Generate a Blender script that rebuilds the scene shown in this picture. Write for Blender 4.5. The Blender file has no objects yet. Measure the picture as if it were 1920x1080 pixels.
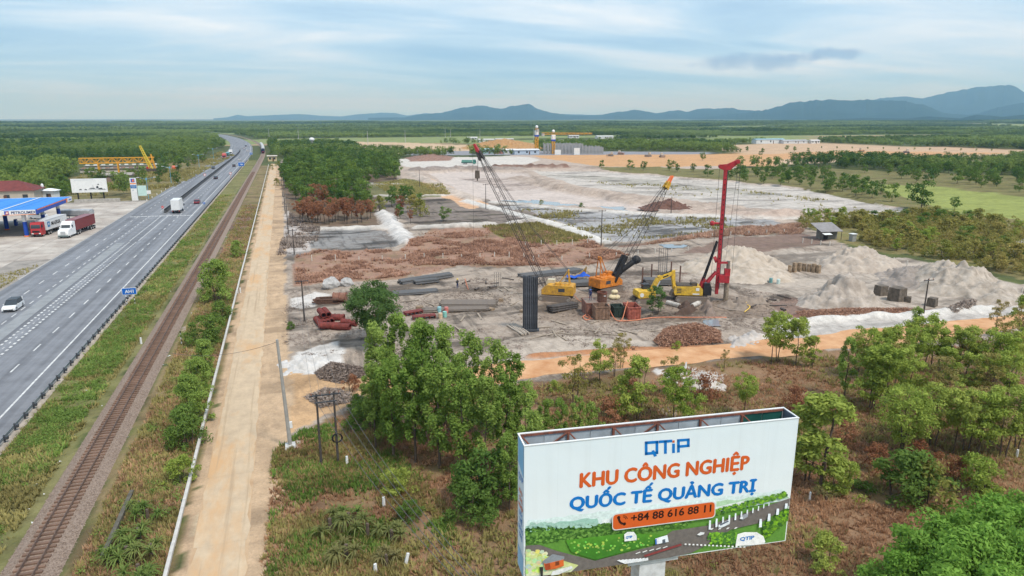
import bpy, math, random
import numpy as np
from mathutils import Vector, Matrix
random.seed(7); RNG = np.random.default_rng(7)
R = math.radians
SC = bpy.context.scene
COL = SC.collection
# ------------------------------------------------------------------ camera (30 m up, +Y runs along the highway)
FPX, CAMH, PITCH, YAW = 1280.0, 30.0, math.atan(318/1280.0), R(17.979)
cam = bpy.data.cameras.new('camera'); camo = bpy.data.objects.new('camera', cam); COL.objects.link(camo)
cam.sensor_width = 36; cam.lens = 24; cam.clip_start = 0.5; cam.clip_end = 90000
camo.location = (0, 0, CAMH); camo.rotation_euler = (math.pi/2-PITCH, 0, -YAW)
SC.camera = camo
# ------------------------------------------------------------------ sky, sun, exposure
SUN_EL, SUN_AZ = R(58), R(150)          # azimuth clockwise from +Y
w = bpy.data.worlds.new('World'); SC.world = w; w.use_nodes = True
nt = w.node_tree; nt.nodes.clear(); L = nt.links
def N(t, tree=None, **k):
    n = (tree or nt).nodes.new(t)
    for a, b in k.items(): setattr(n, a, b)
    return n
out = N('ShaderNodeOutputWorld'); bg = N('ShaderNodeBackground')
sky = N('ShaderNodeTexSky', sky_type='NISHITA', sun_disc=False, sun_elevation=SUN_EL, sun_rotation=SUN_AZ, air_density=1.0, dust_density=1.5, ozone_density=1.5)
skm = N('ShaderNodeVectorMath', operation='SCALE'); skm.inputs['Scale'].default_value = 0.10
L.new(sky.outputs[0], skm.inputs[0])
tc = N('ShaderNodeTexCoord'); sep = N('ShaderNodeSeparateXYZ'); L.new(tc.outputs['Generated'], sep.inputs[0])
def M(op, a, b=None, c=None, tree=None, clamp=False):
    n = N('ShaderNodeMath', tree, operation=op); n.use_clamp = clamp
    T = (tree or nt).links
    for i, v in enumerate((a, b, c)):
        if v is None: continue
        if isinstance(v, (int, float)): n.inputs[i].default_value = v
        else: T.new(v, n.inputs[i])
    return n.outputs[0]
zc = M('ADD', M('MAXIMUM', sep.outputs[2], 0.0), 0.10)
px_ = M('DIVIDE', sep.outputs[0], zc); py_ = M('DIVIDE', sep.outputs[1], zc)
cmb = N('ShaderNodeCombineXYZ'); L.new(px_, cmb.inputs[0]); L.new(py_, cmb.inputs[1])
mp = N('ShaderNodeMapping'); mp.inputs['Rotation'].default_value = (0, 0, R(25)); mp.inputs['Scale'].default_value = (0.36, 0.8, 1); L.new(cmb.outputs[0], mp.inputs[0])
n1 = N('ShaderNodeTexNoise'); n1.inputs['Scale'].default_value = 1.0; n1.inputs['Detail'].default_value = 7; n1.inputs['Roughness'].default_value = .55; n1.inputs['Distortion'].default_value = .5; L.new(mp.outputs[0], n1.inputs[0])
n2 = N('ShaderNodeTexNoise'); n2.inputs['Scale'].default_value = 0.45; n2.inputs['Detail'].default_value = 4; L.new(mp.outputs[0], n2.inputs[0])
cf = N('ShaderNodeValToRGB'); cf.color_ramp.elements[0].position = .40; cf.color_ramp.elements[0].color = (.23, .37, .57, 1)
cf.color_ramp.elements[1].position = .60; cf.color_ramp.elements[1].color = (.88, .91, .92, 1)
e = cf.color_ramp.elements.new(.49); e.color = (.44, .60, .77, 1)
L.new(M('ADD', M('MULTIPLY', n1.outputs[0], .6), M('MULTIPLY', n2.outputs[0], .4)), cf.inputs[0])
mx = N('ShaderNodeMix', data_type='RGBA'); mx.inputs[0].default_value = .88
L.new(skm.outputs[0], mx.inputs[6]); L.new(cf.outputs[0], mx.inputs[7])
hzf = M('POWER', M('SUBTRACT', 1.0, M('MAXIMUM', sep.outputs[2], 0.0), clamp=True), 9.0)   # the sky is bluer towards the horizon all round
mh = N('ShaderNodeMix', data_type='RGBA'); L.new(M('MULTIPLY', hzf, .85), mh.inputs[0]); L.new(mx.outputs[2], mh.inputs[6]); mh.inputs[7].default_value = (.20, .47, .86, 1)
last = mh.outputs[2]
# two small slate-blue clouds low over the hills
def raydir(px, py):
    f = Vector((math.sin(YAW)*math.cos(PITCH), math.cos(YAW)*math.cos(PITCH), -math.sin(PITCH)))
    r = Vector((math.cos(YAW), -math.sin(YAW), 0)); u = r.cross(f)
    return (f*FPX + r*(px-960) + u*(540-py)).normalized()
nz = N('ShaderNodeTexNoise'); nz.inputs['Scale'].default_value = 30; nz.inputs['Detail'].default_value = 5; L.new(tc.outputs['Generated'], nz.inputs[0])
for (cx, cy, rx, ry, amt) in ((1405, 116, .085, .012, .7), (1560, 101, .05, .008, .65), (1495, 108, .03, .006, .4)):
    d = raydir(cx, cy)
    az = M('ARCTAN2', sep.outputs[0], sep.outputs[1]); el = M('ARCSINE', sep.outputs[2])
    a = M('DIVIDE', M('SUBTRACT', az, math.atan2(d.x, d.y)), rx); b = M('DIVIDE', M('SUBTRACT', el, math.asin(d.z)), ry)
    r2 = M('ADD', M('MULTIPLY', a, a), M('MULTIPLY', b, b))
    q = M('SUBTRACT', M('ADD', 1.0, M('MULTIPLY', M('SUBTRACT', nz.outputs[0], .5), 3.2)), r2)
    q = M('MULTIPLY', M('MULTIPLY', q, 1.1, clamp=True), amt)
    m2 = N('ShaderNodeMix', data_type='RGBA'); L.new(q, m2.inputs[0]); L.new(last, m2.inputs[6]); m2.inputs[7].default_value = (.16, .27, .50, 1); last = m2.outputs[2]
L.new(last, bg.inputs[0]); bg.inputs[1].default_value = 1.0; L.new(bg.outputs[0], out.inputs[0])
sd = bpy.data.lights.new('sun', 'SUN'); sd.energy = 2.2; sd.angle = R(9); sd.color = (1, .97, .92)
so = bpy.data.objects.new('sun', sd); COL.objects.link(so)
so.rotation_euler = Vector((-math.sin(SUN_AZ)*math.cos(SUN_EL), -math.cos(SUN_AZ)*math.cos(SUN_EL), -math.sin(SUN_EL))).to_track_quat('-Z', 'Y').to_euler()
so.location = (60, -120, 200)
vs = SC.view_settings; vs.view_transform = 'Standard'; vs.look = 'None'; vs.exposure = 0.56; vs.gamma = 1; vs.use_curve_mapping = False
cy = SC.cycles; cy.max_bounces = 4; cy.diffuse_bounces = 2; cy.glossy_bounces = 2; cy.transmission_bounces = 2; cy.volume_bounces = 0; cy.transparent_max_bounces = 4
cy.use_denoising = True; cy.caustics_reflective = False; cy.caustics_refractive = False
# ------------------------------------------------------------------ pixel -> place on the ground (or on a level z)
_f = np.array([math.sin(YAW)*math.cos(PITCH), math.cos(YAW)*math.cos(PITCH), -math.sin(PITCH)])
_r = np.array([math.cos(YAW), -math.sin(YAW), 0.0]); _u = np.cross(_r, _f)
def g(px, py, z=0.0):
    d = _f*FPX + _r*(px-960) + _u*(540-py); t = (z-CAMH)/d[2]
    return (d[0]*t, d[1]*t, z)
def zat(px, py, x, y):
    d = _f*FPX + _r*(px-960) + _u*(540-py); t = (x*d[0]+y*d[1])/(d[0]**2+d[1]**2)
    return CAMH + d[2]*t
RIGHT = Vector((math.cos(YAW), -math.sin(YAW), 0)); AWAY = Vector((math.sin(YAW), math.cos(YAW), 0))
# ------------------------------------------------------------------ materials
MATS = {}
def mat(name, c, rough=.8, var=.12, scale=3.0, metal=0.0, bump=0.0, spec=.3, c2=None, objvar=0.0, world=False):
    if name in MATS: return MATS[name]
    m = bpy.data.materials.new(name); m.use_nodes = True; t = m.node_tree; t.nodes.clear()
    o = N('ShaderNodeOutputMaterial', t); b = N('ShaderNodeBsdfPrincipled', t)
    b.inputs['Roughness'].default_value = rough; b.inputs['Metallic'].default_value = metal; b.inputs['Specular IOR Level'].default_value = spec
    co = N('ShaderNodeTexCoord', t); ns = N('ShaderNodeTexNoise', t); ns.inputs['Scale'].default_value = scale; ns.inputs['Detail'].default_value = 6; ns.inputs['Roughness'].default_value = .65
    t.links.new(N('ShaderNodeNewGeometry', t).outputs['Position'] if world else co.outputs['Object'], ns.inputs[0])
    rp = N('ShaderNodeValToRGB', t)
    c2_ = c2 or tuple(x*(1-var*2) for x in c)
    rp.color_ramp.elements[0].position = .3; rp.color_ramp.elements[0].color = (*c2_, 1)
    rp.color_ramp.elements[1].position = .7; rp.color_ramp.elements[1].color = (*[min(1, x*(1+var)) for x in c], 1)
    t.links.new(ns.outputs[0], rp.inputs[0]); colr = rp.outputs[0]
    if objvar:
        oi = N('ShaderNodeObjectInfo', t); h = N('ShaderNodeHueSaturation', t)
        t.links.new(M('ADD', 1-objvar, M('MULTIPLY', oi.outputs['Random'], objvar*2, tree=t), tree=t), h.inputs['Value']); t.links.new(colr, h.inputs['Color']); colr = h.outputs[0]
    t.links.new(colr, b.inputs['Base Color'])
    if bump:
        bp = N('ShaderNodeBump', t); bp.inputs['Strength'].default_value = bump; bp.inputs['Distance'].default_value = .05; t.links.new(ns.outputs[0], bp.inputs['Height']); t.links.new(bp.outputs[0], b.inputs['Normal'])
    t.links.new(b.outputs[0], o.inputs[0]); MATS[name] = m; return m
def leafmat(name, c, c2, trans=.42, block=False):
    """c and c2: two leaf colours that the tree as a whole lies between; the leaves' own attribute 'tint' varies them a little"""
    if name in MATS: return MATS[name]
    m = bpy.data.materials.new(name); m.use_nodes = True; t = m.node_tree; t.nodes.clear()
    o = N('ShaderNodeOutputMaterial', t); at = N('ShaderNodeAttribute', t, attribute_name='tint'); oi = N('ShaderNodeObjectInfo', t)
    x = N('ShaderNodeMix', t, data_type='RGBA'); x.inputs[6].default_value = (*c, 1); x.inputs[7].default_value = (*c2, 1)
    t.links.new(M('ADD', M('MULTIPLY', oi.outputs['Random'], .65, tree=t), M('MULTIPLY', at.outputs['Fac'], .35, tree=t), tree=t), x.inputs[0])
    if block:
        ab = N('ShaderNodeAttribute', t, attribute_name='blk', attribute_type='INSTANCER'); t.links.new(M('ADD', M('ADD', M('MULTIPLY', oi.outputs['Random'], .25, tree=t), M('MULTIPLY', at.outputs['Fac'], .15, tree=t), tree=t), M('MULTIPLY', ab.outputs['Fac'], .6, tree=t), tree=t), x.inputs[0])
    h = N('ShaderNodeHueSaturation', t); t.links.new(x.outputs[2], h.inputs['Color'])
    t.links.new(M('ADD', .75, M('MULTIPLY', at.outputs['Fac'], .5, tree=t), tree=t), h.inputs['Value'])
    d = N('ShaderNodeBsdfDiffuse', t); tr = N('ShaderNodeBsdfTranslucent', t); ms = N('ShaderNodeMixShader', t); ms.inputs[0].default_value = trans
    t.links.new(h.outputs[0], d.inputs[0]); t.links.new(h.outputs[0], tr.inputs[0]); t.links.new(d.outputs[0], ms.inputs[1]); t.links.new(tr.outputs[0], ms.inputs[2])
    t.links.new(ms.outputs[0], o.inputs[0]); MATS[name] = m; return m
# ------------------------------------------------------------------ mesh helpers
class MB:
    def __init__(s): s.v = []; s.f = []
    def quad(s, *p):
        n = len(s.v); s.v += [tuple(q) for q in p]; s.f.append(tuple(range(n, n+len(p)))); return s
    def box(s, c, d, rz=0.0, rx=0.0, taper=(1, 1)):
        n = len(s.v); hx, hy, hz = d[0]/2, d[1]/2, d[2]/2; cz, sz = math.cos(rz), math.sin(rz); cx, sx = math.cos(rx), math.sin(rx)
        for k in (-1, 1):
            for (i, j) in ((-1, -1), (1, -1), (1, 1), (-1, 1)):
                x, y, z = i*hx*(taper[0] if k > 0 else 1), j*hy*(taper[1] if k > 0 else 1), k*hz
                y, z = y*cx-z*sx, y*sx+z*cx
                s.v.append((c[0]+x*cz-y*sz, c[1]+x*sz+y*cz, c[2]+z))
        for q in ((3, 2, 1, 0), (4, 5, 6, 7), (0, 1, 5, 4), (1, 2, 6, 5), (2, 3, 7, 6), (3, 0, 4, 7)): s.f.append(tuple(n+a for a in q))
        return s
    def tube(s, a, b, r0, r1=None, n=8, cap=True):
        r1 = r0 if r1 is None else r1; a = Vector(a); b = Vector(b); d = (b-a)
        if d.length < 1e-6: return s
        d.normalize(); p = d.orthogonal().normalized(); q = d.cross(p); k = len(s.v)
        for (c, r) in ((a, r0), (b, r1)):
            for i in range(n):
                t = 2*math.pi*i/n; s.v.append(tuple(c+p*(math.cos(t)*r)+q*(math.sin(t)*r)))
        for i in range(n): s.f.append((k+i, k+(i+1) % n, k+n+(i+1) % n, k+n+i))
        if cap: s.f.append(tuple(k+n-1-i for i in range(n))); s.f.append(tuple(k+n+i for i in range(n)))
        return s
    def pipe(s, a, b, r, wall=.04, n=14):
        """an open pipe with a bore"""
        a = Vector(a); b = Vector(b); d = (b-a).normalized(); p = d.orthogonal().normalized(); q = d.cross(p); k = len(s.v)
        for (c, rr) in ((a, r), (b, r), (b, r-wall), (a, r-wall)):
            for i in range(n):
                t = 2*math.pi*i/n; s.v.append(tuple(c+p*(math.cos(t)*rr)+q*(math.sin(t)*rr)))
        for j in range(4):
            for i in range(n): s.f.append((k+j*n+i, k+j*n+(i+1) % n, k+((j+1) % 4)*n+(i+1) % n, k+((j+1) % 4)*n+i))
        return s
    def path(s, pts, r, n=6):
        for a, b in zip(pts[:-1], pts[1:]): s.tube(a, b, r, r, n)
        return s
    def prism(s, prof, x0, x1, axis='x'):
        """closed outline prof [(a,b)] in the plane across axis, pushed from x0 to x1"""
        n = len(s.v); m = len(prof)
        for x in (x0, x1):
            for a, b in prof: s.v.append((x, a, b) if axis == 'x' else ((a, x, b) if axis == 'y' else (a, b, x)))
        s.f.append(tuple(n+m-1-i for i in range(m))); s.f.append(tuple(n+m+i for i in range(m)))
        for i in range(m): s.f.append((n+i, n+(i+1) % m, n+m+(i+1) % m, n+m+i))
        return s
    def ball(s, c, r, n=8, m=5, noise=0):
        k = len(s.v); r = r if isinstance(r, tuple) else (r, r, r)
        for j in range(m+1):
            p = math.pi*j/m
            for i in range(n):
                t = 2*math.pi*i/n; q = 1+noise*(random.random()-.5)
                s.v.append((c[0]+r[0]*q*math.sin(p)*math.cos(t), c[1]+r[1]*q*math.sin(p)*math.sin(t), c[2]+r[2]*q*math.cos(p)))
        for j in range(m):
            for i in range(n): s.f.append((k+j*n+i, k+(j+1)*n+i, k+(j+1)*n+(i+1) % n, k+j*n+(i+1) % n))
        return s
    def lattice(s, a, b, w0, w1, side, bays, rc=.06, rl=.03):
        """square lattice mast from a to b: four chords and zigzag lacing"""
        a = Vector(a); b = Vector(b); d = (b-a).normalized(); p = Vector(side).normalized(); q = d.cross(p).normalized(); p = q.cross(d)
        cs = [(1, 1), (1, -1), (-1, -1), (-1, 1)]
        def pt(t, i):
            wv = w0+(w1-w0)*t; return a+(b-a)*t+p*(cs[i][0]*wv/2)+q*(cs[i][1]*wv/2)
        for i in range(4): s.tube(pt(0, i), pt(1, i), rc, rc, 5, False)
        for k in range(bays):
            for i in range(4):
                j = (i+1) % 4; e = (k+i) % 2
                s.tube(pt((k+(0 if e else 1))/bays, i), pt((k+(1 if e else 0))/bays, j), rl, rl, 4, False)
        return s
    def mesh(s, name, mats=None, smooth=False):
        me = bpy.data.meshes.new(name); me.from_pydata(s.v, [], s.f); me.update()
        for m in (mats if isinstance(mats, (list, tuple)) else [mats]) if mats else []: me.materials.append(m)
        if smooth: me.polygons.foreach_set('use_smooth', [True]*len(me.polygons))
        return me
    def obj(s, name, m, parent=None, loc=(0, 0, 0), rz=0.0, smooth=False):
        return link(name, s.mesh(name, m, smooth), parent, loc, rz)
def link(name, me, parent=None, loc=(0, 0, 0), rz=0.0, scale=None):
    o = bpy.data.objects.new(name, me); COL.objects.link(o); o.location = loc; o.rotation_euler = (0, 0, rz)
    if scale is not None: o.scale = scale if isinstance(scale, (tuple, list)) else (scale,)*3
    if parent is not None: o.parent = parent
    return o
def tag(o, label, cat, group=None):
    o['label'] = label; o['category'] = cat
    if group: o['group'] = group
    return o
def thing(name, label, cat, loc=(0, 0, 0), rz=0.0, group=None, scale=None):
    o = link(name, None, None, loc, rz, scale); o.empty_display_size = .3; return tag(o, label, cat, group)
def kind(o, k): o['kind'] = k; return o
def dup(root, label, loc=None, rz=None, group=None, scale=None):
    def cp(o, par):
        c = o.copy(); COL.objects.link(c); c.parent = par
        for ch in KIDS.get(o.name) or [x for x in o.children]: cp(ch, c)
        return c
    c = cp(root, None); c['label'] = label
    if loc is not None: c.location = loc
    if rz is not None: c.rotation_euler = (0, 0, rz)
    if group: c['group'] = group
    if scale is not None: c.scale = (scale,)*3
    return c
KIDS = {}
def npmesh(name, V, F, mats=None, attrs=None, smooth=False):
    """big mesh straight from arrays; F is (n,3) or (n,4)"""
    me = bpy.data.meshes.new(name); k = F.shape[1]
    me.vertices.add(len(V)); me.vertices.foreach_set('co', np.ascontiguousarray(V, np.float32).ravel())
    me.loops.add(F.size); me.loops.foreach_set('vertex_index', np.ascontiguousarray(F, np.int32).ravel())
    me.polygons.add(len(F)); me.polygons.foreach_set('loop_start', np.arange(0, F.size, k, dtype=np.int32)); me.polygons.foreach_set('loop_total', np.full(len(F), k, np.int32))
    if smooth: me.polygons.foreach_set('use_smooth', np.ones(len(F), bool))
    for nm, (typ, arr) in (attrs or {}).items():
        a = me.attributes.new(nm, typ, 'POINT'); a.data.foreach_set('color' if typ == 'FLOAT_COLOR' else 'value', np.ascontiguousarray(arr, np.float32).ravel())
    me.update(calc_edges=True)
    for m in (mats if isinstance(mats, (list, tuple)) else [mats]) if mats else []: me.materials.append(m)
    return me
# ------------------------------------------------------------------ value noise on arrays
def _hash(i, j, s):
    h = (i.astype(np.int64)*374761393 + j.astype(np.int64)*668265263 + s*1442695041) & 0xffffffff
    h = ((h ^ (h >> 13))*1274126177) & 0xffffffff
    return ((h ^ (h >> 16)) & 0xffffff)/float(0xffffff)
def vnoise(x, y, s=0):
    i = np.floor(x); j = np.floor(y); u = x-i; v = y-j; u = u*u*(3-2*u); v = v*v*(3-2*v)
    return (_hash(i, j, s)*(1-u)+_hash(i+1, j, s)*u)*(1-v)+(_hash(i, j+1, s)*(1-u)+_hash(i+1, j+1, s)*u)*v
def fbm(x, y, s=0, o=4):
    r = 0; a = .5; t = 0
    for k in range(o): r = r+a*vnoise(x*2**k+17.3*k, y*2**k-9.1*k, s+k); t += a; a *= .5
    return r/t
def inpoly(x, y, P):
    c = np.zeros(x.shape, bool); n = len(P)
    for i in range(n):
        x0, y0 = P[i]; x1, y1 = P[(i+1) % n]
        if y0 == y1: continue
        c ^= ((y0 > y) != (y1 > y)) & (x < (x1-x0)*(y-y0)/(y1-y0)+x0)
    return c
def segdist(x, y, pts):
    d = np.full(x.shape, 1e9)
    for (x0, y0), (x1, y1) in zip(pts[:-1], pts[1:]):
        dx, dy = x1-x0, y1-y0; t = np.clip(((x-x0)*dx+(y-y0)*dy)/(dx*dx+dy*dy), 0, 1)
        d = np.minimum(d, np.hypot(x-x0-t*dx, y-y0-t*dy))
    return d
def gp(pts): return [g(*p)[:2] for p in pts]
ORD = 'first second third fourth fifth sixth seventh eighth ninth tenth eleventh twelfth thirteenth fourteenth fifteenth sixteenth seventeenth eighteenth nineteenth twentieth'.split()
def ordn(i):
    return ORD[i] if i < 20 else (['twenty', 'thirty', 'forty', 'fifty', 'sixty', 'seventy', 'eighty', 'ninety'][(i+1)//10-2] + ('-'+ORD[(i+1) % 10-1] if (i+1) % 10 else 'th').replace('yth', 'ieth'))
# ================================================================== THE SETTING
def bend(Y):
    return -1.1e-4*np.maximum(0, np.asarray(Y, float)-560)**2
WH = (.55, .51, .465); BE = (.37, .305, .25); PK = (.44, .355, .295); OR = (.52, .30, .15); DK = (.13, .12, .115); BR = (.33, .20, .145)
# (outline in photo pixels on level ground, colour, blotch 0..1, vegetation 0..1, roughness of relief in m, edge wobble)
ZONES = [
 ([(470, 1500), (500, 960), (505, 840), (590, 790), (700, 755), (1000, 715), (1200, 690), (1420, 665), (1640, 650), (1760, 635), (1920, 612), (2500, 560), (3200, 1500)], (.26, .16, .095), .5, .8, .25, 1),
 ([(495, 900), (505, 600), (525, 300), (620, 300), (760, 330), (1000, 330), (1500, 420), (1640, 480), (1760, 500), (1920, 535), (2300, 540), (2400, 590), (1920, 640), (1420, 668), (1200, 690), (1000, 715), (700, 755), (590, 800)], BE, .95, 0, .34, 1),
 ([(745, 300), (1000, 290), (1330, 300), (1700, 390), (1640, 410), (1480, 420), (1000, 400), (760, 350)], PK, .25, 0, .25, 1),
 ([(728, 299), (960, 292), (1012, 300), (960, 312), (770, 316)], WH, .15, 0, .05, 1),
 ([(790, 323), (900, 318), (975, 322), (1010, 345), (1090, 362), (1240, 386), (1240, 398), (1100, 388), (920, 377), (870, 362)], (.52, .445, .40), .15, 0, .05, 1),
 ([(985, 319), (1140, 321), (1320, 334), (1500, 352), (1600, 365), (1700, 392), (1640, 408), (1560, 399), (1440, 398), (1300, 380), (1180, 368), (1080, 350)], (.50, .455, .41), .5, 0, .05, 1),
 ([(1000, 324), (1180, 330), (1400, 352), (1500, 366), (1380, 360), (1150, 340)], (.40, .37, .325), .7, .1, .08, 1),
 ([(1100, 352), (1300, 372), (1480, 392), (1440, 396), (1280, 378)], (.45, .36, .30), .7, 0, .1, 1),
 ([(860, 330), (960, 328), (1010, 350), (960, 352)], (.46, .38, .335), .6, 0, .06, 1),
 ([(985, 292), (1130, 287), (1340, 289), (1480, 284), (1580, 275), (1700, 282), (1920, 284), (2300, 292), (2300, 312), (1920, 304), (1600, 303), (1440, 312), (1330, 311), (1240, 313), (1110, 312)], OR, .15, 0, .05, 1),
 ([(1440, 300), (1600, 296), (1920, 287), (2300, 290), (2300, 312), (1920, 304), (1600, 303), (1440, 312)], (.53, .39, .27), .15, 0, .05, 1),
 ([(608, 264), (760, 268), (860, 271), (1000, 268), (1010, 284), (900, 290), (760, 289), (690, 287)], (.52, .38, .25), .25, 0, .05, 1),
 ([(760, 283), (1000, 283), (1340, 285), (1340, 289), (1000, 291), (760, 291)], (.25, .25, .27), .1, 0, 0, 0),
 ([(1330, 273), (1500, 267), (1920, 281), (2300, 286), (2300, 292), (1600, 283), (1400, 290)], (.50, .35, .23), .25, 0, .05, 1),
 ([(1060, 313), (1240, 313), (1330, 317), (1480, 314), (1640, 320), (1920, 330), (2400, 360), (2400, 450), (1920, 424), (1790, 402), (1700, 389), (1500, 351), (1320, 333), (1150, 321)], (.19, .165, .07), .5, 1, .2, 1),
 ([(1630, 344), (1760, 350), (1920, 370), (2300, 400), (2300, 440), (1920, 413), (1790, 399), (1720, 377)], (.27, .30, .085), .25, .5, .05, 1),
 ([(1490, 408), (1640, 410), (1700, 400), (1920, 420), (2400, 450), (2400, 540), (1920, 525), (1760, 488), (1640, 468), (1560, 450)], (.22, .185, .08), .5, 1, .25, 1),
 ([(525, 330), (600, 290), (745, 310), (745, 335), (765, 352), (705, 400), (722, 422), (560, 426), (545, 400)], (.17, .12, .085), .5, .3, .15, 1),
 ([(690, 345), (760, 335), (830, 350), (850, 368), (740, 372), (690, 365)], (.17, .16, .075), .4, 1, .15, 1),
 ([(512, 425), (545, 395), (592, 428), (592, 472), (552, 484), (512, 486)], (.47, .42, .385), .9, 0, .15, 1),
 ([(592, 430), (738, 431), (752, 458), (730, 466), (592, 468)], (.25, .24, .23), 1.0, 0, .15, 1),
 ([(700, 375), (860, 371), (960, 378), (1005, 405), (960, 419), (780, 426), (745, 402)], (.23, .19, .165), 1.0, .2, .15, 1),
 ([(935, 384), (1060, 392), (1240, 402), (1430, 411), (1500, 430), (1240, 450), (1130, 453), (1010, 404)], (.36, .35, .345), 1.0, 0, .12, 1),
 ([(555, 482), (600, 470), (752, 468), (800, 430), (960, 424), (1012, 430), (1112, 452), (1130, 462), (1180, 478), (1100, 500), (860, 500), (740, 524), (556, 537)], BR, .35, .5, .25, 1),
 ([(905, 424), (1010, 418), (1110, 452), (1000, 458), (930, 440)], (.24, .20, .085), .3, .9, .15, 1),
 ([(1180, 462), (1340, 442), (1500, 436), (1520, 418), (1390, 424), (1240, 450), (1150, 462)], (.21, .13, .095), .5, .4, .15, 1),
 ([(1370, 445), (1510, 438), (1560, 452), (1490, 468), (1290, 474)], (.22, .15, .12), .4, .1, .15, 1),
 ([(775, 345), (800, 335), (880, 366), (910, 384), (880, 392), (830, 370)], (.58, .36, .22), .2, 0, .1, 1),
 ([(480, 820), (476, 740), (498, 690), (690, 702), (692, 748), (590, 792), (540, 815)], (.56, .36, .20), .45, 0, .08, 1),
 ([(528, 690), (560, 662), (640, 640), (660, 660), (636, 702), (560, 700)], (.58, .55, .52), .3, 0, .12, 1),
 ([(545, 560), (600, 548), (640, 560), (600, 575), (550, 578)], (.58, .54, .50), .35, 0, .1, 1),
 ([(1440, 620), (1520, 590), (1700, 585), (1920, 560), (2000, 580), (1920, 592), (1760, 610), (1640, 628), (1440, 650)], (.52, .48, .44), .5, 0, .35, 1),
 ([(1290, 520), (1480, 470), (1640, 475), (1760, 495), (1915, 535), (1915, 575), (1700, 585), (1500, 560)], (.43, .365, .305), .7, 0, .3, 1),
 ([(1000, 566), (1090, 545), (1240, 540), (1420, 556), (1470, 575), (1430, 592), (1200, 604), (1010, 600)], (.29, .225, .175), .9, 0, .4, 1),
 ([(760, 524), (980, 502), (1080, 500), (1090, 545), (1000, 562), (820, 566), (760, 545)], (.36, .295, .24), .9, 0, .35, 1),
 ([(1440, 570), (1500, 560), (1660, 582), (1760, 575), (1720, 590), (1500, 600)], (.25, .17, .135), .8, 0, .3, 1),
 ([(930, 635), (1060, 630), (1230, 640), (1235, 655), (1000, 688), (945, 675)], (.46, .39, .325), .5, 0, .1, 1),
 ([(1230, 690), (1300, 686), (1370, 705), (1360, 725), (1290, 722)], (.58, .54, .50), .3, 0, .1, 1),
]
ZW = [(gp(z[0]),)+z[1:] for z in ZONES]
VERGE = [  # world outlines: (outline, colour, blotch, veg, relief)
 ([(-28.0, 15), (-28.0, 540), (-20.6, 540), (-20.6, 15)], (.20, .185, .08), .5, 1, .2),
 ([(-16.7, 15), (-16.7, 480), (-10.4, 480), (-9.6, 15)], (.24, .18, .095), .6, 1, .15),
 ([(-9.3, 15), (-10.6, 480), (-3.4, 480), (-1.4, 15)], (.50, .355, .23), .4, 0, .06),
 ([(-62, 30), (-60, 150), (-50.5, 165), (-50.5, 30)], (.24, .21, .08), .5, 1, .12),
 ([(-120, 285), (-50.2, 262), (-50.2, 600), (-100, 500)], (.22, .18, .085), .6, .9, .3),
]
EXTRA = [  # bare patches on the verges
 ([(343, 618), (372, 598), (392, 590), (394, 606), (360, 612), (346, 622)], (.36, .29, .24), .4, 0, .1), ([(340, 658), (372, 645), (392, 648), (372, 655), (345, 664)], (.50, .46, .42), .3, 0, .1), ([(322, 742), (345, 738), (362, 742), (350, 748), (325, 747)], (.58, .55, .52), .2, 0, .1), ([(412, 470), (440, 430), (456, 440), (440, 480), (420, 500)], (.22, .14, .11), .5, 0, .1), ([(425, 430), (470, 380), (480, 390), (455, 440)], (.20, .13, .10), .6, .1, .1),
 ([(360, 985), (372, 950), (378, 975), (366, 1010)], (.55, .43, .29), .2, 0, .02), ([(1395, 1040), (1420, 1045), (1430, 1062), (1405, 1065)], (.45, .38, .34), .3, 0, .05), ([(1230, 760), (1290, 770), (1250, 790)], (.40, .33, .29), .3, 0, .05)]
EW = [(gp(b[0]),)+b[1:] for b in EXTRA]
BERMS = [  # line in pixels, half width m, height m, colour
 ([(598, 431), (735, 428)], 1.6, 1.0, WH), ([(718, 400), (738, 425), (764, 456)], 2.6, 1.1, (.60, .57, .54)), ([(780, 428), (860, 424), (925, 421)], 1.6, .9, WH), ([(955, 419), (1000, 414)], 1.6, .9, WH),
 ([(652, 347), (755, 346)], 1.5, .8, WH), ([(690, 369), (845, 367)], 1.5, .8, WH), ([(875, 378), (1000, 410), (1060, 425), (1130, 455)], 2.4, .7, (.60, .57, .53)),
 ([(930, 379), (1060, 392), (1240, 403), (1440, 409), (1600, 412)], 3.0, .5, WH), ([(975, 330), (1060, 352), (1200, 373), (1330, 386), (1470, 404)], 7.5, 1.4, PK),
 ([(775, 320), (870, 317), (975, 319)], 5.0, 2.0, (.30, .25, .22)), ([(930, 314), (1060, 315)], 4.0, 2.2, (.20, .12, .09)), ([(1010, 310), (1120, 316)], 4.0, 1.2, (.36, .29, .24)),
 ([(770, 326), (830, 352), (890, 376)], 4, 1.2, (.50, .42, .36)), ([(1290, 398), (1400, 405), (1530, 408)], 4.5, 1.3, (.45, .35, .29)),
 ([(1450, 612), (1560, 598), (1700, 592), (1860, 578)], 1.3, .7, (.62, .59, .55)), ([(1480, 596), (1600, 590), (1720, 583)], 1.0, .5, (.20, .10, .075)),
 ([(1000, 668), (1200, 655), (1330, 650)], .9, .45, (.42, .20, .10)), ([(985, 702), (1100, 692), (1250, 676)], .7, .3, (.45, .26, .13)),
]
BW = [(gp(b[0]),)+b[1:] for b in BERMS]
TRACK = gp([(690, 725), (800, 716), (1000, 690), (1200, 672), (1400, 655), (1560, 641), (1760, 620), (1920, 600), (2300, 560)])
PITS = [(ZW[4][0], -1.2), (ZW[5][0], -.8)]
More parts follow.
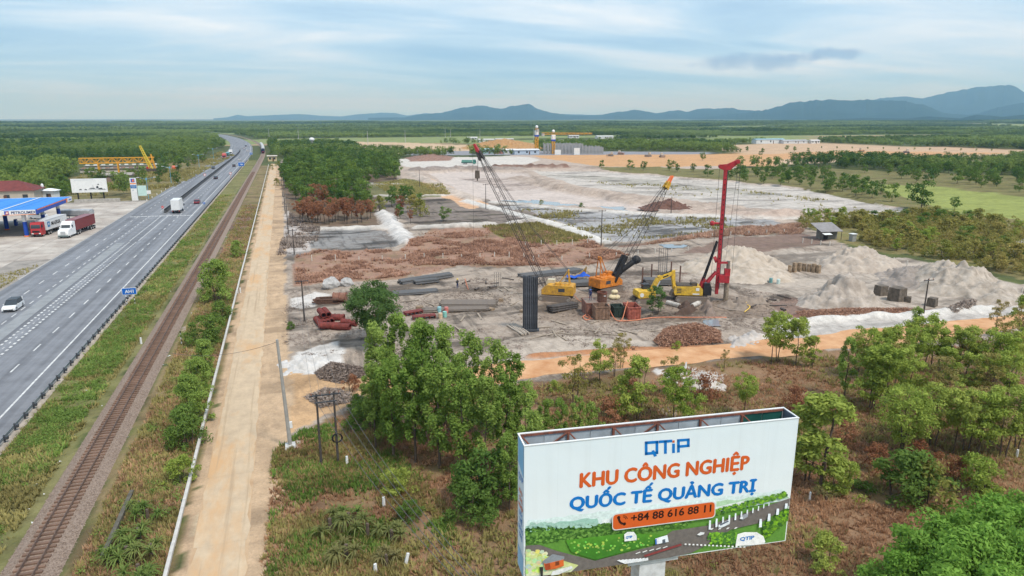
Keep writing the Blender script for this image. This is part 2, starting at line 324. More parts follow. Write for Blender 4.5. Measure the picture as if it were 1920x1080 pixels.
def ground_fields(x, y):
    """height, colour, blotch and vegetation of the ground at arrays x, y"""
    dist = np.hypot(x, y); ws = np.clip(dist*.011, .5, 9)
    wx = x+(fbm(x/ws/3, y/ws/3, 5, 3)-.5)*ws*4; wy = y+(fbm(x/ws/3+40, y/ws/3, 9, 3)-.5)*ws*4
    col = np.empty(x.shape+(3,)); n = fbm(x/220, y/60, 21, 3); far = np.clip((dist-900)/900, 0, 1)
    nn = np.clip((n-.35)*3, 0, 1)
    for k in range(3): col[..., k] = (.085, .10, .04)[k]*(1-far)+far*((.040, .066, .026)[k]*(1-nn)+(.13, .18, .065)[k]*nn)
    fld = (vnoise(x/520, y/140, 91) > .70) & (dist > 850); col[fld] = (.23, .27, .11); fld2 = (vnoise(x/520, y/140, 91) > .86) & (dist > 850); col[fld2] = (.36, .25, .16)
    bl = np.full(x.shape, .4); ve = np.full(x.shape, 1.0); ro = np.full(x.shape, .25)
    for (P, c, b, v, r, wob) in ZW:
        xs = [p[0] for p in P]; ys = [p[1] for p in P]; pad = 40
        m = (x > min(xs)-pad) & (x < max(xs)+pad) & (y > min(ys)-pad) & (y < max(ys)+pad)
        if not m.any(): continue
        q = np.zeros(x.shape, bool); q[m] = inpoly((wx if wob else x)[m], (wy if wob else y)[m], P)
        col[q] = c; bl[q] = b; ve[q] = v; ro[q] = r
    for (P, c, b, v, r) in VERGE:
        q = inpoly(x+(fbm(x*.8, y*.3, 3, 2)-.5)*1.2, y, P); col[q] = c; bl[q] = b; ve[q] = v; ro[q] = r
    for (P, c, b, v, r) in EW:
        q = inpoly(x+(fbm(x*1.2, y*.9, 13, 3)-.5)*1.4, y+(fbm(x*.9, y*.9, 15, 3)-.5)*4, P); col[q] = c; bl[q] = b; ve[q] = v; ro[q] = r
    z = (fbm(x*.45, y*.45, 31, 4)-.5)*ro*1.6+(fbm(x*.08, y*.08, 33, 3)-.5)*ro
    for (P, dz) in PITS:
        q = inpoly(wx, wy, P); z = np.where(q, z*.3+dz, z)
    for (P, hw, h, c) in BW:
        d = segdist(x, y, P)*(1+.7*(fbm(x*.5, y*.5, 71, 3)-.5)); t = np.clip(1-d/hw/1.25, 0, 1); k = t*t*(3-2*t)
        z = z+k*h*(.55+.9*fbm(x*.35, y*.35, 72, 3)); m = np.clip(t*2.2, 0, 1)[..., None]; col = col*(1-m)+np.array(c)*m; bl = np.where(t > .2, .35, bl); ve = np.where(t > .2, 0, ve)
    # dug-over ground of the building site
    # keep the carriageways, the track and the railway level
    flat = np.clip((np.abs(x+39.4-bend(y))-12.2)/1.5, 0, 1)*np.clip((np.abs(x+18.65-bend(y))-2.6)/1.2, 0, 1)*np.clip((np.abs(x+6.4+.0045*y)-3.0)/1.0, 0, 1)
    flat = np.where(y > 1800, 1, flat)*np.clip((segdist(x, y, TRACK)-2.6)/1.5, 0, 1)
    q = (x < -50) & (x > -110) & (y > 135) & (y < 292); flat = np.where(q, 0, flat)
    z = np.where(y < 1800, z*flat, z)
    can = np.clip((dist-2300)/1500, 0, 1); z = z+can*(4+5*fbm(x/130, y/130, 50, 3))
    z = z+np.clip((x-900)/4500, 0, 1.5)*np.clip((y-900)/1500, 0, 1)*22*fbm(x/1500, y/1500, 55, 3)
    z = np.where(dist > 9000, z*np.clip(1-(dist-9000)/6000, 0, 1), z)
    return z, col, bl, ve
def hz(x, y): return float(ground_fields(np.array([float(x)]), np.array([float(y)]))[0][0])
def groundmat():
    m = bpy.data.materials.new('ground_soil'); m.use_nodes = True; t = m.node_tree; t.nodes.clear(); K = t.links
    o = N('ShaderNodeOutputMaterial', t); b = N('ShaderNodeBsdfPrincipled', t); b.inputs['Roughness'].default_value = .95; b.inputs['Specular IOR Level'].default_value = .15
    ge = N('ShaderNodeNewGeometry', t); ca = N('ShaderNodeAttribute', t, attribute_name='soil'); ba = N('ShaderNodeAttribute', t, attribute_name='blotch'); va = N('ShaderNodeAttribute', t, attribute_name='veg')
    def noise(sc, det, ro, stretch=None):
        n = N('ShaderNodeTexNoise', t); n.inputs['Scale'].default_value = sc; n.inputs['Detail'].default_value = det; n.inputs['Roughness'].default_value = ro
        if stretch:
            mp = N('ShaderNodeMapping', t); mp.inputs['Scale'].default_value = stretch; mp.inputs['Rotation'].default_value = (0, 0, R(-12)); K.new(ge.outputs['Position'], mp.inputs[0]); K.new(mp.outputs[0], n.inputs[0])
        else: K.new(ge.outputs['Position'], n.inputs[0])
        return n.outputs[0]
    def ramp(v, a, c):
        r = N('ShaderNodeMapRange', t); r.inputs[1].default_value = a; r.inputs[2].default_value = c; K.new(v, r.inputs[0]); return r.outputs[0]
    big = noise(.07, 8, .62, (.55, 1.6, 1)); mid = noise(.5, 7, .68); fine = noise(4.5, 6, .7); trk = noise(.22, 4, .6, (2.6, .35, 1))
    f = M('ADD', M('MULTIPLY', ramp(mid, .3, .7), .55, tree=t), M('MULTIPLY', ramp(fine, .3, .72), .45, tree=t), tree=t)
    val = M('ADD', .62, M('MULTIPLY', f, .72, tree=t), tree=t)
    bf = M('MULTIPLY', M('ADD', ramp(big, .50, .60), M('MULTIPLY', ramp(trk, .54, .66), .6, tree=t), tree=t, clamp=True), ba.outputs['Fac'], tree=t)
    val = M('MULTIPLY', val, M('SUBTRACT', 1, M('MULTIPLY', bf, .72, tree=t), tree=t), tree=t)
    x = N('ShaderNodeMix', t, data_type='RGBA'); x.blend_type = 'MULTIPLY'; x.inputs[0].default_value = 1; K.new(ca.outputs['Color'], x.inputs[6]); K.new(val, x.inputs[7])
    # wheel tracks and wet mud
    def tracks(rot, sc):
        mp = N('ShaderNodeMapping', t); mp.inputs['Rotation'].default_value = (0, 0, R(rot)); K.new(ge.outputs['Position'], mp.inputs[0]); wv = N('ShaderNodeTexWave', t); wv.inputs['Scale'].default_value = sc; wv.inputs['Distortion'].default_value = 16; wv.inputs['Detail'].default_value = 4; wv.inputs['Detail Scale'].default_value = .22; K.new(mp.outputs[0], wv.inputs[0]); return ramp(wv.outputs['Fac'], .78, .98)
    tk = M('MULTIPLY', M('ADD', tracks(-20, .22), tracks(35, .17), tree=t, clamp=True), ramp(noise(.05, 4, .6), .45, .6), tree=t)
    mud = N('ShaderNodeMix', t, data_type='RGBA'); K.new(M('MULTIPLY', M('MULTIPLY', M('ADD', M('MULTIPLY', tk, .38, tree=t), M('MULTIPLY', ramp(noise(.11, 7, .7), .52, .66), .65, tree=t), tree=t, clamp=True), M('SUBTRACT', 1, va.outputs['Fac'], tree=t), tree=t), ba.outputs['Fac'], tree=t), mud.inputs[0]); K.new(x.outputs[2], mud.inputs[6]); mud.inputs[7].default_value = (.125, .092, .07, 1); x = mud
    # patches of greener or yellower growth
    gx = N('ShaderNodeMix', t, data_type='RGBA'); K.new(M('MULTIPLY', M('MULTIPLY', ramp(noise(.16, 6, .65), .47, .66), va.outputs['Fac'], tree=t), .6, tree=t), gx.inputs[0]); K.new(x.outputs[2], gx.inputs[6]); gx.inputs[7].default_value = (.12, .14, .04, 1)
    K.new(gx.outputs[2], b.inputs['Base Color'])
    bp = N('ShaderNodeBump', t); bp.inputs['Strength'].default_value = .7; bp.inputs['Distance'].default_value = .35; K.new(M('ADD', mid, M('MULTIPLY', fine, .35, tree=t), tree=t), bp.inputs['Height']); K.new(bp.outputs[0], b.inputs['Normal'])
    K.new(b.outputs[0], o.inputs[0]); return m
def axis(lo_far, segs, hi_far):
    a = []
    for (s, e, st) in segs: a += list(np.arange(s, e, st))
    p = [segs[0][0]]; st = segs[0][2]
    while p[-1] > lo_far: st *= 1.12; p.append(p[-1]-st)
    q = [segs[-1][1]]; st = segs[-1][2]
    while q[-1] < hi_far: st *= 1.10; q.append(q[-1]+st)
    return np.array(p[:0:-1]+a+q)
gx_ = axis(-26000, [(-130, -52, 1.5), (-52, -24, 1.2), (-24, 112, .55), (112, 230, 1.2)], 40000)
yy = list(np.arange(20, 40, 2))+list(np.arange(40, 128, .5)); st = .5
while yy[-1] < 40000: st = max(.5, yy[-1]*(.0075 if yy[-1] < 700 else .018)); yy.append(yy[-1]+min(st, 400))
gy_ = np.array([-26000, -8000, -2000, -500, -100, -30, 0, 10]+yy)
X, Y = np.meshgrid(gx_, gy_)
Z, C, BL, VE = ground_fields(X.ravel(), Y.ravel())
nx, ny = len(gx_), len(gy_)
I = (np.arange(ny-1)[:, None]*nx+np.arange(nx-1)[None, :]).ravel()
F = np.stack([I, I+1, I+nx+1, I+nx], 1)
gme = npmesh('ground', np.stack([X.ravel(), Y.ravel(), Z], 1), F, groundmat(), {'soil': ('FLOAT_COLOR', np.concatenate([C, np.ones((len(C), 1))], 1)), 'blotch': ('FLOAT', BL), 'veg': ('FLOAT', VE)}, True)
ground = kind(link('ground', gme), 'structure')
# ---- hills on the skyline, one ridge after another
hm = bpy.data.materials.new('hill_woods'); hm.use_nodes = True
_b = hm.node_tree.nodes['Principled BSDF']; _n = N('ShaderNodeTexNoise', hm.node_tree); _n.inputs['Scale'].default_value = .004; _n.inputs['Detail'].default_value = 6
_g = N('ShaderNodeNewGeometry', hm.node_tree); hm.node_tree.links.new(_g.outputs['Position'], _n.inputs[0])
_r2 = N('ShaderNodeValToRGB', hm.node_tree); _r2.color_ramp.elements[0].color = (.016, .032, .018, 1); _r2.color_ramp.elements[1].color = (.04, .065, .03, 1); hm.node_tree.links.new(_n.outputs[0], _r2.inputs[0]); hm.node_tree.links.new(_r2.outputs[0], _b.inputs['Base Color']); _b.inputs['Roughness'].default_value = 1; _b.inputs['Specular IOR Level'].default_value = 0
def ridge(name, sky_px, dist, depth, seed):
    xs = np.linspace(sky_px[0][0], sky_px[-1][0], 260); ys = np.interp(xs, [p[0] for p in sky_px], [p[1] for p in sky_px])
    ys = ys-(5.0*(fbm(xs/30, xs*0, seed, 5)-.5)+2.0*(fbm(xs/6, xs*0+3, seed, 3)-.5))*np.clip((222-ys)/14, .1, 1.3)
    rows = []; ts = np.linspace(-1, 1, 25)
    for t in ts:
        row = []
        for i, (a, b) in enumerate(zip(xs, ys)):
            d = _f*FPX+_r*(a-960)+_u*(540-b); hd = math.hypot(d[0], d[1]); k = dist/hd
            h = max(0, CAMH+d[2]*k); dd = dist+depth*t; row.append((d[0]/hd*dd, d[1]/hd*dd, h, i))
        rows.append(row)
    A = np.array(rows); T = ts[:, None]
    base = np.clip(1-np.abs(T), 0, 1)**1.05; nse = fbm(A[..., 0]/700+seed, A[..., 1]/700, seed+3, 5)
    sh = base*(1-.75*(1-base)*2*np.abs(nse-.5)*2)
    V = np.stack([A[..., 0], A[..., 1], A[..., 2]*sh-25*(1-base)], -1).reshape(-1, 3); n = len(xs)
    I = (np.arange(24)[:, None]*n+np.arange(n-1)[None, :]).ravel()
    kind(link(name, npmesh(name, V, np.stack([I, I+1, I+n+1, I+n], 1), hm, None, True)), 'structure')
ridge('hills', [(1290, 222), (1340, 217), (1400, 211), (1450, 203), (1480, 193), (1530, 189), (1600, 187), (1650, 188), (1690, 190), (1730, 197), (1770, 211), (1830, 216), (1900, 219)], 9500, 2200, 1)
ridge('mountain', [(1500, 210), (1580, 196), (1640, 188), (1690, 180), (1730, 186), (1780, 172), (1830, 163), (1860, 161), (1900, 160), (1920, 171), (1980, 180), (2100, 190), (2300, 214)], 14000, 3000, 2)
ridge('hills', [(1790, 219), (1840, 210), (1900, 196), (1960, 188), (2050, 200), (2200, 218)], 10500, 1800, 6)
ridge('hills', [(690, 221), (760, 220), (790, 214), (830, 210), (860, 202), (900, 198), (940, 203), (972, 198), (992, 194), (1010, 205), (1030, 212), (1080, 216), (1130, 215), (1165, 208), (1190, 206), (1230, 213), (1268, 206), (1290, 211), (1312, 203), (1360, 202), (1400, 207), (1480, 208), (1560, 216), (1640, 221)], 11000, 2000, 3)
ridge('hills', [(400, 222), (425, 220), (445, 215), (460, 217), (500, 216), (560, 214), (600, 217), (640, 218), (690, 212), (735, 210), (765, 217), (800, 212), (850, 214), (940, 216), (1040, 213), (1140, 216), (1200, 214), (1300, 210), (1380, 213), (1460, 219)], 17000, 2500, 4)
ridge('hills', [(1560, 224), (1620, 221), (1700, 222), (1740, 218), (1800, 222), (1830, 215), (1880, 219), (1930, 214), (2000, 219), (2100, 223)], 6500, 900, 5)
# ---- swept strips
def sweep(prof, ys, cx):
    """prof [(x,z)] across, swept along +Y with the road's bend"""
    ys = np.asarray(ys, float); b = bend(ys)+(cx(ys) if callable(cx) else cx); n = len(prof)
    V = np.stack([(b[:, None]+np.array([p[0] for p in prof])[None]), np.repeat(ys[:, None], n, 1), np.repeat(np.array([p[1] for p in prof])[None], len(ys), 0)], -1).reshape(-1, 3)
    I = (np.arange(len(ys)-1)[:, None]*n+np.arange(n-1)[None, :]).ravel()
    return V, np.stack([I, I+1, I+n+1, I+n], 1)
def strip(name, prof, ys, cx, m, parent=None, smooth=False):
    V, F = sweep(prof, ys, cx); return link(name, npmesh(name, V, F, m, None, smooth), parent)
YS = list(np.arange(18, 560, 8))+list(np.arange(560, 1720, 12))
def asphalt():
    m = bpy.data.materials.new('asphalt'); m.use_nodes = True; t = m.node_tree; t.nodes.clear(); K = t.links
    o = N('ShaderNodeOutputMaterial', t); b = N('ShaderNodeBsdfPrincipled', t); b.inputs['Roughness'].default_value = .75; b.inputs['Specular IOR Level'].default_value = .35
    ge = N('ShaderNodeNewGeometry', t); mp = N('ShaderNodeMapping', t); mp.inputs['Scale'].default_value = (.8, .014, 1); K.new(ge.outputs['Position'], mp.inputs[0])
    a = N('ShaderNodeTexNoise', t); a.inputs['Scale'].default_value = 1; a.inputs['Detail'].default_value = 5; K.new(mp.outputs[0], a.inputs[0])
    c = N('ShaderNodeTexNoise', t); c.inputs['Scale'].default_value = .35; c.inputs['Detail'].default_value = 8; c.inputs['Roughness'].default_value = .7; K.new(ge.outputs['Position'], c.inputs[0])
    r = N('ShaderNodeValToRGB', t); r.color_ramp.elements[0].position = .38; r.color_ramp.elements[0].color = (.125, .128, .140, 1); r.color_ramp.elements[1].position = .62; r.color_ramp.elements[1].color = (.235, .242, .262, 1)
    K.new(M('ADD', M('MULTIPLY', a.outputs[0], .6, tree=t), M('MULTIPLY', c.outputs[0], .4, tree=t), tree=t), r.inputs[0]); K.new(r.outputs[0], b.inputs['Base Color']); K.new(b.outputs[0], o.inputs[0]); return m
hw = kind(strip('highway', [(-50.9, -.1), (-50.3, .10), (-39, .16), (-28.2, .10), (-27.9, -.1)], YS, 0, asphalt()), 'structure')
RZ = lambda x: .10+.06*(1-abs(x+39)/11)+.006
paint = mat('road_paint', (.68, .68, .66), .7, .1, 1.3, c2=(.34, .34, .34), world=True)
def marks(name, x, w_, ln, y0, y1, period, parts_to, ph=0.0):
    """painted dashes: near ones singly, the far rest joined"""
    me = MB().quad((-w_/2, 0, 0), (w_/2, 0, 0), (w_/2, ln, 0), (-w_/2, ln, 0)).mesh(name, paint); rest = MB(); y = y0+ph
    while y < y1:
        xx = x+float(bend(y)); z = RZ(x)
        if y < parts_to: link(name, me, hw, (xx, y, z))
        else: rest.quad((xx-w_/2, y, z), (xx+w_/2, y, z), (x+float(bend(y+ln))+w_/2, y+ln, z), (x+float(bend(y+ln))-w_/2, y+ln, z))
        y += period
    if rest.f: kind(rest.obj(name+'_row', paint, hw), 'stuff')
marks('lane_dash', -33.8, .2, 3.0, 60, 900, 8.2, 330)
marks('lane_dash', -45.6, .2, 3.0, 120, 900, 8.2, 330)
marks('lane_dash', -42.4, .2, 2.0, 100, 236, 4.1, 330)
for xx in (-38.75, -37.25): marks('dotted_line', xx, .32, .75, 72, 188, 1.5, 0)
marks('dotted_line', -38.0, .15, .7, 72, 160, 2.4, 0)
def solid(x, w_, y0, y1, name='edge_line'):
    ys = np.arange(y0, y1+.1, 10) if y1 < 560 else np.concatenate([np.arange(y0, 560, 10), np.arange(560, y1, 12)])
    strip(name, [(x-w_/2, RZ(x)), (x+w_/2, RZ(x))], ys, 0, paint, hw)
solid(-30.05, .22, 20, 900); solid(-48.6, .2, 300, 900); solid(-39.0, .16, 190, 240); solid(-37.0, .16, 190, 240); solid(-37.0, .16, 250, 640); solid(-41.0, .16, 250, 640)
me = MB().quad((-.42, -.5, 0), (.42, -.5, 0), (.42, .5, 0), (-.42, .5, 0)).mesh('crossing_block', paint)
for i in range(18):
    x = -47.6+i*1.03; link('crossing_block', me, hw, (x, 238-(x+39)*.1, RZ(x)))
# pale patch of newer tar and an oil-dark lane
strip('tar_patch', [(-41.6, RZ(-41.6)-.002), (-39.6, RZ(-39.6)-.002)], np.arange(60, 196, 8), 0, mat('old_tar', (.27, .28, .29), .8, .12, .4), hw)
conc = mat('concrete', (.42, .40, .37), .9, .15, 1.5, bump=.2)
kind(strip('road_kerb', [(-27.9, -.1), (-27.9, .14), (-27.2, .16), (-27.0, -.05)], np.arange(18, 560, 8), 0, mat('kerb_soil', (.40, .34, .28), .9, .2, .8)), 'structure')
# ---- filling-station forecourt: slabs of concrete
fc = kind(strip('forecourt', [(-108, .02), (-50.4, .055)], np.arange(138, 290, 6), 0, mat('forecourt_base', (.30, .27, .24), .9, .2, .4)), 'structure')
fm = mat('forecourt_concrete', (.48, .44, .39), .85, .12, .16, c2=(.26, .215, .185), objvar=.08, world=True)
slab = MB().box((0, 0, 0), (6.9, 7.4, .05)).mesh('slab', fm)
for i in range(8):
    for j in range(18):
        x, y = -54.2-7*i, 152+7.5*j
        if y < 170 and x > -57+(-(y-140)*.0): continue
        if x < -52 and y > 150: link('slab', slab, fc, (x, y, .06))
strip('forecourt_apron', [(-50.7, .06), (-50.35, .085)], np.arange(150, 262, 6), 0, conc, fc)
# ---- pale concrete access road with its joints, and the orange haul track
rd = bpy.data.materials.new('access_concrete'); rd.use_nodes = True; _t = rd.node_tree; _bs = _t.nodes['Principled BSDF']; _bs.inputs['Roughness'].default_value = .95; _ge = N('ShaderNodeNewGeometry', _t)
def _ns(sc, st, det=7):
    mp = N('ShaderNodeMapping', _t); mp.inputs['Scale'].default_value = st; _t.links.new(_ge.outputs['Position'], mp.inputs[0]); n = N('ShaderNodeTexNoise', _t); n.inputs['Scale'].default_value = sc; n.inputs['Detail'].default_value = det; n.inputs['Roughness'].default_value = .68; _t.links.new(mp.outputs[0], n.inputs[0]); return n.outputs[0]
def _mixc(f, a, b, lo, hi):
    mr = N('ShaderNodeMapRange', _t); mr.inputs[1].default_value = lo; mr.inputs[2].default_value = hi; _t.links.new(f, mr.inputs[0]); x = N('ShaderNodeMix', _t, data_type='RGBA'); _t.links.new(mr.outputs[0], x.inputs[0])
    for k, v in ((6, a), (7, b)):
        if isinstance(v, tuple): x.inputs[k].default_value = (*v, 1)
        else: _t.links.new(v, x.inputs[k])
    return x.outputs[2]
_c = _mixc(_ns(.9, (1, .6, 1)), (.42, .32, .22), (.56, .43, .29), .3, .7); _c = _mixc(_ns(.12, (1.6, .5, 1), 5), _c, (.52, .325, .17), .50, .64); _c = _mixc(_ns(.5, (3.2, .06, 1), 5), _c, (.36, .26, .165), .55, .72); _t.links.new(_c, _bs.inputs['Base Color'])
cxr = lambda y: -.0045*np.asarray(y)
ar = kind(strip('access_road', [(-8.5, -.02), (-8.2, .02), (-4.6, .02), (-4.4, -.02)], np.arange(18, 500, 6), cxr, mat('road_sand', (.45, .325, .21), .95, .15, .5, c2=(.40, .26, .15), bump=.2)), 'structure')
for i, y in enumerate(np.arange(22, 490, 5.2)):
    ja, jb, jc, jd = [random.uniform(-.16, .16) for _ in range(4)]; me_ = MB().quad((-2.05+ja, 0, .03), (1.5+jb, 0, .03), (1.55+jc, 1.7, .03), (1.45+jd, 3.4, .03), (1.5+jb, 5.195, .03), (-2.05+ja, 5.195, .03), (-2.1+jd, 2.6, .03)).mesh('slab', rd)
    link('slab', me_, ar, (-6.1-.0045*y, y, .012), R(.26)).rotation_euler.x = random.uniform(-.001, .001)
V = []; tr = np.array(TRACK); seg = np.concatenate([np.linspace(tr[i], tr[i+1], 20, endpoint=False) for i in range(len(tr)-1)]+[tr[-1:]])
tg = np.gradient(seg, axis=0); tg /= np.linalg.norm(tg, axis=1)[:, None]; nr = np.stack([tg[:, 1], -tg[:, 0]], 1)
wd = 1.7+1.7*fbm(np.arange(len(seg))/6, np.zeros(len(seg)), 3, 3)
prof = [(-1.25, .0), (-.8, .05), (-.35, .02), (0, .07), (.35, .02), (.8, .05), (1.25, .0)]
V = np.concatenate([[np.r_[seg[i]+nr[i]*wd[i]*a, b+.012] for a, b in prof] for i in range(len(seg))])
I = (np.arange(len(seg)-1)[:, None]*7+np.arange(6)[None]).ravel()
kind(link('haul_track', npmesh('haul_track', V, np.stack([I, I+1, I+8, I+7], 1), mat('orange_earth', (.56, .34, .19), .95, .12, .4, c2=(.43, .20, .085), bump=.4), None, True)), 'structure')
# ---- shallow pools on the pit floor
wm = bpy.data.materials.new('pool_water'); wm.use_nodes = True; _b = wm.node_tree.nodes['Principled BSDF']; _b.inputs['Base Color'].default_value = (.22, .25, .27, 1); _b.inputs['Roughness'].default_value = .12
_n = N('ShaderNodeTexNoise', wm.node_tree); _n.inputs['Scale'].default_value = 2; _bp = N('ShaderNodeBump', wm.node_tree); _bp.inputs['Strength'].default_value = .05; wm.node_tree.links.new(_n.outputs[0], _bp.inputs['Height']); wm.node_tree.links.new(_bp.outputs[0], _b.inputs['Normal'])
def pool(pts, z):
    P = gp(pts); c = np.mean(P, 0); Q = []
    for i in range(len(P)):
        a, b = np.array(P[i]), np.array(P[(i+1) % len(P)])
        for t in np.linspace(0, 1, 14, endpoint=False):
            p = a+(b-a)*t; d = (p-c); q = fbm(np.array([p[0]*.5]), np.array([p[1]*.5]), 8, 4)[0]; Q.append(tuple(c+d*(.45+1.0*q)))
    kind(MB().quad(*[(x, y, 0) for x, y in Q]).obj('pool', wm, None, (0, 0, z)), 'structure')
pool([(950, 372), (1000, 370), (1090, 380), (1100, 387), (1000, 382)], -.93); pool([(1120, 382), (1170, 383), (1175, 391), (1125, 390)], -.93); pool([(1320, 600), (1350, 592), (1352, 612), (1318, 615)], .03); pool([(1232, 458), (1285, 458), (1285, 464), (1240, 465)], .03)
# ================================================================== RAILWAY
ballm = mat('ballast_stone', (.29, .225, .18), .95, .25, 9, c2=(.13, .09, .07), bump=.8)
steel = mat('rail_steel', (.20, .13, .10), .5, .2, 2, metal=.5)
rw = kind(strip('railway', [(-2.3, -.12), (-1.75, .05), (-1.2, .33), (-.5, .36), (.5, .36), (1.2, .33), (1.75, .05), (2.3, -.12)], list(np.arange(18, 560, 3))+list(np.arange(560, 1500, 10)), -18.65, ballm), 'structure')
slm = mat('sleeper_concrete', (.20, .125, .09), .9, .15, 3, objvar=.18)
sl = MB().box((0, 0, 0), (1.9, .24, .16)).mesh('sleeper', slm); rest = MB(); y = 40.0; k = 0
while y < 620:
    if k < 300: link('sleeper', sl, rw, (-18.65, y, .40), random.uniform(-.01, .01))
    elif y < 420: rest.box((-18.65, y, .40), (1.9, .24, .16))
    y += .6 if y < 240 else .6; k += 1
kind(rest.obj('sleeper_row', slm, rw), 'stuff')
for s in (-.5, .5):
    strip('rail', [(s-.065, .48), (s-.065, .50), (s-.02, .51), (s-.035, .60), (s-.035, .63), (s+.035, .63), (s+.035, .60), (s+.02, .51), (s+.065, .50), (s+.065, .48)], list(np.arange(18, 560, 6))+list(np.arange(560, 1500, 10)), -18.65, steel, rw)
# loose stones along the ballast shoulder
def scatter_stones(name, n, fx, fy, size, m, parent=None, zf=None):
    V = []; Fq = []; o = np.array([(1, 0, 0), (0, 1, 0), (-1, 0, 0), (0, -1, 0), (0, 0, .8), (0, 0, -.3)]); fc_ = [(0, 1, 4), (1, 2, 4), (2, 3, 4), (3, 0, 4)]
    for i in range(n):
        x, y = fx(), fy(); s = random.uniform(*size); a = random.uniform(0, 6.3); b = len(V)
        z = zf(x, y)
        for q in o:
            j = 1+random.uniform(-.3, .3); V.append((x+(q[0]*math.cos(a)-q[1]*math.sin(a))*s*j, y+(q[0]*math.sin(a)+q[1]*math.cos(a))*s*j, z+q[2]*s))
        Fq += [(b+p, b+q_, b+r) for p, q_, r in fc_]
    return kind(link(name, npmesh(name, np.array(V), np.array(Fq), m), parent), 'stuff')
scatter_stones('ballast_gravel', 7000, lambda: -18.65+random.choice((-1, 1))*random.uniform(.6, 2.2), lambda: 38+random.random()**1.6*110, (.03, .08), ballm, rw, lambda x, y: .36-max(0, abs(x+18.65)-1.2)*.48)
# ================================================================== BARRIERS AND FENCES
galv = mat('galvanised_steel', (.30, .32, .34), .5, .15, 2, metal=.3); dark = mat('dark_steel', (.06, .065, .075), .6, .2, 3); rubber = mat('rubber', (.02, .02, .022), .8, .1, 3); white = mat('white_paint', (.74, .75, .75), .5, .06, 1.5)
def railing(name, label, x, y0, y1, step, z0, prof, rm, postme, cat, post='post', cx=0.0):
    t = thing(name, label, cat, (x, (y0+y1)/2, 0))
    V, F = sweep([(p[0], p[1]) for p in prof], list(np.arange(y0, y1, 6))+[y1], lambda yy: x+(cx(yy) if callable(cx) else 0.0)); V[:, 0] -= x; V[:, 1] -= (y0+y1)/2
    link('rail', npmesh('rail', V, F, rm), t)
    y = y0+.5
    while y < y1: link(post, postme, t, (float(bend(y))+(float(cx(y)) if callable(cx) else 0), y-(y0+y1)/2, 0)); y += step
    return t
gpst = MB().box((.0, 0, .42), (.14, .14, .95)).box((.20, 0, .62), (.26, .30, .30)).mesh('post', dark)
railing('guard_rail', 'long grey steel guard rail on dark posts along the highway verge', -27.45, 30, 300, 2.72, 0, [(0, .50), (-.09, .56), (.02, .64), (-.09, .73), (0, .80), (.02, .80), (-.05, .73), (.05, .64), (-.05, .56), (.02, .5)], galv, gpst, 'guard rail')
railing('guard_rail', 'far end of the guard rail beside the blue road signs', -27.45, 302, 540, 4.0, 0, [(0, .50), (-.09, .56), (.02, .64), (-.09, .73), (0, .80), (.02, .80), (-.05, .73), (.05, .64), (-.05, .56), (.02, .5)], galv, gpst, 'guard rail')
fp = MB().box((-.12, 0, .3), (.16, .16, .75)).mesh('post', dark)
bm_ = mat('pale_concrete', (.52, .50, .47), .85, .12, 1.2)
for (a, b, lb) in ((30, 205, 'long low fence of pale concrete beams between the railway and the access road'), (207, 480, 'distant part of the pale beam fence beside the access road')):
    t = thing('beam_fence', lb, 'fence', (-9.75, (a+b)/2, 0)); ym = (a+b)/2
    for i, y in enumerate(np.arange(a, b, 6.0)):
        o = MB().box((0, 0, 0), (.24, 5.96, .26)).mesh('beam', bm_) if i == 0 else o
        link('beam', o, t, (-.0045*(y-50)+random.uniform(-.02, .02), y+3-ym, .62+random.uniform(-.015, .015)), R(.26)); link('post', fp, t, (-.0045*(y-50), y+.2-ym, 0))
# median barrier of concrete blocks with a dark screen on top
t = thing('median_barrier', 'long dark median barrier dividing the highway behind the white box truck', 'barrier', (-39, 400, 0))
blk = MB().prism([(-.32, .1), (.32, .1), (.14, .95), (-.14, .95)], -1.92, 1.92, 'y').mesh('barrier_block', mat('dirty_concrete', (.09, .09, .09), .9, .3, 2)); scr = MB().box((0, 0, 1.2), (.25, 3.86, .5)).mesh('glare_screen', mat('glare_screen', (.035, .035, .04), .7, .2, 2))
for y in np.arange(247, 700, 3.9):
    b = link('barrier_block', blk, t, (float(bend(y)), y-400, .06)); link('glare_screen', scr, b)
    if y > 560: b.rotation_euler.z = math.atan(2.2e-4*(y-560))
# white delineator stubs along the left verge
ds = MB().box((0, 0, .35), (.22, .22, .7)).mesh('delineator_post', white)
for i, y in enumerate(np.arange(285, 470, 11)): tag(link('delineator_post', ds, None, (-50.9, y, 0)), f'{ordn(i)} white stub post along the left highway verge beyond the lamp posts', 'post', 'white stubs on the left verge')
# ================================================================== SIGNS AND POSTS
blue = mat('sign_blue', (.012, .13, .50), .45, .06, 2); red = mat('sign_red', (.55, .03, .03), .5, .06, 2); black = mat('black_paint', (.02, .02, .022), .6, .1, 2)
def textmesh(s, m, size=1.0, width=None, off=0.0, align='CENTER', shear=0.0):
    c = bpy.data.curves.new('lettering', 'FONT'); c.body = s; c.size = size; c.align_x = align; c.offset = off; c.resolution_u = 3; c.shear = shear
    o = bpy.data.objects.new('lettering', c); COL.objects.link(o); dg = bpy.context.evaluated_depsgraph_get(); dg.update()
    me = bpy.data.meshes.new_from_object(o.evaluated_get(dg)); bpy.data.objects.remove(o); bpy.data.curves.remove(c); me.materials.clear(); me.materials.append(m)
    if width and len(me.vertices):
        co = np.empty(len(me.vertices)*3, np.float32); me.vertices.foreach_get('co', co); co = co.reshape(-1, 3); k = width/np.ptp(co[:, 0]); co[:, 0] = (co[:, 0]-(co[:, 0].min()+co[:, 0].max())/2*(align == 'CENTER'))*k; me.vertices.foreach_set('co', co.ravel()); me.update()
    return me
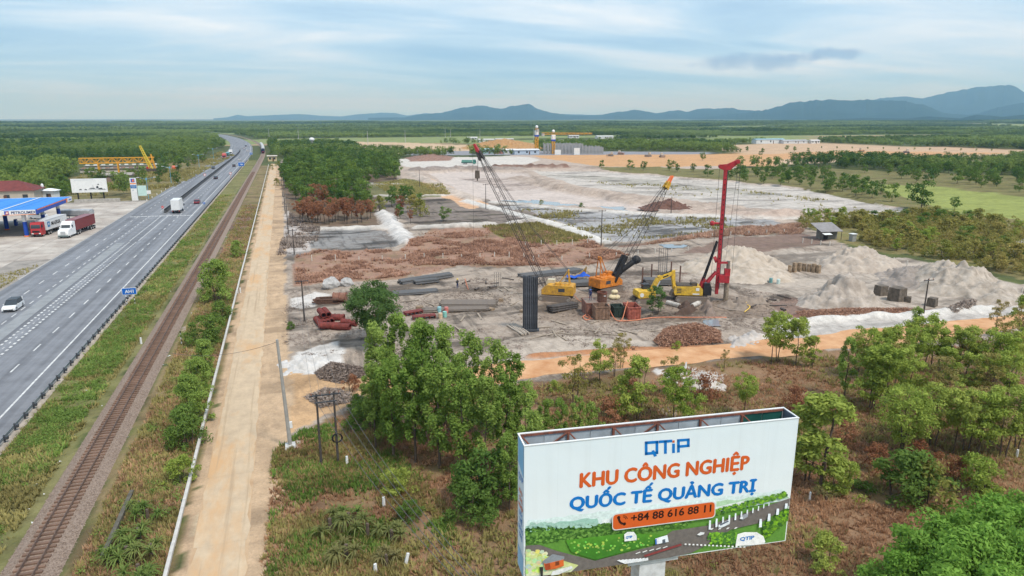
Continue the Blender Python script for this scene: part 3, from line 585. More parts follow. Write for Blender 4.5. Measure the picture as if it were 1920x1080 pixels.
def put_text(s, m, parent, loc, size, width=None, off=0.0, rz=0.0, name='lettering', align='CENTER', bold=0.0):
    me = textmesh(s, m, size, width, off, align)
    if bold:   # heavier strokes: the glyphs laid over themselves a little to each side, a hair apart in depth
        co = np.empty(len(me.vertices)*3, np.float32); me.vertices.foreach_get('co', co); co = co.reshape(-1, 3); Fc = [tuple(p.vertices) for p in me.polygons]; V = []; Fs = []
        for k, (dx, dy) in enumerate(((-1, 0), (1, 0), (0, .8), (0, -.8), (0, 0))): Fs += [tuple(i+len(V) for i in f) for f in Fc]; V += [(a+dx*bold, b+dy*bold, c+.0012*k) for a, b, c in co.tolist()]
        me = bpy.data.meshes.new(name); me.from_pydata(V, [], Fs); me.materials.append(m)
    o = link(name, me, parent, loc); o.rotation_euler = (math.pi/2, 0, rz); return o
def striped_post(parent, loc, h, r=.06, cols=(None, None)):
    for k in range(int(h/.3)):
        MB().tube((loc[0], loc[1], loc[2]+k*.3), (loc[0], loc[1], loc[2]+k*.3+.3), r, r, 8).obj('post_band', white if k % 2 else black, parent)
x, y, _ = g(246, 573)
t = thing('road_sign', 'blue rectangular road sign lettered AH1 on two striped posts by the guard rail', 'sign', (x, y, 0), -.05)
MB().box((0, 0, 2.45), (2.2, .06, 1.15)).obj('panel', white, t); MB().box((0, -.035, 2.45), (2.08, .02, 1.03)).obj('panel_face', blue, t)
put_text('AH1', white, t, (0, -.055, 2.18), .75, 1.3, .02)
for s in (-.6, .6): striped_post(t, (s, .05, 0), 1.9)
for i, (px, py, lb, w_, h_) in enumerate(((455, 318, 'large blue direction sign standing beyond the guard rail', 3.4, 2.2), (461, 296, 'small blue sign further along the highway beyond the large one', 2.2, 1.6))):
    x, y, _ = g(px, py); t = thing('road_sign', lb, 'sign', (-26.4, y, 0)); MB().box((0, 0, 3.2), (w_, .08, h_)).obj('panel', white, t); MB().box((0, -.06, 3.2), (w_-.16, .03, h_-.16)).obj('panel_face', blue, t); MB().box((0, -.085, 3.3), (w_*.5, .015, .25)).box((w_*.1, -.085, 2.9), (w_*.4, .015, .2)).obj('lettering', white, t)
    for s in (-.3, .3): MB().tube((w_*s, .08, 0), (w_*s, .08, 2.4), .06).obj('post', galv, t)
def round_sign(lb, x, y, m, bar=False, h=2.2):
    t = thing('road_sign', lb, 'sign', (x, y, .1)); MB().tube((0, 0, 0), (0, 0, h), .05).obj('post', galv, t); MB().tube((0, -.06, h), (0, -.1, h), .42, .42, 16).obj('panel', m, t)
    if bar: MB().box((0, -.115, h), (.6, .02, .14)).obj('bar', white, t)
    else: MB().prism([(-.08, -.2), (.08, -.2), (.08, .05), (.2, .05), (0, .28), (-.2, .05), (-.08, .05)], -.125, -.105, 'y').obj('arrow', white, t).location.z = h
round_sign('round red no-entry sign at the head of the median barrier', -39.2, 243.5, red, True); round_sign('round blue arrow sign at the right edge of the highway', -27.7, 251, blue)
for i, (px, py, lb) in enumerate(((385, 338, 'round white-faced sign with red rim at the median'), (433, 335, 'round speed sign on an orange post by the guard rail'))):
    x, y, _ = g(px, py); t = thing('road_sign', lb, 'sign', (x, y, .1)); MB().tube((0, 0, 0), (0, 0, 2.6), .06).obj('post', mat('orange_paint', (.75, .25, .04), .6, .1, 2) if i else galv, t); MB().tube((0, -.06, 2.6), (0, -.1, 2.6), .6, .6, 16).obj('rim', red, t); MB().tube((0, -.1, 2.6), (0, -.12, 2.6), .45, .45, 16).obj('panel', white, t)
for i, (px, py, h, lb) in enumerate(((265, 645, 1.0, 'white kilometre stone in the grass left of the railway'), (720, 950, .9, 'white boundary post standing in the green grass under the wires'), (651, 873, .9, 'white boundary post near the concrete pole'), (760, 1060, .9, 'leaning white boundary post at the bottom of the picture by the dead pandanus'), (1518, 938, .8, 'white boundary post just right of the large billboard'), (1906, 858, .8, 'white stone post among the dry grass at the right edge'), (704, 1072, .7, 'short white boundary stub at the bottom beside the pandanus'), (1285, 690, .8, 'white marker stake leaning in the orange ditch'))):
    x, y, _ = g(px, py); o = MB().box((0, 0, h/2), (.22, .16, h), taper=(.85, .85)).obj('boundary_post', white, None, (x, y, hz(x, y)-.05), random.uniform(0, 1)); tag(o, lb, 'post')
    if 'leaning' in lb: o.rotation_euler.y = .25
x, y, _ = g(341, 648); t = thing('marker_post', 'black and white banded post beside the railway', 'post', (x, y, 0)); striped_post(t, (0, 0, 0), 2.1, .07)
x, y, _ = g(1794//4+0, 560)
for i, (px, py) in enumerate(((446, 550), (451, 549))):
    x, y, _ = g(px, py); o = MB().box((0, 0, .45), (.2, .2, .9)).obj('boundary_post', white, None, (x, y, 0)); tag(o, ('left' if i == 0 else 'right')+' one of two white stubs behind the roadside tree', 'post', 'pair of white stubs')
# long concrete drain wall by the track (dark slab edge)
x, y, _ = g(150, 1050); o = MB().box((0, 0, .2), (.3, 9, .5)).obj('drain_wall', mat('mossy_concrete', (.12, .11, .09), .95, .2, 2), None, (-14.2, 53, 0), -.02); tag(o, 'dark mossy concrete drain edge beside the railway ballast', 'drain')
# ---- power poles
polem = mat('pole_concrete', (.36, .35, .33), .9, .12, 2); polew = mat('tarred_pole', (.075, .065, .06), .85, .2, 3); ins = mat('insulator', (.30, .14, .09), .4, .1, 3); wirem = mat('wire', (.10, .10, .105), .6, .05, 2)
def pole(lb, x, y, h, m, arms=1, r=.15, tilt=0.0, base=False, armlen=2.0, group=None):
    t = thing('power_pole', lb, 'power pole', (x, y, hz(x, y)), 0, group); t.rotation_euler = (0, tilt, 0)
    MB().tube((0, 0, -.3), (0, 0, h), r, r*.6, 10).obj('shaft', m, t, smooth=False)
    for k in range(arms):
        a = MB().box((0, -.08, h-.25-k*.9), (armlen, .1, .12)).obj('crossarm', dark, t)
        for s in (-.42, 0, .42): MB().tube((s*armlen, -.08, h-.19-k*.9), (s*armlen, -.08, h+.06-k*.9), .05, .04, 6).obj('insulator', ins, a)
    if base: MB().box((0, 0, .12), (1.1, 1.1, .5), taper=(.8, .8)).obj('footing', mat('white_concrete', (.55, .55, .54), .9, .1, 2), t)
    return t
def wire(lb, a, b, sag, r=.014):
    pts = [Vector(a).lerp(Vector(b), k/14)-Vector((0, 0, sag*4*(k/14)*(1-k/14))) for k in range(15)]
    tag(MB().path(pts, r, 4).obj('power_line', wirem), lb, 'wire')
px, py, _ = g(545, 840); p1 = (px, py)
pole('tall grey concrete pole on a white footing beside the access road', px, py, 10.7, polem, 0, .19, -.035, True)
MB().box((.28, 0, 2.3), (.25, .2, .6)).obj('meter_box', white, bpy.data.objects['power_pole'])
hx, hy, _ = g(603, 876); kx, ky, _ = g(634, 868)
t = thing('power_pole', 'twin dark pole frame with a crossarm and cable coil near the concrete pole', 'power pole', ((hx+kx)/2, (hy+ky)/2, 0))
for s in (-1, 1): MB().tube((s*(kx-hx)/2, 0, -.2), (s*(kx-hx)/2, 0, 6.9), .12, .08, 8).obj('shaft', polew, t)
MB().box((0, -.1, 6.75), (2.6, .1, .12)).box((0, -.1, 6.1), (1.9, .08, .1)).obj('crossarm', dark, t)
for s in (-1.15, -.4, .4, 1.15): MB().tube((s, -.1, 6.8), (s, -.1, 7.05), .05, .04, 6).obj('insulator', ins, t)
coil = MB()
for k in range(3): coil.path([((kx-hx)/2+.05*k+.42*math.cos(a), -.16-.03*k, 2.6+.42*math.sin(a)) for a in np.linspace(0, 6.28, 14)], .03, 5)
coil.obj('cable_coil', rubber, t)
HT = ((hx+kx)/2, (hy+ky)/2, 6.95)
PL = []
for i, (bx, by, tpy, lb) in enumerate(((571, 602, 523, 'dark power pole with a crossarm standing by the red casings'), (552, 478, 430, 'dark power pole at the edge of the brown brush by the access road'), (541, 441, 380, 'thin dark pole beside the white mottled ground near the access road'), (535, 400, 352, 'thin dark pole between the access road and the burnt trees'), (530, 368, 322, 'thin distant pole beside the plantation and the access road'), (911, 392, 345, 'dark pole standing before the pale pit left of the crane boom'), (1127, 461, 393, 'dark pole standing in the burnt mottled ground'), (787, 350, 318, 'dark pole on the orange bank of the pit'), (1731, 592, 528, 'dark tarred pole on the white bank by the sand heaps'), (1258, 402, 380, 'short dark pole beyond the second crane boom'))):
    x, y, _ = g(bx, by); h = max(5.5, zat(bx, tpy, x, y)); PL.append((x, y, h)); pole(lb, x, y, h, polew, 1 if i in (0, 5, 6, 8) else (1 if i < 5 else 0), .14)
off = [(-1.1, 0, 0), (-.4, 0, 0), (.4, 0, 0), (1.1, 0, 0)]
for k, (ox, _, _) in enumerate(off):
    wire(f'{ordn(k)} of four bare wires running from the twin poles toward the viewer', (HT[0]+ox, HT[1], HT[2]), (6.5+ox*.4, 24, 10.5), .9, .016)
    if k in (0, 1, 3): wire(f'{ordn(k)} of the wires running from the twin poles to the dark pole by the casings', (HT[0]+ox, HT[1], HT[2]), (PL[0][0]+ox*.8, PL[0][1], PL[0][2]-.15), .8)
for a, b in ((0, 1), (1, 2), (2, 3), (3, 4)):
    for q, ox in enumerate((-.7, .7)): wire(f'{("left", "right")[q]} wire of the {ordn(a)} span up the access road', (PL[a][0]+ox, PL[a][1], PL[a][2]-.1), (PL[b][0]+ox, PL[b][1], PL[b][2]-.1), .7)
wire('black cable crossing the access road from the concrete pole to the railway', (p1[0]-.37, p1[1], 10.5), (-14.0, 78, 5.5), .8, .02)
wire('wire running from the tarred pole across the white bank to the right', (PL[8][0], PL[8][1], PL[8][2]-.2), (PL[8][0]+35, PL[8][1]-10, PL[8][2]-1.2), .8, .012)
wire('wire running from the tarred pole back over the sand heaps', (PL[8][0], PL[8][1], PL[8][2]-.2), (PL[8][0]-30, PL[8][1]+35, PL[8][2]), .9, .012)
# ---- small white stakes of the site fence
st = MB().box((0, 0, .55), (.16, .16, 1.1)).mesh('fence_stake', mat('stake_white', (.58, .55, .50), .8, .1, 3))
k = 0
for line, lb, n in (([(585, 490), (760, 486), (900, 482), (1010, 485)], 'white stake in the row across the brown cleared brush', 13), ([(985, 462), (1130, 455), (1300, 446), (1470, 436)], 'white stake in the row along the burnt mottled ground', 16), ([(1000, 492), (1180, 478), (1290, 470)], 'white stake behind the two crawler cranes', 8), ([(1505, 455), (1560, 462), (1640, 482), (1720, 505), (1915, 552)], 'pale stake in the row behind the right-hand sand heaps', 14)):
    P = np.array(gp(line)); s = np.linspace(0, len(P)-1, n)
    for i, q in enumerate(s):
        a = min(int(q), len(P)-2); p = P[a]+(P[a+1]-P[a])*(q-a); o = link('fence_stake', st, None, (p[0], p[1], hz(*p)-.05), random.uniform(-.2, .2), (1, 1, random.uniform(.8, 1.25))); tag(o, f'{ordn(i)} {lb}, counted from the left', 'stake', lb)
# ================================================================== THE LARGE BILLBOARD
BT = 16.0; _a = Vector(g(983, 837, BT)); _b2 = Vector(g(1498, 784, BT)); BWID = (_b2-_a).length; BHT = 6.70; BZ = BT-BHT; BD = 1.25
brz = math.atan2(_b2.y-_a.y, _b2.x-_a.x); bmid = (_a+_b2)/2
bb = thing('billboard', 'large box-shaped billboard with orange and blue lettering on a white post', 'billboard', (bmid.x, bmid.y, 0), brz)
_ex = Vector((math.cos(brz), math.sin(brz), 0)); _ny = Vector((-math.sin(brz), math.cos(brz), 0))
def facept(cx, cy):
    """place on the face (u along it, z up) of a pixel of the photo"""
    d = Vector(_f*FPX+_r*(cx-960)+_u*(540-cy)); o = Vector((0, 0, CAMH)); t = (Vector((bmid.x, bmid.y, 0))-o).dot(_ny)/d.dot(_ny); p = o+d*t
    return ((p-Vector((bmid.x, bmid.y, 0))).dot(_ex), p.z)
fm_ = bpy.data.materials.new('banner_print'); fm_.use_nodes = True; _t = fm_.node_tree; _bs = _t.nodes['Principled BSDF']; _bs.inputs['Roughness'].default_value = .45
_tc = N('ShaderNodeTexCoord', _t); _sp = N('ShaderNodeSeparateXYZ', _t); _t.links.new(_tc.outputs['Object'], _sp.inputs[0]); _mr = N('ShaderNodeMapRange', _t); _mr.inputs[1].default_value = BZ; _mr.inputs[2].default_value = BT; _t.links.new(_sp.outputs[2], _mr.inputs[0])
_nz = N('ShaderNodeTexNoise', _t); _nz.inputs['Scale'].default_value = .5; _nz.inputs['Detail'].default_value = 5; _t.links.new(_tc.outputs['Object'], _nz.inputs[0])
_rp = N('ShaderNodeValToRGB', _t); _rp.color_ramp.elements[0].color = (.90, .93, .94, 1); _rp.color_ramp.elements[1].color = (.80, .88, .93, 1); _t.links.new(M('ADD', _mr.outputs[0], M('MULTIPLY', M('SUBTRACT', _nz.outputs[0], .5, tree=_t), .5, tree=_t), tree=_t), _rp.inputs[0]); _wv = N('ShaderNodeTexWave', _t); _wv.inputs['Scale'].default_value = .21; _wv.inputs['Distortion'].default_value = 0; _t.links.new(_tc.outputs['Object'], _wv.inputs[0])   # welded seams of the sheet
_sm = M('GREATER_THAN', _wv.outputs['Fac'], .9994, tree=_t); _mp = N('ShaderNodeMapping', _t); _mp.inputs['Scale'].default_value = (2.2, 1, .12); _t.links.new(_tc.outputs['Object'], _mp.inputs[0]); _st = N('ShaderNodeTexNoise', _t); _st.inputs['Scale'].default_value = 1; _st.inputs['Detail'].default_value = 6; _t.links.new(_mp.outputs[0], _st.inputs[0])
_dr = M('MULTIPLY', M('MULTIPLY', M('SUBTRACT', _st.outputs[0], .5, tree=_t), 3, tree=_t, clamp=True), .13, tree=_t); _gr = N('ShaderNodeMix', _t, data_type='RGBA'); _t.links.new(M('ADD', _dr, M('MULTIPLY', _sm, .12, tree=_t), tree=_t), _gr.inputs[0]); _t.links.new(_rp.outputs[0], _gr.inputs[6]); _gr.inputs[7].default_value = (.50, .52, .52, 1); _t.links.new(_gr.outputs[2], _bs.inputs['Base Color'])
_bw = N('ShaderNodeBump', _t); _bw.inputs['Strength'].default_value = .25; _bw.inputs['Distance'].default_value = .12; _t.links.new(_nz.outputs[0], _bw.inputs['Height']); _t.links.new(_bw.outputs[0], _bs.inputs['Normal'])
rust = mat('rusty_frame', (.20, .07, .045), .85, .3, 4, c2=(.10, .045, .035)); zinc = mat('grey_sheet', (.36, .41, .45), .6, .15, 1.2, objvar=.08); dgreen = mat('dark_green_sheet', (.012, .085, .07), .6, .2, 1.5)
front = MB().box((0, .04, BZ+BHT/2), (BWID, .08, BHT)).obj('front_face', fm_, bb)
MB().box((0, BD-.02, BZ+BHT/2), (BWID, .05, BHT)).obj('back_face', white, bb)
sidem = mat('side_print', (.66, .78, .88), .45, .05, .5)
for s, nm in ((-1, 'left'), (1, 'right')):
    o = MB().box((s*(BWID/2-.03), BD/2, BZ+BHT/2), (.05, BD-.14, BHT-.02)).obj('side_face', sidem if s < 0 else mat('side_dark', (.10, .13, .17), .6, .1, 1), bb)
bd = -BWID/2-.012
MB().quad((bd, .06, BT-.05), (bd, BD-.1, BT-.05), (bd, BD-.1, BT-1.3), (bd, .06, BT-1.6)).obj('side_band', mat('side_blue', (.22, .50, .78), .45, .05, .5), bb)
MB().quad((bd, .06, BZ+1.0), (bd, BD-.1, BZ+1.1), (bd, BD-.1, BZ), (bd, .06, BZ)).obj('side_band', mat('side_blue2', (.30, .55, .80), .45, .05, .5), bb)
ink = mat('print_blue', (.008, .20, .62), .45, .05, 1); orange = mat('print_orange', (.74, .13, .025), .45, .05, 1)
for k, (s, m, h) in enumerate((('QTIP', ink, .42), ('KHU', orange, .3), ('CÔNG', orange, .3), ('NGHIỆP', orange, .3), ('QUỐC', ink, .3), ('TẾ', ink, .3), ('QUẢNG', ink, .3), ('TRỊ', ink, .3))):
    zz = BT-2.0 if k == 0 else BT-2.3-.38*k
    o = put_text(s, m, bb, (bd-.004, BD/2-.02, zz), h, .85 if k in (0, 3, 6) else .62, .008, -math.pi/2)
# white lip round the top, rusty frame inside, grey sheets on the inside of the back face
MB().box((0, .03, BT+.015), (BWID+.04, .1, .04)).box((0, BD-.02, BT+.015), (BWID+.04, .09, .04)).box((-BWID/2+.02, BD/2, BT+.015), (.07, BD-.12, .04)).box((BWID/2-.02, BD/2, BT+.015), (.07, BD-.12, .04)).obj('top_trim', white, bb)
ns = 12; sw = (BWID-.2)/ns
for i in range(ns):
    MB().box((-BWID/2+.1+sw*(i+.5), BD-.075, BT-.12-1.4), (sw-.03, .02, 2.8)).obj('inner_sheet', dgreen if i >= 10 else zinc, bb)
MB().box((0, BD-.11, BT-.05), (BWID-.2, .05, .10)).box((0, .12, BT-.05), (BWID-.2, .05, .08)).obj('top_beam', rust, bb)
for i in range(0, ns+1, 2):
    if i == ns: continue
    x = -BWID/2+.13+(BWID-.26)*i/ns
    MB().box((x, BD-.15, BT-1.6), (.1, .09, 3.0)).obj('frame_post', rust, bb)
    MB().tube((x+.06, BD-.15, BT-.12), (x+.55*1.0+.3, .15, BT-.95), .04, .04, 5).obj('brace', rust, bb)
    if i in (2, 6): MB().tube((x-.06, BD-.14, BT-.12), (x-1.15, BD-.14, BT-.85), .05, .05, 5).obj('brace', rust, bb)
for i in range(3): MB().box((0, BD/2, BZ+.5+2.2*i), (BWID-.3, .12, .12)).obj('inner_rail', rust, bb)
u0 = facept(1226, 1055)[0]
MB().box((u0, BD/2, BZ/2), (1.35, 1.0, BZ-.02)).obj('post', mat('post_white', (.70, .71, .72), .6, .10, 2.5, c2=(.50, .50, .50)), bb)
MB().box((u0, BD/2, BZ-.12), (2.6, 1.1, .2)).obj('post_head', mat('post_white', (.7, .7, .7)), bb)
# ---- the printed picture, as flat layers on the face
class Print:
    def __init__(s): s.v = []; s.f = []; s.c = []; s.k = 0
    def poly(s, pts, c, c2=None):
        s.k += 1; n = len(s.v)
        for i, (a, b) in enumerate(pts):
            u, z = facept(960+a/3, 720+b/3); s.v.append((min(max(u, -BWID/2+.05), BWID/2-.05), -.006-.00005*s.k, max(z, BZ+.04))); s.c.append((*(c2 if c2 and i >= len(pts)/2 else c), 1))
        s.f.append(tuple(range(n, n+len(pts))))
    def blob(s, x, y, r, c):
        a = random.random()*6; s.poly([(x+r*random.uniform(.7, 1.2)*math.cos(a+k*.9), y+r*.8*random.uniform(.7, 1.2)*math.sin(a+k*.9)) for k in range(7)], c)
P = Print(); U = random.uniform
def topline(x): return 770-(x-75)*.125 if x < 560 else 709-(x-560)*.118
P.poly([(76, 790)]+[(x, topline(x)+U(-6, 6)) for x in range(90, 1570, 40)]+[(1566, 660), (1100, 760), (600, 830), (76, 850)], (.63, .73, .72))
P.poly([(76, 800)]+[(x, topline(x)+30+U(-8, 8)) for x in range(90, 500, 30)]+[(500, 830), (76, 860)], (.33, .52, .44))
P.poly([(1150, 660)]+[(x, topline(x)+22+U(-6, 6)) for x in range(1170, 1560, 40)]+[(1566, 640), (1300, 690), (1150, 690)], (.42, .60, .40))
P.poly([(505, 765), (560, 755), (1110, 700), (1310, 655), (1312, 700), (1180, 735), (560, 800), (510, 795)], (.72, .76, .76))
P.poly([(76, 840), (300, 810), (900, 760), (1140, 720), (1330, 690), (1566, 650), (1560, 905), (1100, 940), (880, 978), (300, 1078), (76, 1078)], (.11, .26, .04))
for i in range(950):
    k = i/950; t = random.random(); x = 80+t*900; y = 845-.08*(x-80)+(-30+78*k)*(1-.5*t)+U(-5, 5); q = random.random()**1.6; P.blob(x, y, U(5, 12), (.025+.17*q, .09+.30*q, .012+.06*q))
P.poly([(300, 875), (640, 835), (830, 845), (810, 890), (470, 985), (330, 940)], (.085, .27, .025), (.05, .19, .02))
P.poly([(76, 905), (150, 900), (250, 935), (465, 990), (800, 905), (830, 870), (900, 822), (1100, 792), (1240, 745), (1567, 638), (1567, 680), (1400, 775), (1230, 815), (1110, 890), (1010, 945), (885, 974), (330, 1070), (300, 1040), (200, 960), (76, 925)], (.155, .135, .125))
P.poly([(76, 925), (190, 960), (320, 1000), (372, 1015), (330, 1060), (220, 1078), (76, 1078)], (.55, .60, .22), (.62, .66, .45))
for i in range(60): P.blob(U(80, 190), U(930, 1060), U(8, 18), (U(.35, .75), U(.5, .75), U(.1, .5)))
for i in range(70):
    x = U(330, 780); y = 930-(x-330)*.1+U(-45, 30); P.blob(x, y, U(4, 9), (U(.15, .4), U(.4, .6), .08))
for i in range(330):
    t = random.random(); x = 900+t*640; y = 800-t*165+U(-16, 14)-20; q = random.random(); P.blob(x, y, U(5, 11), (.03+.2*q, .11+.36*q, .03))
for i in range(380): q = random.random()**1.5; t = random.random(); P.blob(1410+t*145, 870-t*120-U(0, 80)*(1-.3*t), U(5, 12), (.03+.2*q, .10+.38*q, .02))
for i in range(190): q = random.random()**1.4; P.blob(U(1100, 1260), 892-U(0, 60), U(5, 11), (.03+.2*q, .12+.38*q, .03))
for i in range(60): P.blob(U(80, 480), U(775, 800)-.0, U(6, 13), (.36, .55, .47))
for i in range(9): P.poly([(585+i*20, 985-i*1.5), (600+i*20, 980-i*1.5), (650+i*14, 1000-i*2), (632+i*14, 1004-i*2)], (.75, .76, .78))
for i in range(16): P.poly([(965+i*22, 890+i*1.1), (975+i*22, 889+i*1.1), (977+i*22, 897+i*1.1), (966+i*22, 898+i*1.1)], (.8, .8, .8))
for i in range(5): P.poly([(690+i*38, 945-i*8), (715+i*38, 935-i*8), (718+i*38, 939-i*8), (693+i*38, 949-i*8)], (.75, .75, .74))
for i in range(4): P.poly([(1115+i*45, 805-i*2), (1128+i*45, 803-i*2), (1120+i*45, 812-i*2), (1107+i*45, 814-i*2)], (.75, .75, .74))
P.poly([(738, 955), (945, 890), (950, 900), (742, 966)], (.25, .05, .05))
for i in range(11): x = 1100+i*38*(1-i*.012); y = 812-i*13.2; h = 52-i*3.2; P.poly([(x, y), (x+12-i*.6, y-2), (x+13-i*.6, y-h), (x+3, y-h)], (.78, .84, .9))
for i in range(4): x = 1390+i*48; y = 800-i*35; P.poly([(x-8, y), (x+8, y-2), (x+9, y-48+i*6), (x-4, y-48+i*6)], (.78, .84, .9))
P.poly([(802, 895), (800, 862), (868, 842), (876, 880)], (.80, .84, .9)); P.poly([(802, 895), (800, 866), (808, 862), (810, 893)], (.05, .15, .5)); P.poly([(840, 890), (840, 868), (856, 864), (858, 887)], (.1, .12, .15))
P.poly([(628, 878), (626, 838), (645, 824), (680, 824), (696, 845), (697, 870)], (.76, .77, .76)); P.poly([(1250, 905), (1262, 838), (1300, 826), (1370, 826), (1408, 850), (1418, 880), (1410, 893)], (.80, .80, .79))
P.poly([(175, 1000), (185, 1040), (240, 1032), (288, 1015), (286, 975), (235, 985)], (.62, .13, .03)); P.poly([(165, 992), (225, 948), (292, 962), (288, 978), (240, 990), (185, 1003)], (.25, .27, .30)); P.poly([(185, 1040), (182, 1005), (210, 1000), (214, 1035)], (.35, .06, .02)); P.poly([(240, 1015), (240, 992), (262, 988), (262, 1010)], (.2, .05, .02))
P.poly([(160, 1075), (150, 1022), (172, 1020), (170, 1075)], (.03, .03, .03)); P.poly([(215, 1075), (225, 1045), (330, 1015), (340, 1028), (260, 1070)], (.72, .72, .72))
P.poly([(1155, 800), (1155, 785), (1210, 757), (1220, 762), (1218, 780), (1175, 800)], (.70, .74, .78)); P.poly([(1160, 783), (1208, 760), (1214, 766), (1166, 790)], (.10, .12, .16))
P.poly([(1275, 750), (1290, 730), (1318, 720), (1320, 740), (1290, 757)], (.30, .32, .35)); P.poly([(1275, 752), (1278, 742), (1290, 738), (1292, 752)], (.75, .78, .8)); P.poly([(1035, 840), (1055, 825), (1078, 828), (1072, 838), (1050, 845)], (.75, .76, .77))
pm = bpy.data.materials.new('picture_print'); pm.use_nodes = True; _at = N('ShaderNodeAttribute', pm.node_tree, attribute_name='ink'); _pn = N('ShaderNodeTexNoise', pm.node_tree); _pn.inputs['Scale'].default_value = 5; _pn.inputs['Detail'].default_value = 9; _pn.inputs['Roughness'].default_value = .75; _pc = N('ShaderNodeTexCoord', pm.node_tree); pm.node_tree.links.new(_pc.outputs['Object'], _pn.inputs[0]); _pm = N('ShaderNodeMix', pm.node_tree, data_type='RGBA'); _pm.blend_type = 'MULTIPLY'; _pm.inputs[0].default_value = 1; pm.node_tree.links.new(_at.outputs['Color'], _pm.inputs[6]); pm.node_tree.links.new(M('ADD', .45, M('MULTIPLY', _pn.outputs[0], 1.5, tree=pm.node_tree), tree=pm.node_tree), _pm.inputs[7]); pm.node_tree.links.new(_pm.outputs[2], pm.node_tree.nodes['Principled BSDF'].inputs['Base Color']); pm.node_tree.nodes['Principled BSDF'].inputs['Roughness'].default_value = .5
me = bpy.data.meshes.new('printed_picture'); me.from_pydata(P.v, [], P.f); _c = me.attributes.new('ink', 'FLOAT_COLOR', 'POINT'); _c.data.foreach_set('color', np.array(P.c, np.float32).ravel()); me.materials.append(pm); link('printed_picture', me, bb)
TY = -.006-.00005*P.k-.004
LY = -.010
def fit(s, m, xa, ya, xb, yb, cap_top_px, off=.03, name='lettering', bold=0.0):
    """a line of lettering from photo pixel a (baseline start) to b (baseline end) with cap height read at its start"""
    u1, z1 = facept(xa, ya); u2, z2 = facept(xb, yb); h = facept(xa, cap_top_px)[1]-z1
    o = put_text(s, m, bb, ((u1+u2)/2, LY, (z1+z2)/2), h/.727, abs(u2-u1)-2*bold, off, name=name, bold=bold); o.rotation_euler = (math.pi/2, -math.atan2(z2-z1, u2-u1), 0); return o
fit('KHU CÔNG NGHIỆP', orange, 1086, 914, 1404, 879, 886.5, 0, bold=.042); fit('QUỐC TẾ QUẢNG TRỊ', ink, 1067, 955.5, 1417, 920.5, 932, 0, bold=.042)
# rounded orange plate with the telephone number
def plate(pts, m, r, y):
    Q = [facept(*p) for p in pts]; o = []
    for i in range(4):
        p = Vector(Q[i]); a = (Vector(Q[i-1])-p).normalized(); b = (Vector(Q[(i+1) % 4])-p).normalized(); c = p+(a+b)*r
        for k in range(6): t = k/5*math.pi/2; o.append(c-b*r*math.cos(t)-a*r*math.sin(t))
    return MB().quad(*[(q.x, y, q.y) for q in o]).obj('number_plate', m, bb)
plate([(1146, 993), (1146.5, 961.5), (1339.5, 937), (1339, 968)], white, .2, TY+.002); plate([(1147.5, 991), (1148, 963), (1338, 938.5), (1337.5, 966.5)], orange, .18, TY)
inkd = mat('print_black', (.035, .012, .01), .5, .05, 1)
o = fit('+84 88 616 88 11', inkd, 1181, 975.5, 1331, 956.5, 961.5, .012); o.location.y = TY-.004
u1, z1 = facept(1164, 974); ph = MB()
pts = [(u1-.16+.30*t-.06*math.sin(t*3.14), z1+.20-.38*t-.08*math.sin(t*3.14)) for t in np.linspace(0, 1, 7)]
for (a, b), (c, d) in zip(pts[:-1], pts[1:]):
    n_ = Vector((-(d-b), c-a)).normalized()*.055; ph.quad((a-n_.x, TY-.004, b-n_.y), (c-n_.x, TY-.004, d-n_.y), (c+n_.x, TY-.004, d+n_.y), (a+n_.x, TY-.004, b+n_.y))
for q in (pts[0], pts[-1]): ph.quad(*[(q[0]+.085*math.cos(t), TY-.0045, q[1]+.085*math.sin(t)) for t in np.linspace(0, 5.6, 8)])
ph.obj('handset_mark', inkd, bb)
for r in (.14, .21):
    ph = MB()
    for t in np.linspace(.1, 1.3, 6): ph.quad(*[(u1+.05+rr*math.cos(tt), TY-.004, z1+.04+rr*math.sin(tt)) for rr, tt in ((r, t), (r+.03, t), (r+.03, t+.24), (r, t+.24))])
    ph.obj('ring_mark', inkd, bb)
# the four-letter logo in square strokes
LG = MB()
def lp(fx, fy):  # logo box 0..1 from its four photo corners
    x = 1209+84*fx; yt = 828-6*fx; yb_ = 853-8*fx; return facept(x, yt+(yb_-yt)*fy)
def stroke(f0, f1, wx=.062, wy=.21):
    (a, b), (c, d) = f0, f1
    x0, x1 = min(a, c)-wx/2, max(a, c)+wx/2; y0, y1 = min(b, d)-wy/2, max(b, d)+wy/2
    LG.quad(*[(lambda q: (q[0], LY, q[1]))(lp(*p)) for p in ((x0, y1), (x1, y1), (x1, y0), (x0, y0))])
for s in (((.03, .09), (.27, .09)), ((.03, .09), (.03, .91)), ((.27, .09), (.27, .91)), ((.03, .91), (.27, .91)), ((.34, .09), (.58, .09)), ((.46, .09), (.46, .95)), ((.64, .42), (.64, .95)), ((.75, .09), (.75, .95)), ((.75, .09), (.97, .09)), ((.97, .09), (.97, .58)), ((.75, .58), (.97, .58))): stroke(*s)
LG.quad(*[(lambda q: (q[0], LY-.002, q[1]))(lp(*p)) for p in ((.15, .72), (.205, .68), (.27, 1.15), (.205, 1.2))]).obj('logo_lettering', ink, bb)
q = [lp(*p) for p in ((.615, .24), (.665, .24), (.665, .06), (.615, .06))]; MB().quad(*[(a, LY, b) for a, b in q]).obj('logo_dot', orange, bb)
for (a, b, w_, h_) in ((960+635/3, 720+862/3, .33, .17), (960+1275/3, 720+875/3, .78, .27)):
    u1, z1 = facept(a, b); put_text('QTIP', ink, bb, (u1+w_/2, TY, z1), h_, w_, .01)
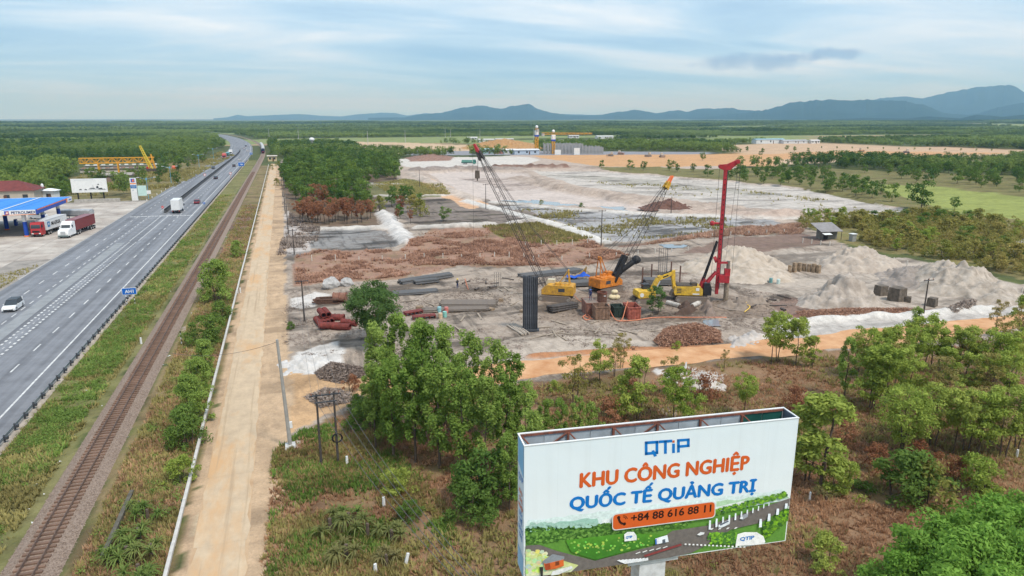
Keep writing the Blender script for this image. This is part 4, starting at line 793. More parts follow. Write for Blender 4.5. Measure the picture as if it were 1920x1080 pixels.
# ================================================================== VEHICLES
glass = mat('dark_glass', (.035, .045, .055), .15, .1, 2, spec=.6); chrome = mat('bright_metal', (.6, .62, .64), .3, .05, 2, metal=.7); lampw = mat('lamp_clear', (.8, .8, .75), .2, .05, 2); lampr = mat('lamp_red', (.5, .02, .02), .3, .05, 2); tyre = rubber
def paintm(c): return mat('paint_%d_%d_%d' % tuple(int(x*100) for x in c), c, .35, .04, 1.0, spec=.5)
def face(d): return math.atan2(-d[0], d[1])
_wh = {}
def wheel(parent, x, y, r=.34, w_=.22):
    k = (r, w_)
    if k not in _wh: _wh[k] = (MB().tube((-w_/2, 0, 0), (w_/2, 0, 0), r, r, 14).mesh('wheel', tyre), MB().tube((-w_/2-.015, 0, 0), (w_/2+.015, 0, 0), r*.58, r*.58, 10).mesh('rim', chrome))
    o = link('wheel', _wh[k][0], parent, (x, y, r)); link('rim', _wh[k][1], o); return o
def car(lb, x, y, rz, c, suv=False, z=.13, roofc=None, group=None):
    t = thing('car', lb, 'car', (x, y, z), rz, group); W = 1.82; H = 1.66 if suv else 1.45; m = paintm(c)
    belt = .95 if suv else .86
    MB().prism([(-2.2, .32), (-2.22, .62), (-2.12, belt-.02), (-1.2, belt), (.95, belt), (1.55, belt-.06), (2.1, .70), (2.22, .52), (2.2, .30), (1.75, .24), (-1.75, .24)], -W/2, W/2).obj('body', m, t)
    y0, y1, y2, y3 = (-2.0, -1.7, .35, 1.15) if suv else (-1.75, -1.05, .3, 1.05)
    g_ = MB(); n = 0
    prof = [(y0, belt), (y1, H-.06), (y2, H-.06), (y3, belt)]
    for s, i in ((-W/2+.05, .14), (W/2-.05, -.14)): g_.v += [(s+(i if k in (1, 2) else 0), a, b) for k, (a, b) in enumerate(prof)]
    g_.f = [(3, 2, 1, 0), (4, 5, 6, 7), (0, 1, 5, 4), (1, 2, 6, 5), (2, 3, 7, 6)]; g_.obj('windows', glass, t)
    MB().box((0, (y1+y2)/2, H-.03), (W-.34, y2-y1+.08, .09), taper=(.9, .95)).obj('roof', paintm(roofc) if roofc else m, t)
    for s in (-1, 1):
        MB().box((s*(W/2-.1), (y0+y1)/2-.02, (belt+H)/2), (.09, .1, H-belt), rx=0).obj('pillar', m, t)
        wheel(t, s*(W/2-.1), 1.35); wheel(t, s*(W/2-.1), -1.35)
        MB().box((s*.68, 2.13, .64), (.36, .12, .15)).obj('headlight', lampw, t); MB().box((s*.72, -2.2, .74), (.3, .08, .16)).obj('tail_light', lampr, t)
        MB().box((s*(W/2+.08), .75, belt+.06), (.18, .12, .14)).obj('mirror', m, t)
    MB().box((0, 2.21, .42), (1.3, .06, .16)).obj('grille', black, t); return t
def container(parent, y0, y1, z0, h, c, w_=2.44, name='container'):
    m = paintm(c); b = MB().box((0, (y0+y1)/2, z0+h/2), (w_-.08, y1-y0-.06, h-.04))
    n = int((y1-y0)/.45)
    for i in range(n):
        y = y0+(i+.5)*(y1-y0)/n
        for s in (-1, 1): b.box((s*(w_/2-.03), y, z0+h/2), (.06, .22, h-.3))
    for i in range(5):
        for e in (y0+.01, y1-.01): b.box((-w_/2+.3+i*(w_-.6)/4, e, z0+h/2), (.22, .05, h-.3))
    o = b.obj(name, m, parent)
    f = MB()
    for s in (-1, 1):
        for zz in (z0+.07, z0+h-.07): f.box((s*(w_/2-.04), (y0+y1)/2, zz), (.12, y1-y0, .14))
        for e in (y0+.05, y1-.05): f.box((s*(w_/2-.04), e, z0+h/2), (.14, .14, h-.28))
    f.obj('frame', m, o); return o
def cab_over(t, y1, c, w_=2.45, h=3.2, ln=2.1):
    y0 = y1-ln; m = paintm(c)
    cb = MB().prism([(y0, .75), (y0, h), (y1-.35, h), (y1-.08, h-.9), (y1, 1.5), (y1, .55), (y0+.3, .55)], -w_/2, w_/2).obj('cab', m, t)
    MB().prism([(y1-.33, h-.12), (y1-.06, h-.92), (y1+.02, h-1.45), (y1-.04, h-1.45), (y1-.12, h-.92), (y1-.4, h-.12)], -w_/2+.15, w_/2-.15).obj('windscreen', glass, cb)
    for s in (-1, 1):
        MB().box((s*(w_/2+.01), y1-.75, h-.95), (.04, .85, .75)).obj('side_window', glass, cb); MB().box((s*.85, y1+.01, .95), (.45, .06, .25)).obj('headlight', lampw, cb); MB().box((s*(w_/2+.18), y1-.15, h-1.0), (.2, .1, .6)).obj('mirror', black, cb)
    MB().box((0, y1+.01, 1.45), (1.7, .05, .5)).box((0, y1+.02, .65), (2.3, .08, .3)).obj('grille', black, cb); return cb
def rigid(lb, x, y, rz, cabc, boxc, L_=8.5, h=3.9, name='box_truck', z=.13, group=None):
    t = thing(name, lb, 'truck', (x, y, z), rz, group); MB().box((0, 0, .85), (1.0, L_-1, .3)).obj('chassis', black, t); cab_over(t, L_/2, cabc, h=2.9)
    container(t, -L_/2, L_/2-2.3, 1.1, h-1.1, boxc, 2.5, 'cargo_box')
    for s in (-1, 1):
        for yy in (L_/2-1.2, -L_/2+1.5, -L_/2+2.7): wheel(t, s*1.0, yy, .5, .35)
        MB().box((s*1.0, -L_/2+.02, .9), (.3, .06, .18)).obj('tail_light', lampr, t)
    return t
# --- near white car, then the traffic up the highway
x, y, _ = g(26, 581); car('white compact car with a black roof driving toward the viewer at the left edge', x, y, math.pi, (.75, .76, .77), True, roofc=(.03, .03, .035))
def traffic(lb, px, py, c, away=True, suv=False):
    x, y, _ = g(px, py); car(lb, x, y, (0 if away else math.pi)+math.atan(2.2e-4*max(0, y-560)), c, suv)
traffic('dark red car driving away just ahead of the white box truck', 370, 382, (.20, .02, .03)); traffic('black car driving away beside the far guard rail', 405, 336, (.03, .03, .035)); traffic('black off-road car driving away level with the large blue sign', 439, 313, (.035, .035, .04), True, True)
traffic('white car driving away next to the small blue sign', 449, 301, (.72, .72, .72)); traffic('white car where the highway begins to bend', 464, 284, (.72, .72, .72)); traffic('small dark car on the bend of the highway', 461, 275, (.04, .04, .05)); traffic('pale car on the bend beside the median', 458, 279, (.6, .6, .62)); traffic('black car coming toward the viewer on the left carriageway', 400, 317, (.03, .03, .035), False)
x, y, _ = g(338, 397); t = rigid('white box truck driving away beside the head of the median barrier', -35.3, 247, 0, (.72, .73, .74), (.72, .73, .74), 9.5, 4.4)
x, y, _ = g(421, 297); rigid('red and white truck coming toward the viewer at the far bend', x, y, math.pi, (.55, .06, .06), (.62, .20, .18), 9, 3.9)
x, y, _ = g(433, 290); rigid('white box truck coming toward the viewer behind the red truck', x, y, math.pi, (.7, .7, .7), (.72, .72, .72), 9, 4.0)
x, y, _ = g(428, 293); rigid('small teal truck between the red truck and the white truck', x-.5, y+3, math.pi, (.10, .35, .38), (.12, .38, .40), 6, 2.9)
# --- container trucks at the filling station
d1 = Vector((-.13, -.99, 0)); r1 = face(d1)
t = thing('container_truck', 'white bonneted truck hauling a dark red container at the filling station', 'truck', (-55.1, 207, .09), r1)
wp = (.78, .79, .80); m = paintm(wp)
cb = MB().prism([(2.2, .9), (2.2, 3.9), (3.4, 4.0), (4.6, 3.3), (5.0, 2.35), (6.6, 2.0), (6.9, 1.3), (6.9, .6), (2.2, .6)], -1.22, 1.22).obj('cab', m, t)
MB().prism([(4.66, 3.16), (5.02, 2.42), (4.94, 2.38), (4.56, 3.12)], -1.05, 1.05).obj('windscreen', glass, cb); MB().box((0, 6.9, 1.35), (1.1, .1, .8)).obj('grille', chrome, cb); MB().box((0, 6.98, .62), (2.4, .22, .36)).obj('bumper', mat('bumper_grey', (.12, .16, .16), .5, .1, 2), cb)
for s in (-1, 1):
    MB().box((s*1.225, 3.95, 2.7), (.04, .9, .75)).obj('side_window', glass, cb); MB().box((s*.85, 6.85, 1.2), (.4, .16, .32)).obj('headlight', lampw, cb); MB().box((s*1.45, 4.9, 2.5), (.16, .12, .55)).obj('mirror', m, cb)
    wheel(t, s*1.02, 5.7, .5, .32)
    for yy in (1.2, -.1, -7.4, -8.7, -10.0): wheel(t, s*.98, yy, .5, .5)
MB().box((0, -3.5, 1.05), (1.0, 14, .3)).obj('chassis', black, t); container(t, -10.6, 1.55, 1.32, 2.75, (.22, .045, .045))
t2 = thing('container_truck', 'red cab-over truck hauling a white container under the filling station canopy', 'truck', (-62.2, 211.5, .09), r1)
cab_over(t2, 7.2, (.42, .03, .035), 2.48, 3.75, 2.3); MB().box((0, -3, 1.05), (1.0, 14, .3)).obj('chassis', black, t2); c2_ = container(t2, -8.2, 4.2, 1.32, 2.7, (.70, .72, .73))
for s in (-1, 1):
    wheel(t2, s*1.02, 6.0, .5, .32)
    for yy in (3.2, 2.0, -5, -6.3, -7.6): wheel(t2, s*.98, yy, .5, .5)
# blue square mark with a white star, and the start of a dark name, on the side the camera sees
sx = -1.245
MB().box((sx, 2.6, 2.75), (.02, 1.35, 1.35)).obj('blue_mark', mat('mark_blue', (.03, .22, .48), .5, .05, 1), c2_)
star = [((.5 if k % 2 else .2)*math.sin(k*math.pi/7)+2.6, (.5 if k % 2 else .2)*math.cos(k*math.pi/7)+2.75) for k in range(14)]
MB().prism(star, sx-.02, sx-.012).obj('star_mark', white, c2_)
o = put_text('MAERSK', black, c2_, (sx-.015, -1.6, 2.25), 1.35, 5.4, .02, -math.pi/2)
x, y, _ = g(146, 411); t3 = thing('tanker_trailer', 'silver box trailer parked across the filling station forecourt', 'trailer', (x, y, .09), face(RIGHT))
MB().prism([(-1.2, 1.2), (-1.2, 2.6), (-.9, 2.95), (.9, 2.95), (1.2, 2.6), (1.2, 1.2)], -4.6, 4.6, 'y').obj('body', mat('silver_sheet', (.45, .46, .47), .4, .12, 1, metal=.3), t3); MB().box((0, -.2, 1.0), (1.0, 8.6, .3)).obj('chassis', black, t3)
for s in (-1, 1):
    for yy in (2.4, 3.6): wheel(t3, s*.98, yy, .5, .4)
    MB().box((s*.7, -3, .5), (.15, .15, .8)).obj('landing_leg', dark, t3)
def van(lb, x, y, rz, c):
    t = thing('van', lb, 'van', (x, y, .09), rz); m = paintm(c); MB().prism([(-2.5, .4), (-2.5, 2.0), (-2.3, 2.15), (1.3, 2.15), (2.1, 1.3), (2.55, 1.1), (2.6, .4)], -.92, .92).obj('body', m, t)
    MB().prism([(1.38, 2.02), (2.08, 1.34), (2.14, 1.36), (1.46, 2.06)], -.8, .8).obj('windscreen', glass, t)
    for s in (-1, 1):
        MB().box((s*.925, -.5, 1.65), (.03, 3.2, .55)).obj('side_window', glass, t); wheel(t, s*.85, 1.7); wheel(t, s*.85, -1.6); MB().box((s*.7, 2.56, .85), (.3, .08, .2)).obj('headlight', lampw, t)
x, y, _ = g(72, 411); van('white van parked behind the canopy pillars', x, y, face(RIGHT), (.62, .65, .7))
# ================================================================== FILLING STATION
XR, XL, YF, YB, ZB, ZT = -62.6, -98.0, 204.8, 237.0, 5.9, 7.1
st_ = thing('filling_station', 'filling station canopy with a bright blue roof, lettered fascia and blue pillars', 'filling station', ((XR+XL)/2, (YF+YB)/2, .09))
ox, oy = (XR+XL)/2, (YF+YB)/2; rb = mat('roof_blue', (.018, .22, .68), .45, .10, .5, objvar=.06); dblue = mat('fascia_blue', (.02, .075, .42), .45, .06, 1); orp = mat('stripe_orange', (.80, .22, .05), .5, .06, 1)
n = 14; w_ = (XR-XL-.5)/n
sh = MB().box((0, 0, 0), (w_-.05, YB-YF-.5, .1)).mesh('roof_sheet', rb); rib = MB().box((0, 0, .09), (.35, YB-YF-.5, .1)).mesh('roof_ridge', white)
for i in range(n):
    o = link('roof_sheet', sh, st_, (XL+.25+w_*(i+.5)-ox, 0, ZT-.12+.03*(i % 2)))
    if i in (5, 10): link('roof_ridge', rib, st_, (XL+.25+w_*(i+1)-ox, 0, ZT-.02))
MB().box((0, 0, ZB+.1), (XR-XL-.4, YB-YF-.4, .1)).obj('ceiling', mat('soffit', (.55, .57, .6), .7, .05, .5), st_)
ff = MB().box((0, YF-oy, (ZB+ZT)/2), (XR-XL, .2, ZT-ZB)).obj('front_fascia', white, st_)
MB().quad((XL-ox, YF-oy-.11, ZB), (-70.6-ox, YF-oy-.11, ZB), (-72.6-ox, YF-oy-.11, ZB+.75), (XL-ox, YF-oy-.11, ZB+.8)).obj('orange_wave', orp, ff); MB().box(((XR+XL)/2-ox+14, YF-oy-.105, ZB+.06), (7.3, .02, .12)).obj('orange_strip', orp, ff)
lx = g(18.5, 399, 6.5)[0]-ox-.35
MB().box((lx, YF-oy-.125, 6.5), (1.0, .03, .95)).obj('logo_panel', dblue, ff); MB().quad((lx-.3, YF-oy-.15, 6.15), (lx+.4, YF-oy-.15, 6.15), (lx+.4, YF-oy-.15, 6.85), (lx-.05, YF-oy-.15, 6.85)).obj('logo_mark', orp, ff); MB().quad((lx-.1, YF-oy-.155, 6.3), (lx+.25, YF-oy-.155, 6.3), (lx+.25, YF-oy-.155, 6.65), (lx-.1, YF-oy-.155, 6.65)).obj('logo_mark', white, ff)
put_text('PETROLIMEX', mat('letter_navy', (.015, .03, .14), .5, .05, 1), ff, ((g(44.5, 399, 6.5)[0])-ox, YF-oy-.13, 6.18), .95, 5.5, .02)
rf = MB().box((XR-ox, 0, (ZB+ZT)/2), (.2, YB-YF-.22, ZT-ZB)).obj('side_fascia', dblue, st_)
MB().box((XR-ox+.11, -1.5, ZT-.13), (.02, YB-YF-5, .24)).obj('orange_strip', orp, rf); MB().box((XR-ox+.115, 13.2, (ZB+ZT)/2), (.02, 5.4, ZT-ZB-.02)).obj('end_panel', white, rf); MB().box((XR-ox+.13, 14, 6.45), (.02, 2.6, .3)).obj('lettering', dblue, rf); MB().quad((XR-ox+.135, 9.6, ZB+.05), (XR-ox+.135, 11.2, ZB+.05), (XR-ox+.135, 11.4, ZT-.02), (XR-ox+.135, 10.2, ZT-.02)).obj('orange_wave', orp, rf)
MB().box((0, YB-oy, (ZB+ZT)/2), (XR-XL, .2, ZT-ZB)).obj('back_fascia', white, st_); MB().box((XL-ox, 0, (ZB+ZT)/2), (.2, YB-YF-.22, ZT-ZB)).obj('side_fascia', dblue, st_)
for xx in (-66, -75, -86):
    for yy in (206.6, 221, 235):
        p = MB().tube((0, 0, .3), (0, 0, 3.9), .5, .5, 12).obj('pillar', dblue, st_, (xx-ox, yy-oy, 0)); MB().tube((0, 0, 3.9), (0, 0, ZB+.05), .5, .5, 12).obj('pillar_top', white, p); MB().tube((0, 0, 0), (0, 0, .32), .62, .62, 12).obj('pillar_foot', orp, p)
for i, (xx, yy) in enumerate(((-75, 213.5), (-75, 228), (-86, 213.5), (-86, 228))):
    t = thing('fuel_pump', ['blue fuel pump nearest the lettered fascia', 'blue fuel pump behind the red truck', 'far fuel pump near the shop front', 'farthest fuel pump at the back of the canopy'][i], 'fuel pump', (xx, yy, .09)); MB().box((0, 0, .1), (1.4, 4.2, .2)).obj('island', conc, t); MB().box((0, 0, 1.1), (.6, 1.1, 1.8)).obj('cabinet', dblue, t); MB().box((.31, 0, 1.45), (.03, .7, .5)).obj('display', white, t); MB().tube((.3, .4, .9), (.5, .5, 1.4), .03).obj('hose', rubber, t)
t = thing('station_shop', 'dark shop building beneath the canopy of the filling station', 'building', (-96, 221, .09)); MB().box((0, 0, 2), (7, 26, 4)).obj('wall', mat('shop_wall', (.35, .36, .36), .8, .1, .6), t); MB().box((0, 0, 4.1), (7.6, 26.6, .2)).obj('roof', conc, t)
for yy in (-9, -3, 3, 9): w0 = MB().box((3.52, yy, 1.6), (.06, 4.2, 2.4)).obj('window', glass, t); MB().box((3.56, yy, 1.6), (.05, .08, 2.4)).obj('mullion', white, w0)
# house with a red hipped roof behind
def house(lb, x, y, rz, lx_, ly, wh, rh, wallc, roofc, name='house', cat='house', win=2, hip=True, group=None):
    t = thing(name, lb, cat, (x, y, hz(x, y) if math.hypot(x, y) < 1500 else 0), rz, group)
    MB().box((0, 0, wh/2), (lx_, ly, wh)).obj('wall', mat('wall_%d%d%d' % tuple(int(c*99) for c in wallc), wallc, .85, .08, .5), t)
    e = .6; r_ = min(ly/2, lx_/2) if hip else -e
    a, b = lx_/2+e, ly/2+e; m_ = MB(); m_.v = [(-a, -b, wh), (a, -b, wh), (a, b, wh), (-a, b, wh), (-a+(r_+e), 0, wh+rh), (a-(r_+e), 0, wh+rh)]; m_.f = [(0, 1, 5, 4), (2, 3, 4, 5), (1, 2, 5), (3, 0, 4), (3, 2, 1, 0)]
    m_.obj('roof', mat('roof_%d%d%d' % tuple(int(c*99) for c in roofc), roofc, .8, .15, .6), t)
    for i in range(win):
        for s in (-1, 1): wn = MB().box((-lx_/2+lx_*(i+.5)/win, s*(ly/2+.02), wh*.55), (min(1.6, lx_/win*.5), .06, wh*.4)).obj('window', glass, t)
    MB().box((lx_*.1, -ly/2-.03, wh*.36), (1.0, .06, wh*.7)).obj('door', mat('door_brown', (.12, .06, .04), .7, .1, 2), t); return t
x, y, _ = g(-5, 388); house('house with a dark red hipped roof behind the filling station', x, y+8, 0, 22, 12, 5.2, 3.2, (.45, .40, .33), (.17, .045, .04), win=4)
x, y, _ = g(93, 380); t = house('small white shed with a tilted white roof behind the canopy', x, y+3, -.3, 4.5, 3, 4.2, .8, (.65, .68, .7), (.72, .75, .78), 'shed', 'shed', 1); MB().ball((-2.4, -.5, 6.0), (.5, .5, .8), 8, 5).obj('water_tank', white, t)
# --- boards and pylon at the edge of the forecourt
x, y, _ = g(172, 379); t = thing('billboard', 'white billboard with a black ink picture on dark posts behind the forecourt', 'billboard', (x, y, 0), -.03)
wb = MB().box((0, 0, 6.1), (11.6, .5, 5.0)).obj('panel', white, t)
for s in (-4.2, 0, 4.2): MB().tube((s, .4, 0), (s, .4, 3.8), .28, .24, 8).obj('post', black, t)
k = MB()
for (a, b, c, d) in ((-3, 4.75, 1.0, .35), (-1.3, 4.7, .9, .35), (.9, 5.1, 2.2, .3), (2.6, 5.5, .9, .9), (3.6, 4.9, 1.6, .6), (4.7, 4.7, .9, .25), (3.0, 6.5, .7, .3)): k.quad((a-c/2, -.27, b-d/2), (a+c/2, -.27, b-d/2-.1), (a+c*.3, -.27, b+d/2), (a-c*.25, -.27, b+d*.4))
k.quad((-.4, -.268, 4.6), (5.5, -.268, 4.55), (5.5, -.268, 4.62), (-.4, -.268, 4.68)).quad((1.2, -.27, 4.7), (1.26, -.27, 4.7), (1.26, -.27, 6.3), (1.2, -.27, 6.3)).obj('ink_picture', mat('ink_grey', (.06, .07, .08), .6, .2, 2), wb)
MB().box((-1.5, -.265, 8.15), (6, .01, .12)).obj('lettering', mat('ink_pale', (.45, .5, .55), .6, .1, 2), wb)
x, y, _ = g(185, 378); tag(MB().box((0, 0, .6), (15, .5, 1.2)).obj('low_wall', conc, None, (x, y-1.5, 0), -.02), 'low grey concrete wall below the ink picture billboard', 'wall')
x, y, _ = g(254, 376); t = thing('price_sign', 'tall white price pylon with a logo and blue band beside the highway', 'sign', (x, y, 0), -.1)
MB().box((0, 0, 4.2), (2.1, .6, 8.4)).obj('panel', white, t); MB().box((0, -.32, 7.5), (1.3, .03, 1.3)).obj('logo_panel', dblue, t); MB().quad((-.3, -.345, 7.1), (.45, -.345, 7.1), (.45, -.345, 7.9), (-.1, -.345, 7.9)).obj('logo_mark', orp, t); MB().box((0, -.32, 6.35), (2.0, .03, .35)).obj('orange_strip', orp, t); MB().box((0, -.32, 5.2), (2.0, .03, 1.2)).obj('blue_band', mat('band_blue', (.03, .16, .42), .5, .06, 1), t); [MB().box(p_, q_).obj('lettering', mat('ink_pale', (.45, .5, .55)), t) for p_, q_ in (((0, -.345, 5.4), (1.5, .02, .16)), ((0, -.345, 5.0), (1.2, .02, .14)), ((-.3, -.335, 3.9), (.5, .02, .35)))]
x, y, _ = g(269, 376); t = thing('notice_board', 'pale green notice board on two posts beside the price pylon', 'sign', (x, y, 0), -.1); MB().box((0, 0, 3.7), (3.0, .15, 3.8)).obj('panel', mat('mint_panel', (.50, .68, .64), .6, .06, 1), t); MB().box((2.2, 0, 3.1), (1.4, .12, 1.3)).obj('side_panel', white, t)
for s in (-1.1, 1.1): MB().tube((s, .15, 0), (s, .15, 2), .07).obj('post', galv, t)
lm = mat('lamp_blue', (.16, .36, .50), .5, .08, 2)
for i, (px, py, h) in enumerate(((308, 372, 8.0), (336, 347, 8.5), (384, 316, 8.5), (410, 300, 8.5))):
    x, y, _ = g(px, py); t = thing('street_lamp', ['blue street lamp with a long arm nearest the forecourt', 'blue street lamp second from the forecourt', 'blue street lamp third from the forecourt', 'farthest blue street lamp on the left verge'][i], 'street lamp', (-51.6, y, 0), 0, 'blue street lamps')
    MB().tube((0, 0, 0), (0, 0, h), .13, .08, 8).obj('pole', lm, t)
    for s in (-1, 1): MB().tube((0, 0, h-.6), (s*2.6, 0, h+.2), .06, .05, 6).obj('arm', lm, t); MB().box((s*2.9, 0, h+.22), (.9, .3, .16)).obj('lantern', white, t)
    MB().box((0, 0, h-.4), (.5, .4, .8)).obj('bracket_box', lm, t)
x, y, _ = g(262, 345); pole('dark utility pole between the ink picture billboard and the lamps', x, y, 10, polew, 1, .16)
# ================================================================== TRAIN AND CROSSING HUT
t = thing('train', 'passenger train with a dark blue engine and silver carriages coming round the bend', 'train', (-18.65, 640, .63))
cm = mat('carriage_silver', (.46, .46, .44), .5, .1, .4); cd = mat('carriage_navy', (.02, .03, .07), .5, .1, .5)
prof = [(-1.4, .9), (-1.45, 2.9), (-1.1, 3.6), (0, 3.85), (1.1, 3.6), (1.45, 2.9), (1.4, .9)]
y = 640.0
for i in range(9):
    L_ = 15 if i == 0 else 19.5; yc = y+L_/2; xo = float(bend(yc)); rz = math.atan(2.2e-4*max(0, yc-560))
    o = MB().prism(prof, -L_/2, L_/2, 'y').obj('engine' if i == 0 else 'carriage', cd if i == 0 else cm, t, (xo, yc-640, 0), rz)
    MB().box((0, 0, .5), (2.0, L_*.9, .7)).obj('bogie', black, o)
    if i == 0: MB().box((0, -L_/2-.02, 2.9), (2.0, .06, .8)).obj('windscreen', glass, o); MB().box((0, -L_/2-.03, 1.3), (1.8, .06, .3)).obj('buffer_beam', red, o)
    else:
        MB().box((-1.46, 0, 2.1), (.04, L_-2, .7)).box((1.46, 0, 2.1), (.04, L_-2, .7)).obj('window_band', glass, o)
        MB().box((-1.45, 0, 1.2), (.04, L_-.4, .4)).obj('stripe', mat('stripe_navy', (.05, .09, .2), .5, .05, 1), o)
    y += L_+.8
x, y, _ = g(511, 302); house('small cream crossing-keeper hut beside the railway', x, y, 0, 6, 5, 3.6, .6, (.55, .46, .28), (.5, .45, .4), 'hut', 'hut', 2, False)
x, y, _ = g(586, 281); t = thing('water_tower', 'white water tank standing above the plantation trees', 'tank', (x, y, 0)); MB().tube((0, 0, 0), (0, 0, 8.5), 1.2, 1.2, 10).obj('stand', conc, t); MB().ball((0, 0, 10), (2.6, 2.6, 1.9), 12, 6).obj('tank', white, t)
# ================================================================== BUILDING SITE MACHINES
yel = mat('machine_yellow', (.68, .36, .03), .6, .10, 1.8, c2=(.30, .17, .06)); org = mat('machine_orange', (.72, .24, .025), .6, .10, 1.8, c2=(.34, .12, .03)); yel2 = mat('digger_yellow', (.78, .50, .04), .6, .08, 1.8, c2=(.38, .24, .06)); redm = mat('rig_red', (.46, .03, .045), .6, .12, 1.8, c2=(.22, .03, .03)); iron = mat('track_iron', (.13, .11, .10), .8, .25, 3, c2=(.22, .17, .13)); lat = mat('lattice_dark', (.055, .05, .05), .7, .2, 2)
def crawler(t, L_=5.4, gauge=3.0, w_=.75, h=.95, zz=0):
    me = MB().prism([(-L_/2+.35, 0), (L_/2-.35, 0), (L_/2, h*.4), (L_/2-.1, h*.8), (L_/2-.4, h), (-L_/2+.4, h), (-L_/2+.1, h*.8), (-L_/2, h*.4)], -w_/2, w_/2).mesh('track', iron)
    shoe = MB().box((0, 0, 0), (w_+.06, .16, .05)).mesh('track_shoe', iron)
    for s in (-1, 1):
        tr_ = link('track', me, t, (s*gauge/2, 0, zz))
        for k in range(int(L_/.3)): link('track_shoe', shoe, tr_, (0, -L_/2+.4+k*.3*(L_-.8)/(L_-.3), h+.02))
        for e in (-1, 1): MB().tube((-w_/2-.03, e*(L_/2-.45), h*.48), (w_/2+.03, e*(L_/2-.45), h*.48), h*.3, h*.3, 12).obj('sprocket', mat('sprocket_pale', (.30, .27, .24), .7, .15, 2), tr_)
    MB().box((0, 0, zz+.75), (gauge-.7, L_*.5, .5)).obj('undercarriage', dark, t)
def crane(lb, x, y, heading, bm, tip, hook, headm, gantry_h=4.2, jib=None, cab_side=1, blen=5.4):
    """crawler crane; local +Y is the way the boom points; tip is a world point"""
    rz = face(heading); t = thing('crawler_crane', lb, 'crane', (x, y, hz(x, y)), rz); inv = Matrix.Rotation(-rz, 3, 'Z'); z0 = hz(x, y)
    tl = inv @ (Vector(tip)-Vector((x, y, z0)))
    crawler(t, 5.6)
    MB().prism([(-blen*.55, 1.15), (-blen*.58, 1.5), (-blen*.55, 2.75), (1.4, 2.75), (2.35, 1.95), (2.35, 1.15)], -1.45, 1.45).obj('body', bm, t)
    MB().box((0, -blen*.53, 1.9), (2.95, .5, 1.5)).obj('counterweight', bm, t); MB().box((0, -.3, 1.1), (2.2, 3, .2)).obj('slew_ring', dark, t)
    c = MB().prism([(.4, 1.3), (.4, 3.35), (1.6, 3.35), (2.15, 2.4), (2.2, 1.3)], cab_side*.85-.55, cab_side*.85+.55).obj('cab', mat('cab_cream', (.62, .55, .40), .6, .1, 2) if bm is yel else bm, t); MB().box((cab_side*.85+cab_side*.56, 1.1, 2.75), (.04, .9, .8)).obj('window', glass, c); MB().prism([(1.63, 3.25), (2.14, 2.42), (2.2, 2.42), (1.7, 3.25)], cab_side*.85-.48, cab_side*.85+.48).obj('windscreen', glass, c)
    MB().box((.2, -1.2, 2.83), (1.8, 2.2, .14)).box((-.6, -.4, 2.95), (.7, 1.1, .35)).obj('hatch', bm, t)
    for s in (-1.44, 1.44): MB().box((s*1.003, -1.1, 2.0), (.03, 1.1, .6)).obj('vent', dark, t)
    gt = Vector((0, -2.0, gantry_h)); f = MB()
    for s in (-.55, .55): f.tube((s, -2.3, 2.7), (s*.6, -2.0, gantry_h), .09, .09, 6).tube((s, -.3, 2.7), (s*.6, -2.0, gantry_h), .08, .08, 6)
    f.tube((-.4, -2, gantry_h), (.4, -2, gantry_h), .12, .12, 8).obj('gantry', bm, t)
    foot = Vector((0, 1.7, 1.6)); d = (tl-foot); L_ = d.length
    b0 = foot+d*.16; b1 = foot+d*.86
    for (a, b, w0, w1, n) in ((foot, b0, .45, 1.05, 5), (b0, foot+d*.5, 1.05, 1.05, 11), (foot+d*.5, b1, 1.05, 1.05, 11), (b1, tl, 1.05, .5, 5)): MB().lattice(a, b, w0, w1, (1, 0, 0), n, .047, .022).obj('boom_section', lat, t)
    dn = d.normalized(); hd = MB().lattice(tl-dn*.2, tl+dn*1.3, .75, .55, (1, 0, 0), 2, .14, .10); hd.box(tuple(tl+dn*.5), (.7, .7, .9)).obj('boom_head', headm[0], t)
    MB().prism([(tl.y+dn.y*.9-.35, tl.z+dn.z*.9), (tl.y+dn.y*.9+.35, tl.z+dn.z*.9), (tl.y+dn.y*2.6+.2, tl.z+dn.z*2.6), (tl.y+dn.y*2.6-.1, tl.z+dn.z*2.7)], -.3, .3).obj('tip_guard', headm[1], t)
    br = foot+d*.62+Vector((0, -.9, .5))
    for s in (-.35, .35): MB().path([gt+Vector((s, 0, 0)), br.lerp(gt, .35)+Vector((s, 0, .2)), tl+Vector((s, -.3, .4))], .035, 5).obj('pendant_line', lat, t)
    MB().path([Vector((0, -.6, 2.9)), tl+Vector((0, -.4, .2))], .02, 4).obj('hoist_rope', lat, t)
    if hook:
        hp = inv @ (Vector(hook)-Vector((x, y, z0))); tp = tl+dn*1.2
        for s in (-.18, .18): MB().path([tp+Vector((s, 0, 0)), hp+Vector((s, 0, .5))], .022, 4).obj('hoist_rope', lat, t)
        MB().box(tuple(hp), (.35, .8, 1.3), taper=(.8, .9)).tube(hp+Vector((0, 0, -.6)), hp+Vector((0, 0, -1.1)), .12, .08, 6).obj('hook_block', mat('hook_grey', (.15, .12, .10), .7, .2, 3), t)
        MB().path([tp+Vector((0, 1.0, 0)), Vector((tp.x, tp.y+1.0, 5))], .018, 4).obj('tag_line', lat, t)
    return t
c1 = g(1043, 561); td = g(893, 283)
def along(px, py, x, y):  # point on that pixel's ray level with the distance of (x, y)
    d = _f*FPX+_r*(px-960)+_u*(540-py); t = (x*d[0]+y*d[1])/(d[0]**2+d[1]**2); return (d[0]*t, d[1]*t, CAMH+d[2]*t)
tipA = along(903, 297, c1[0]-8, c1[1]+6); hookA = along(895, 327, c1[0]-9, c1[1]+6)
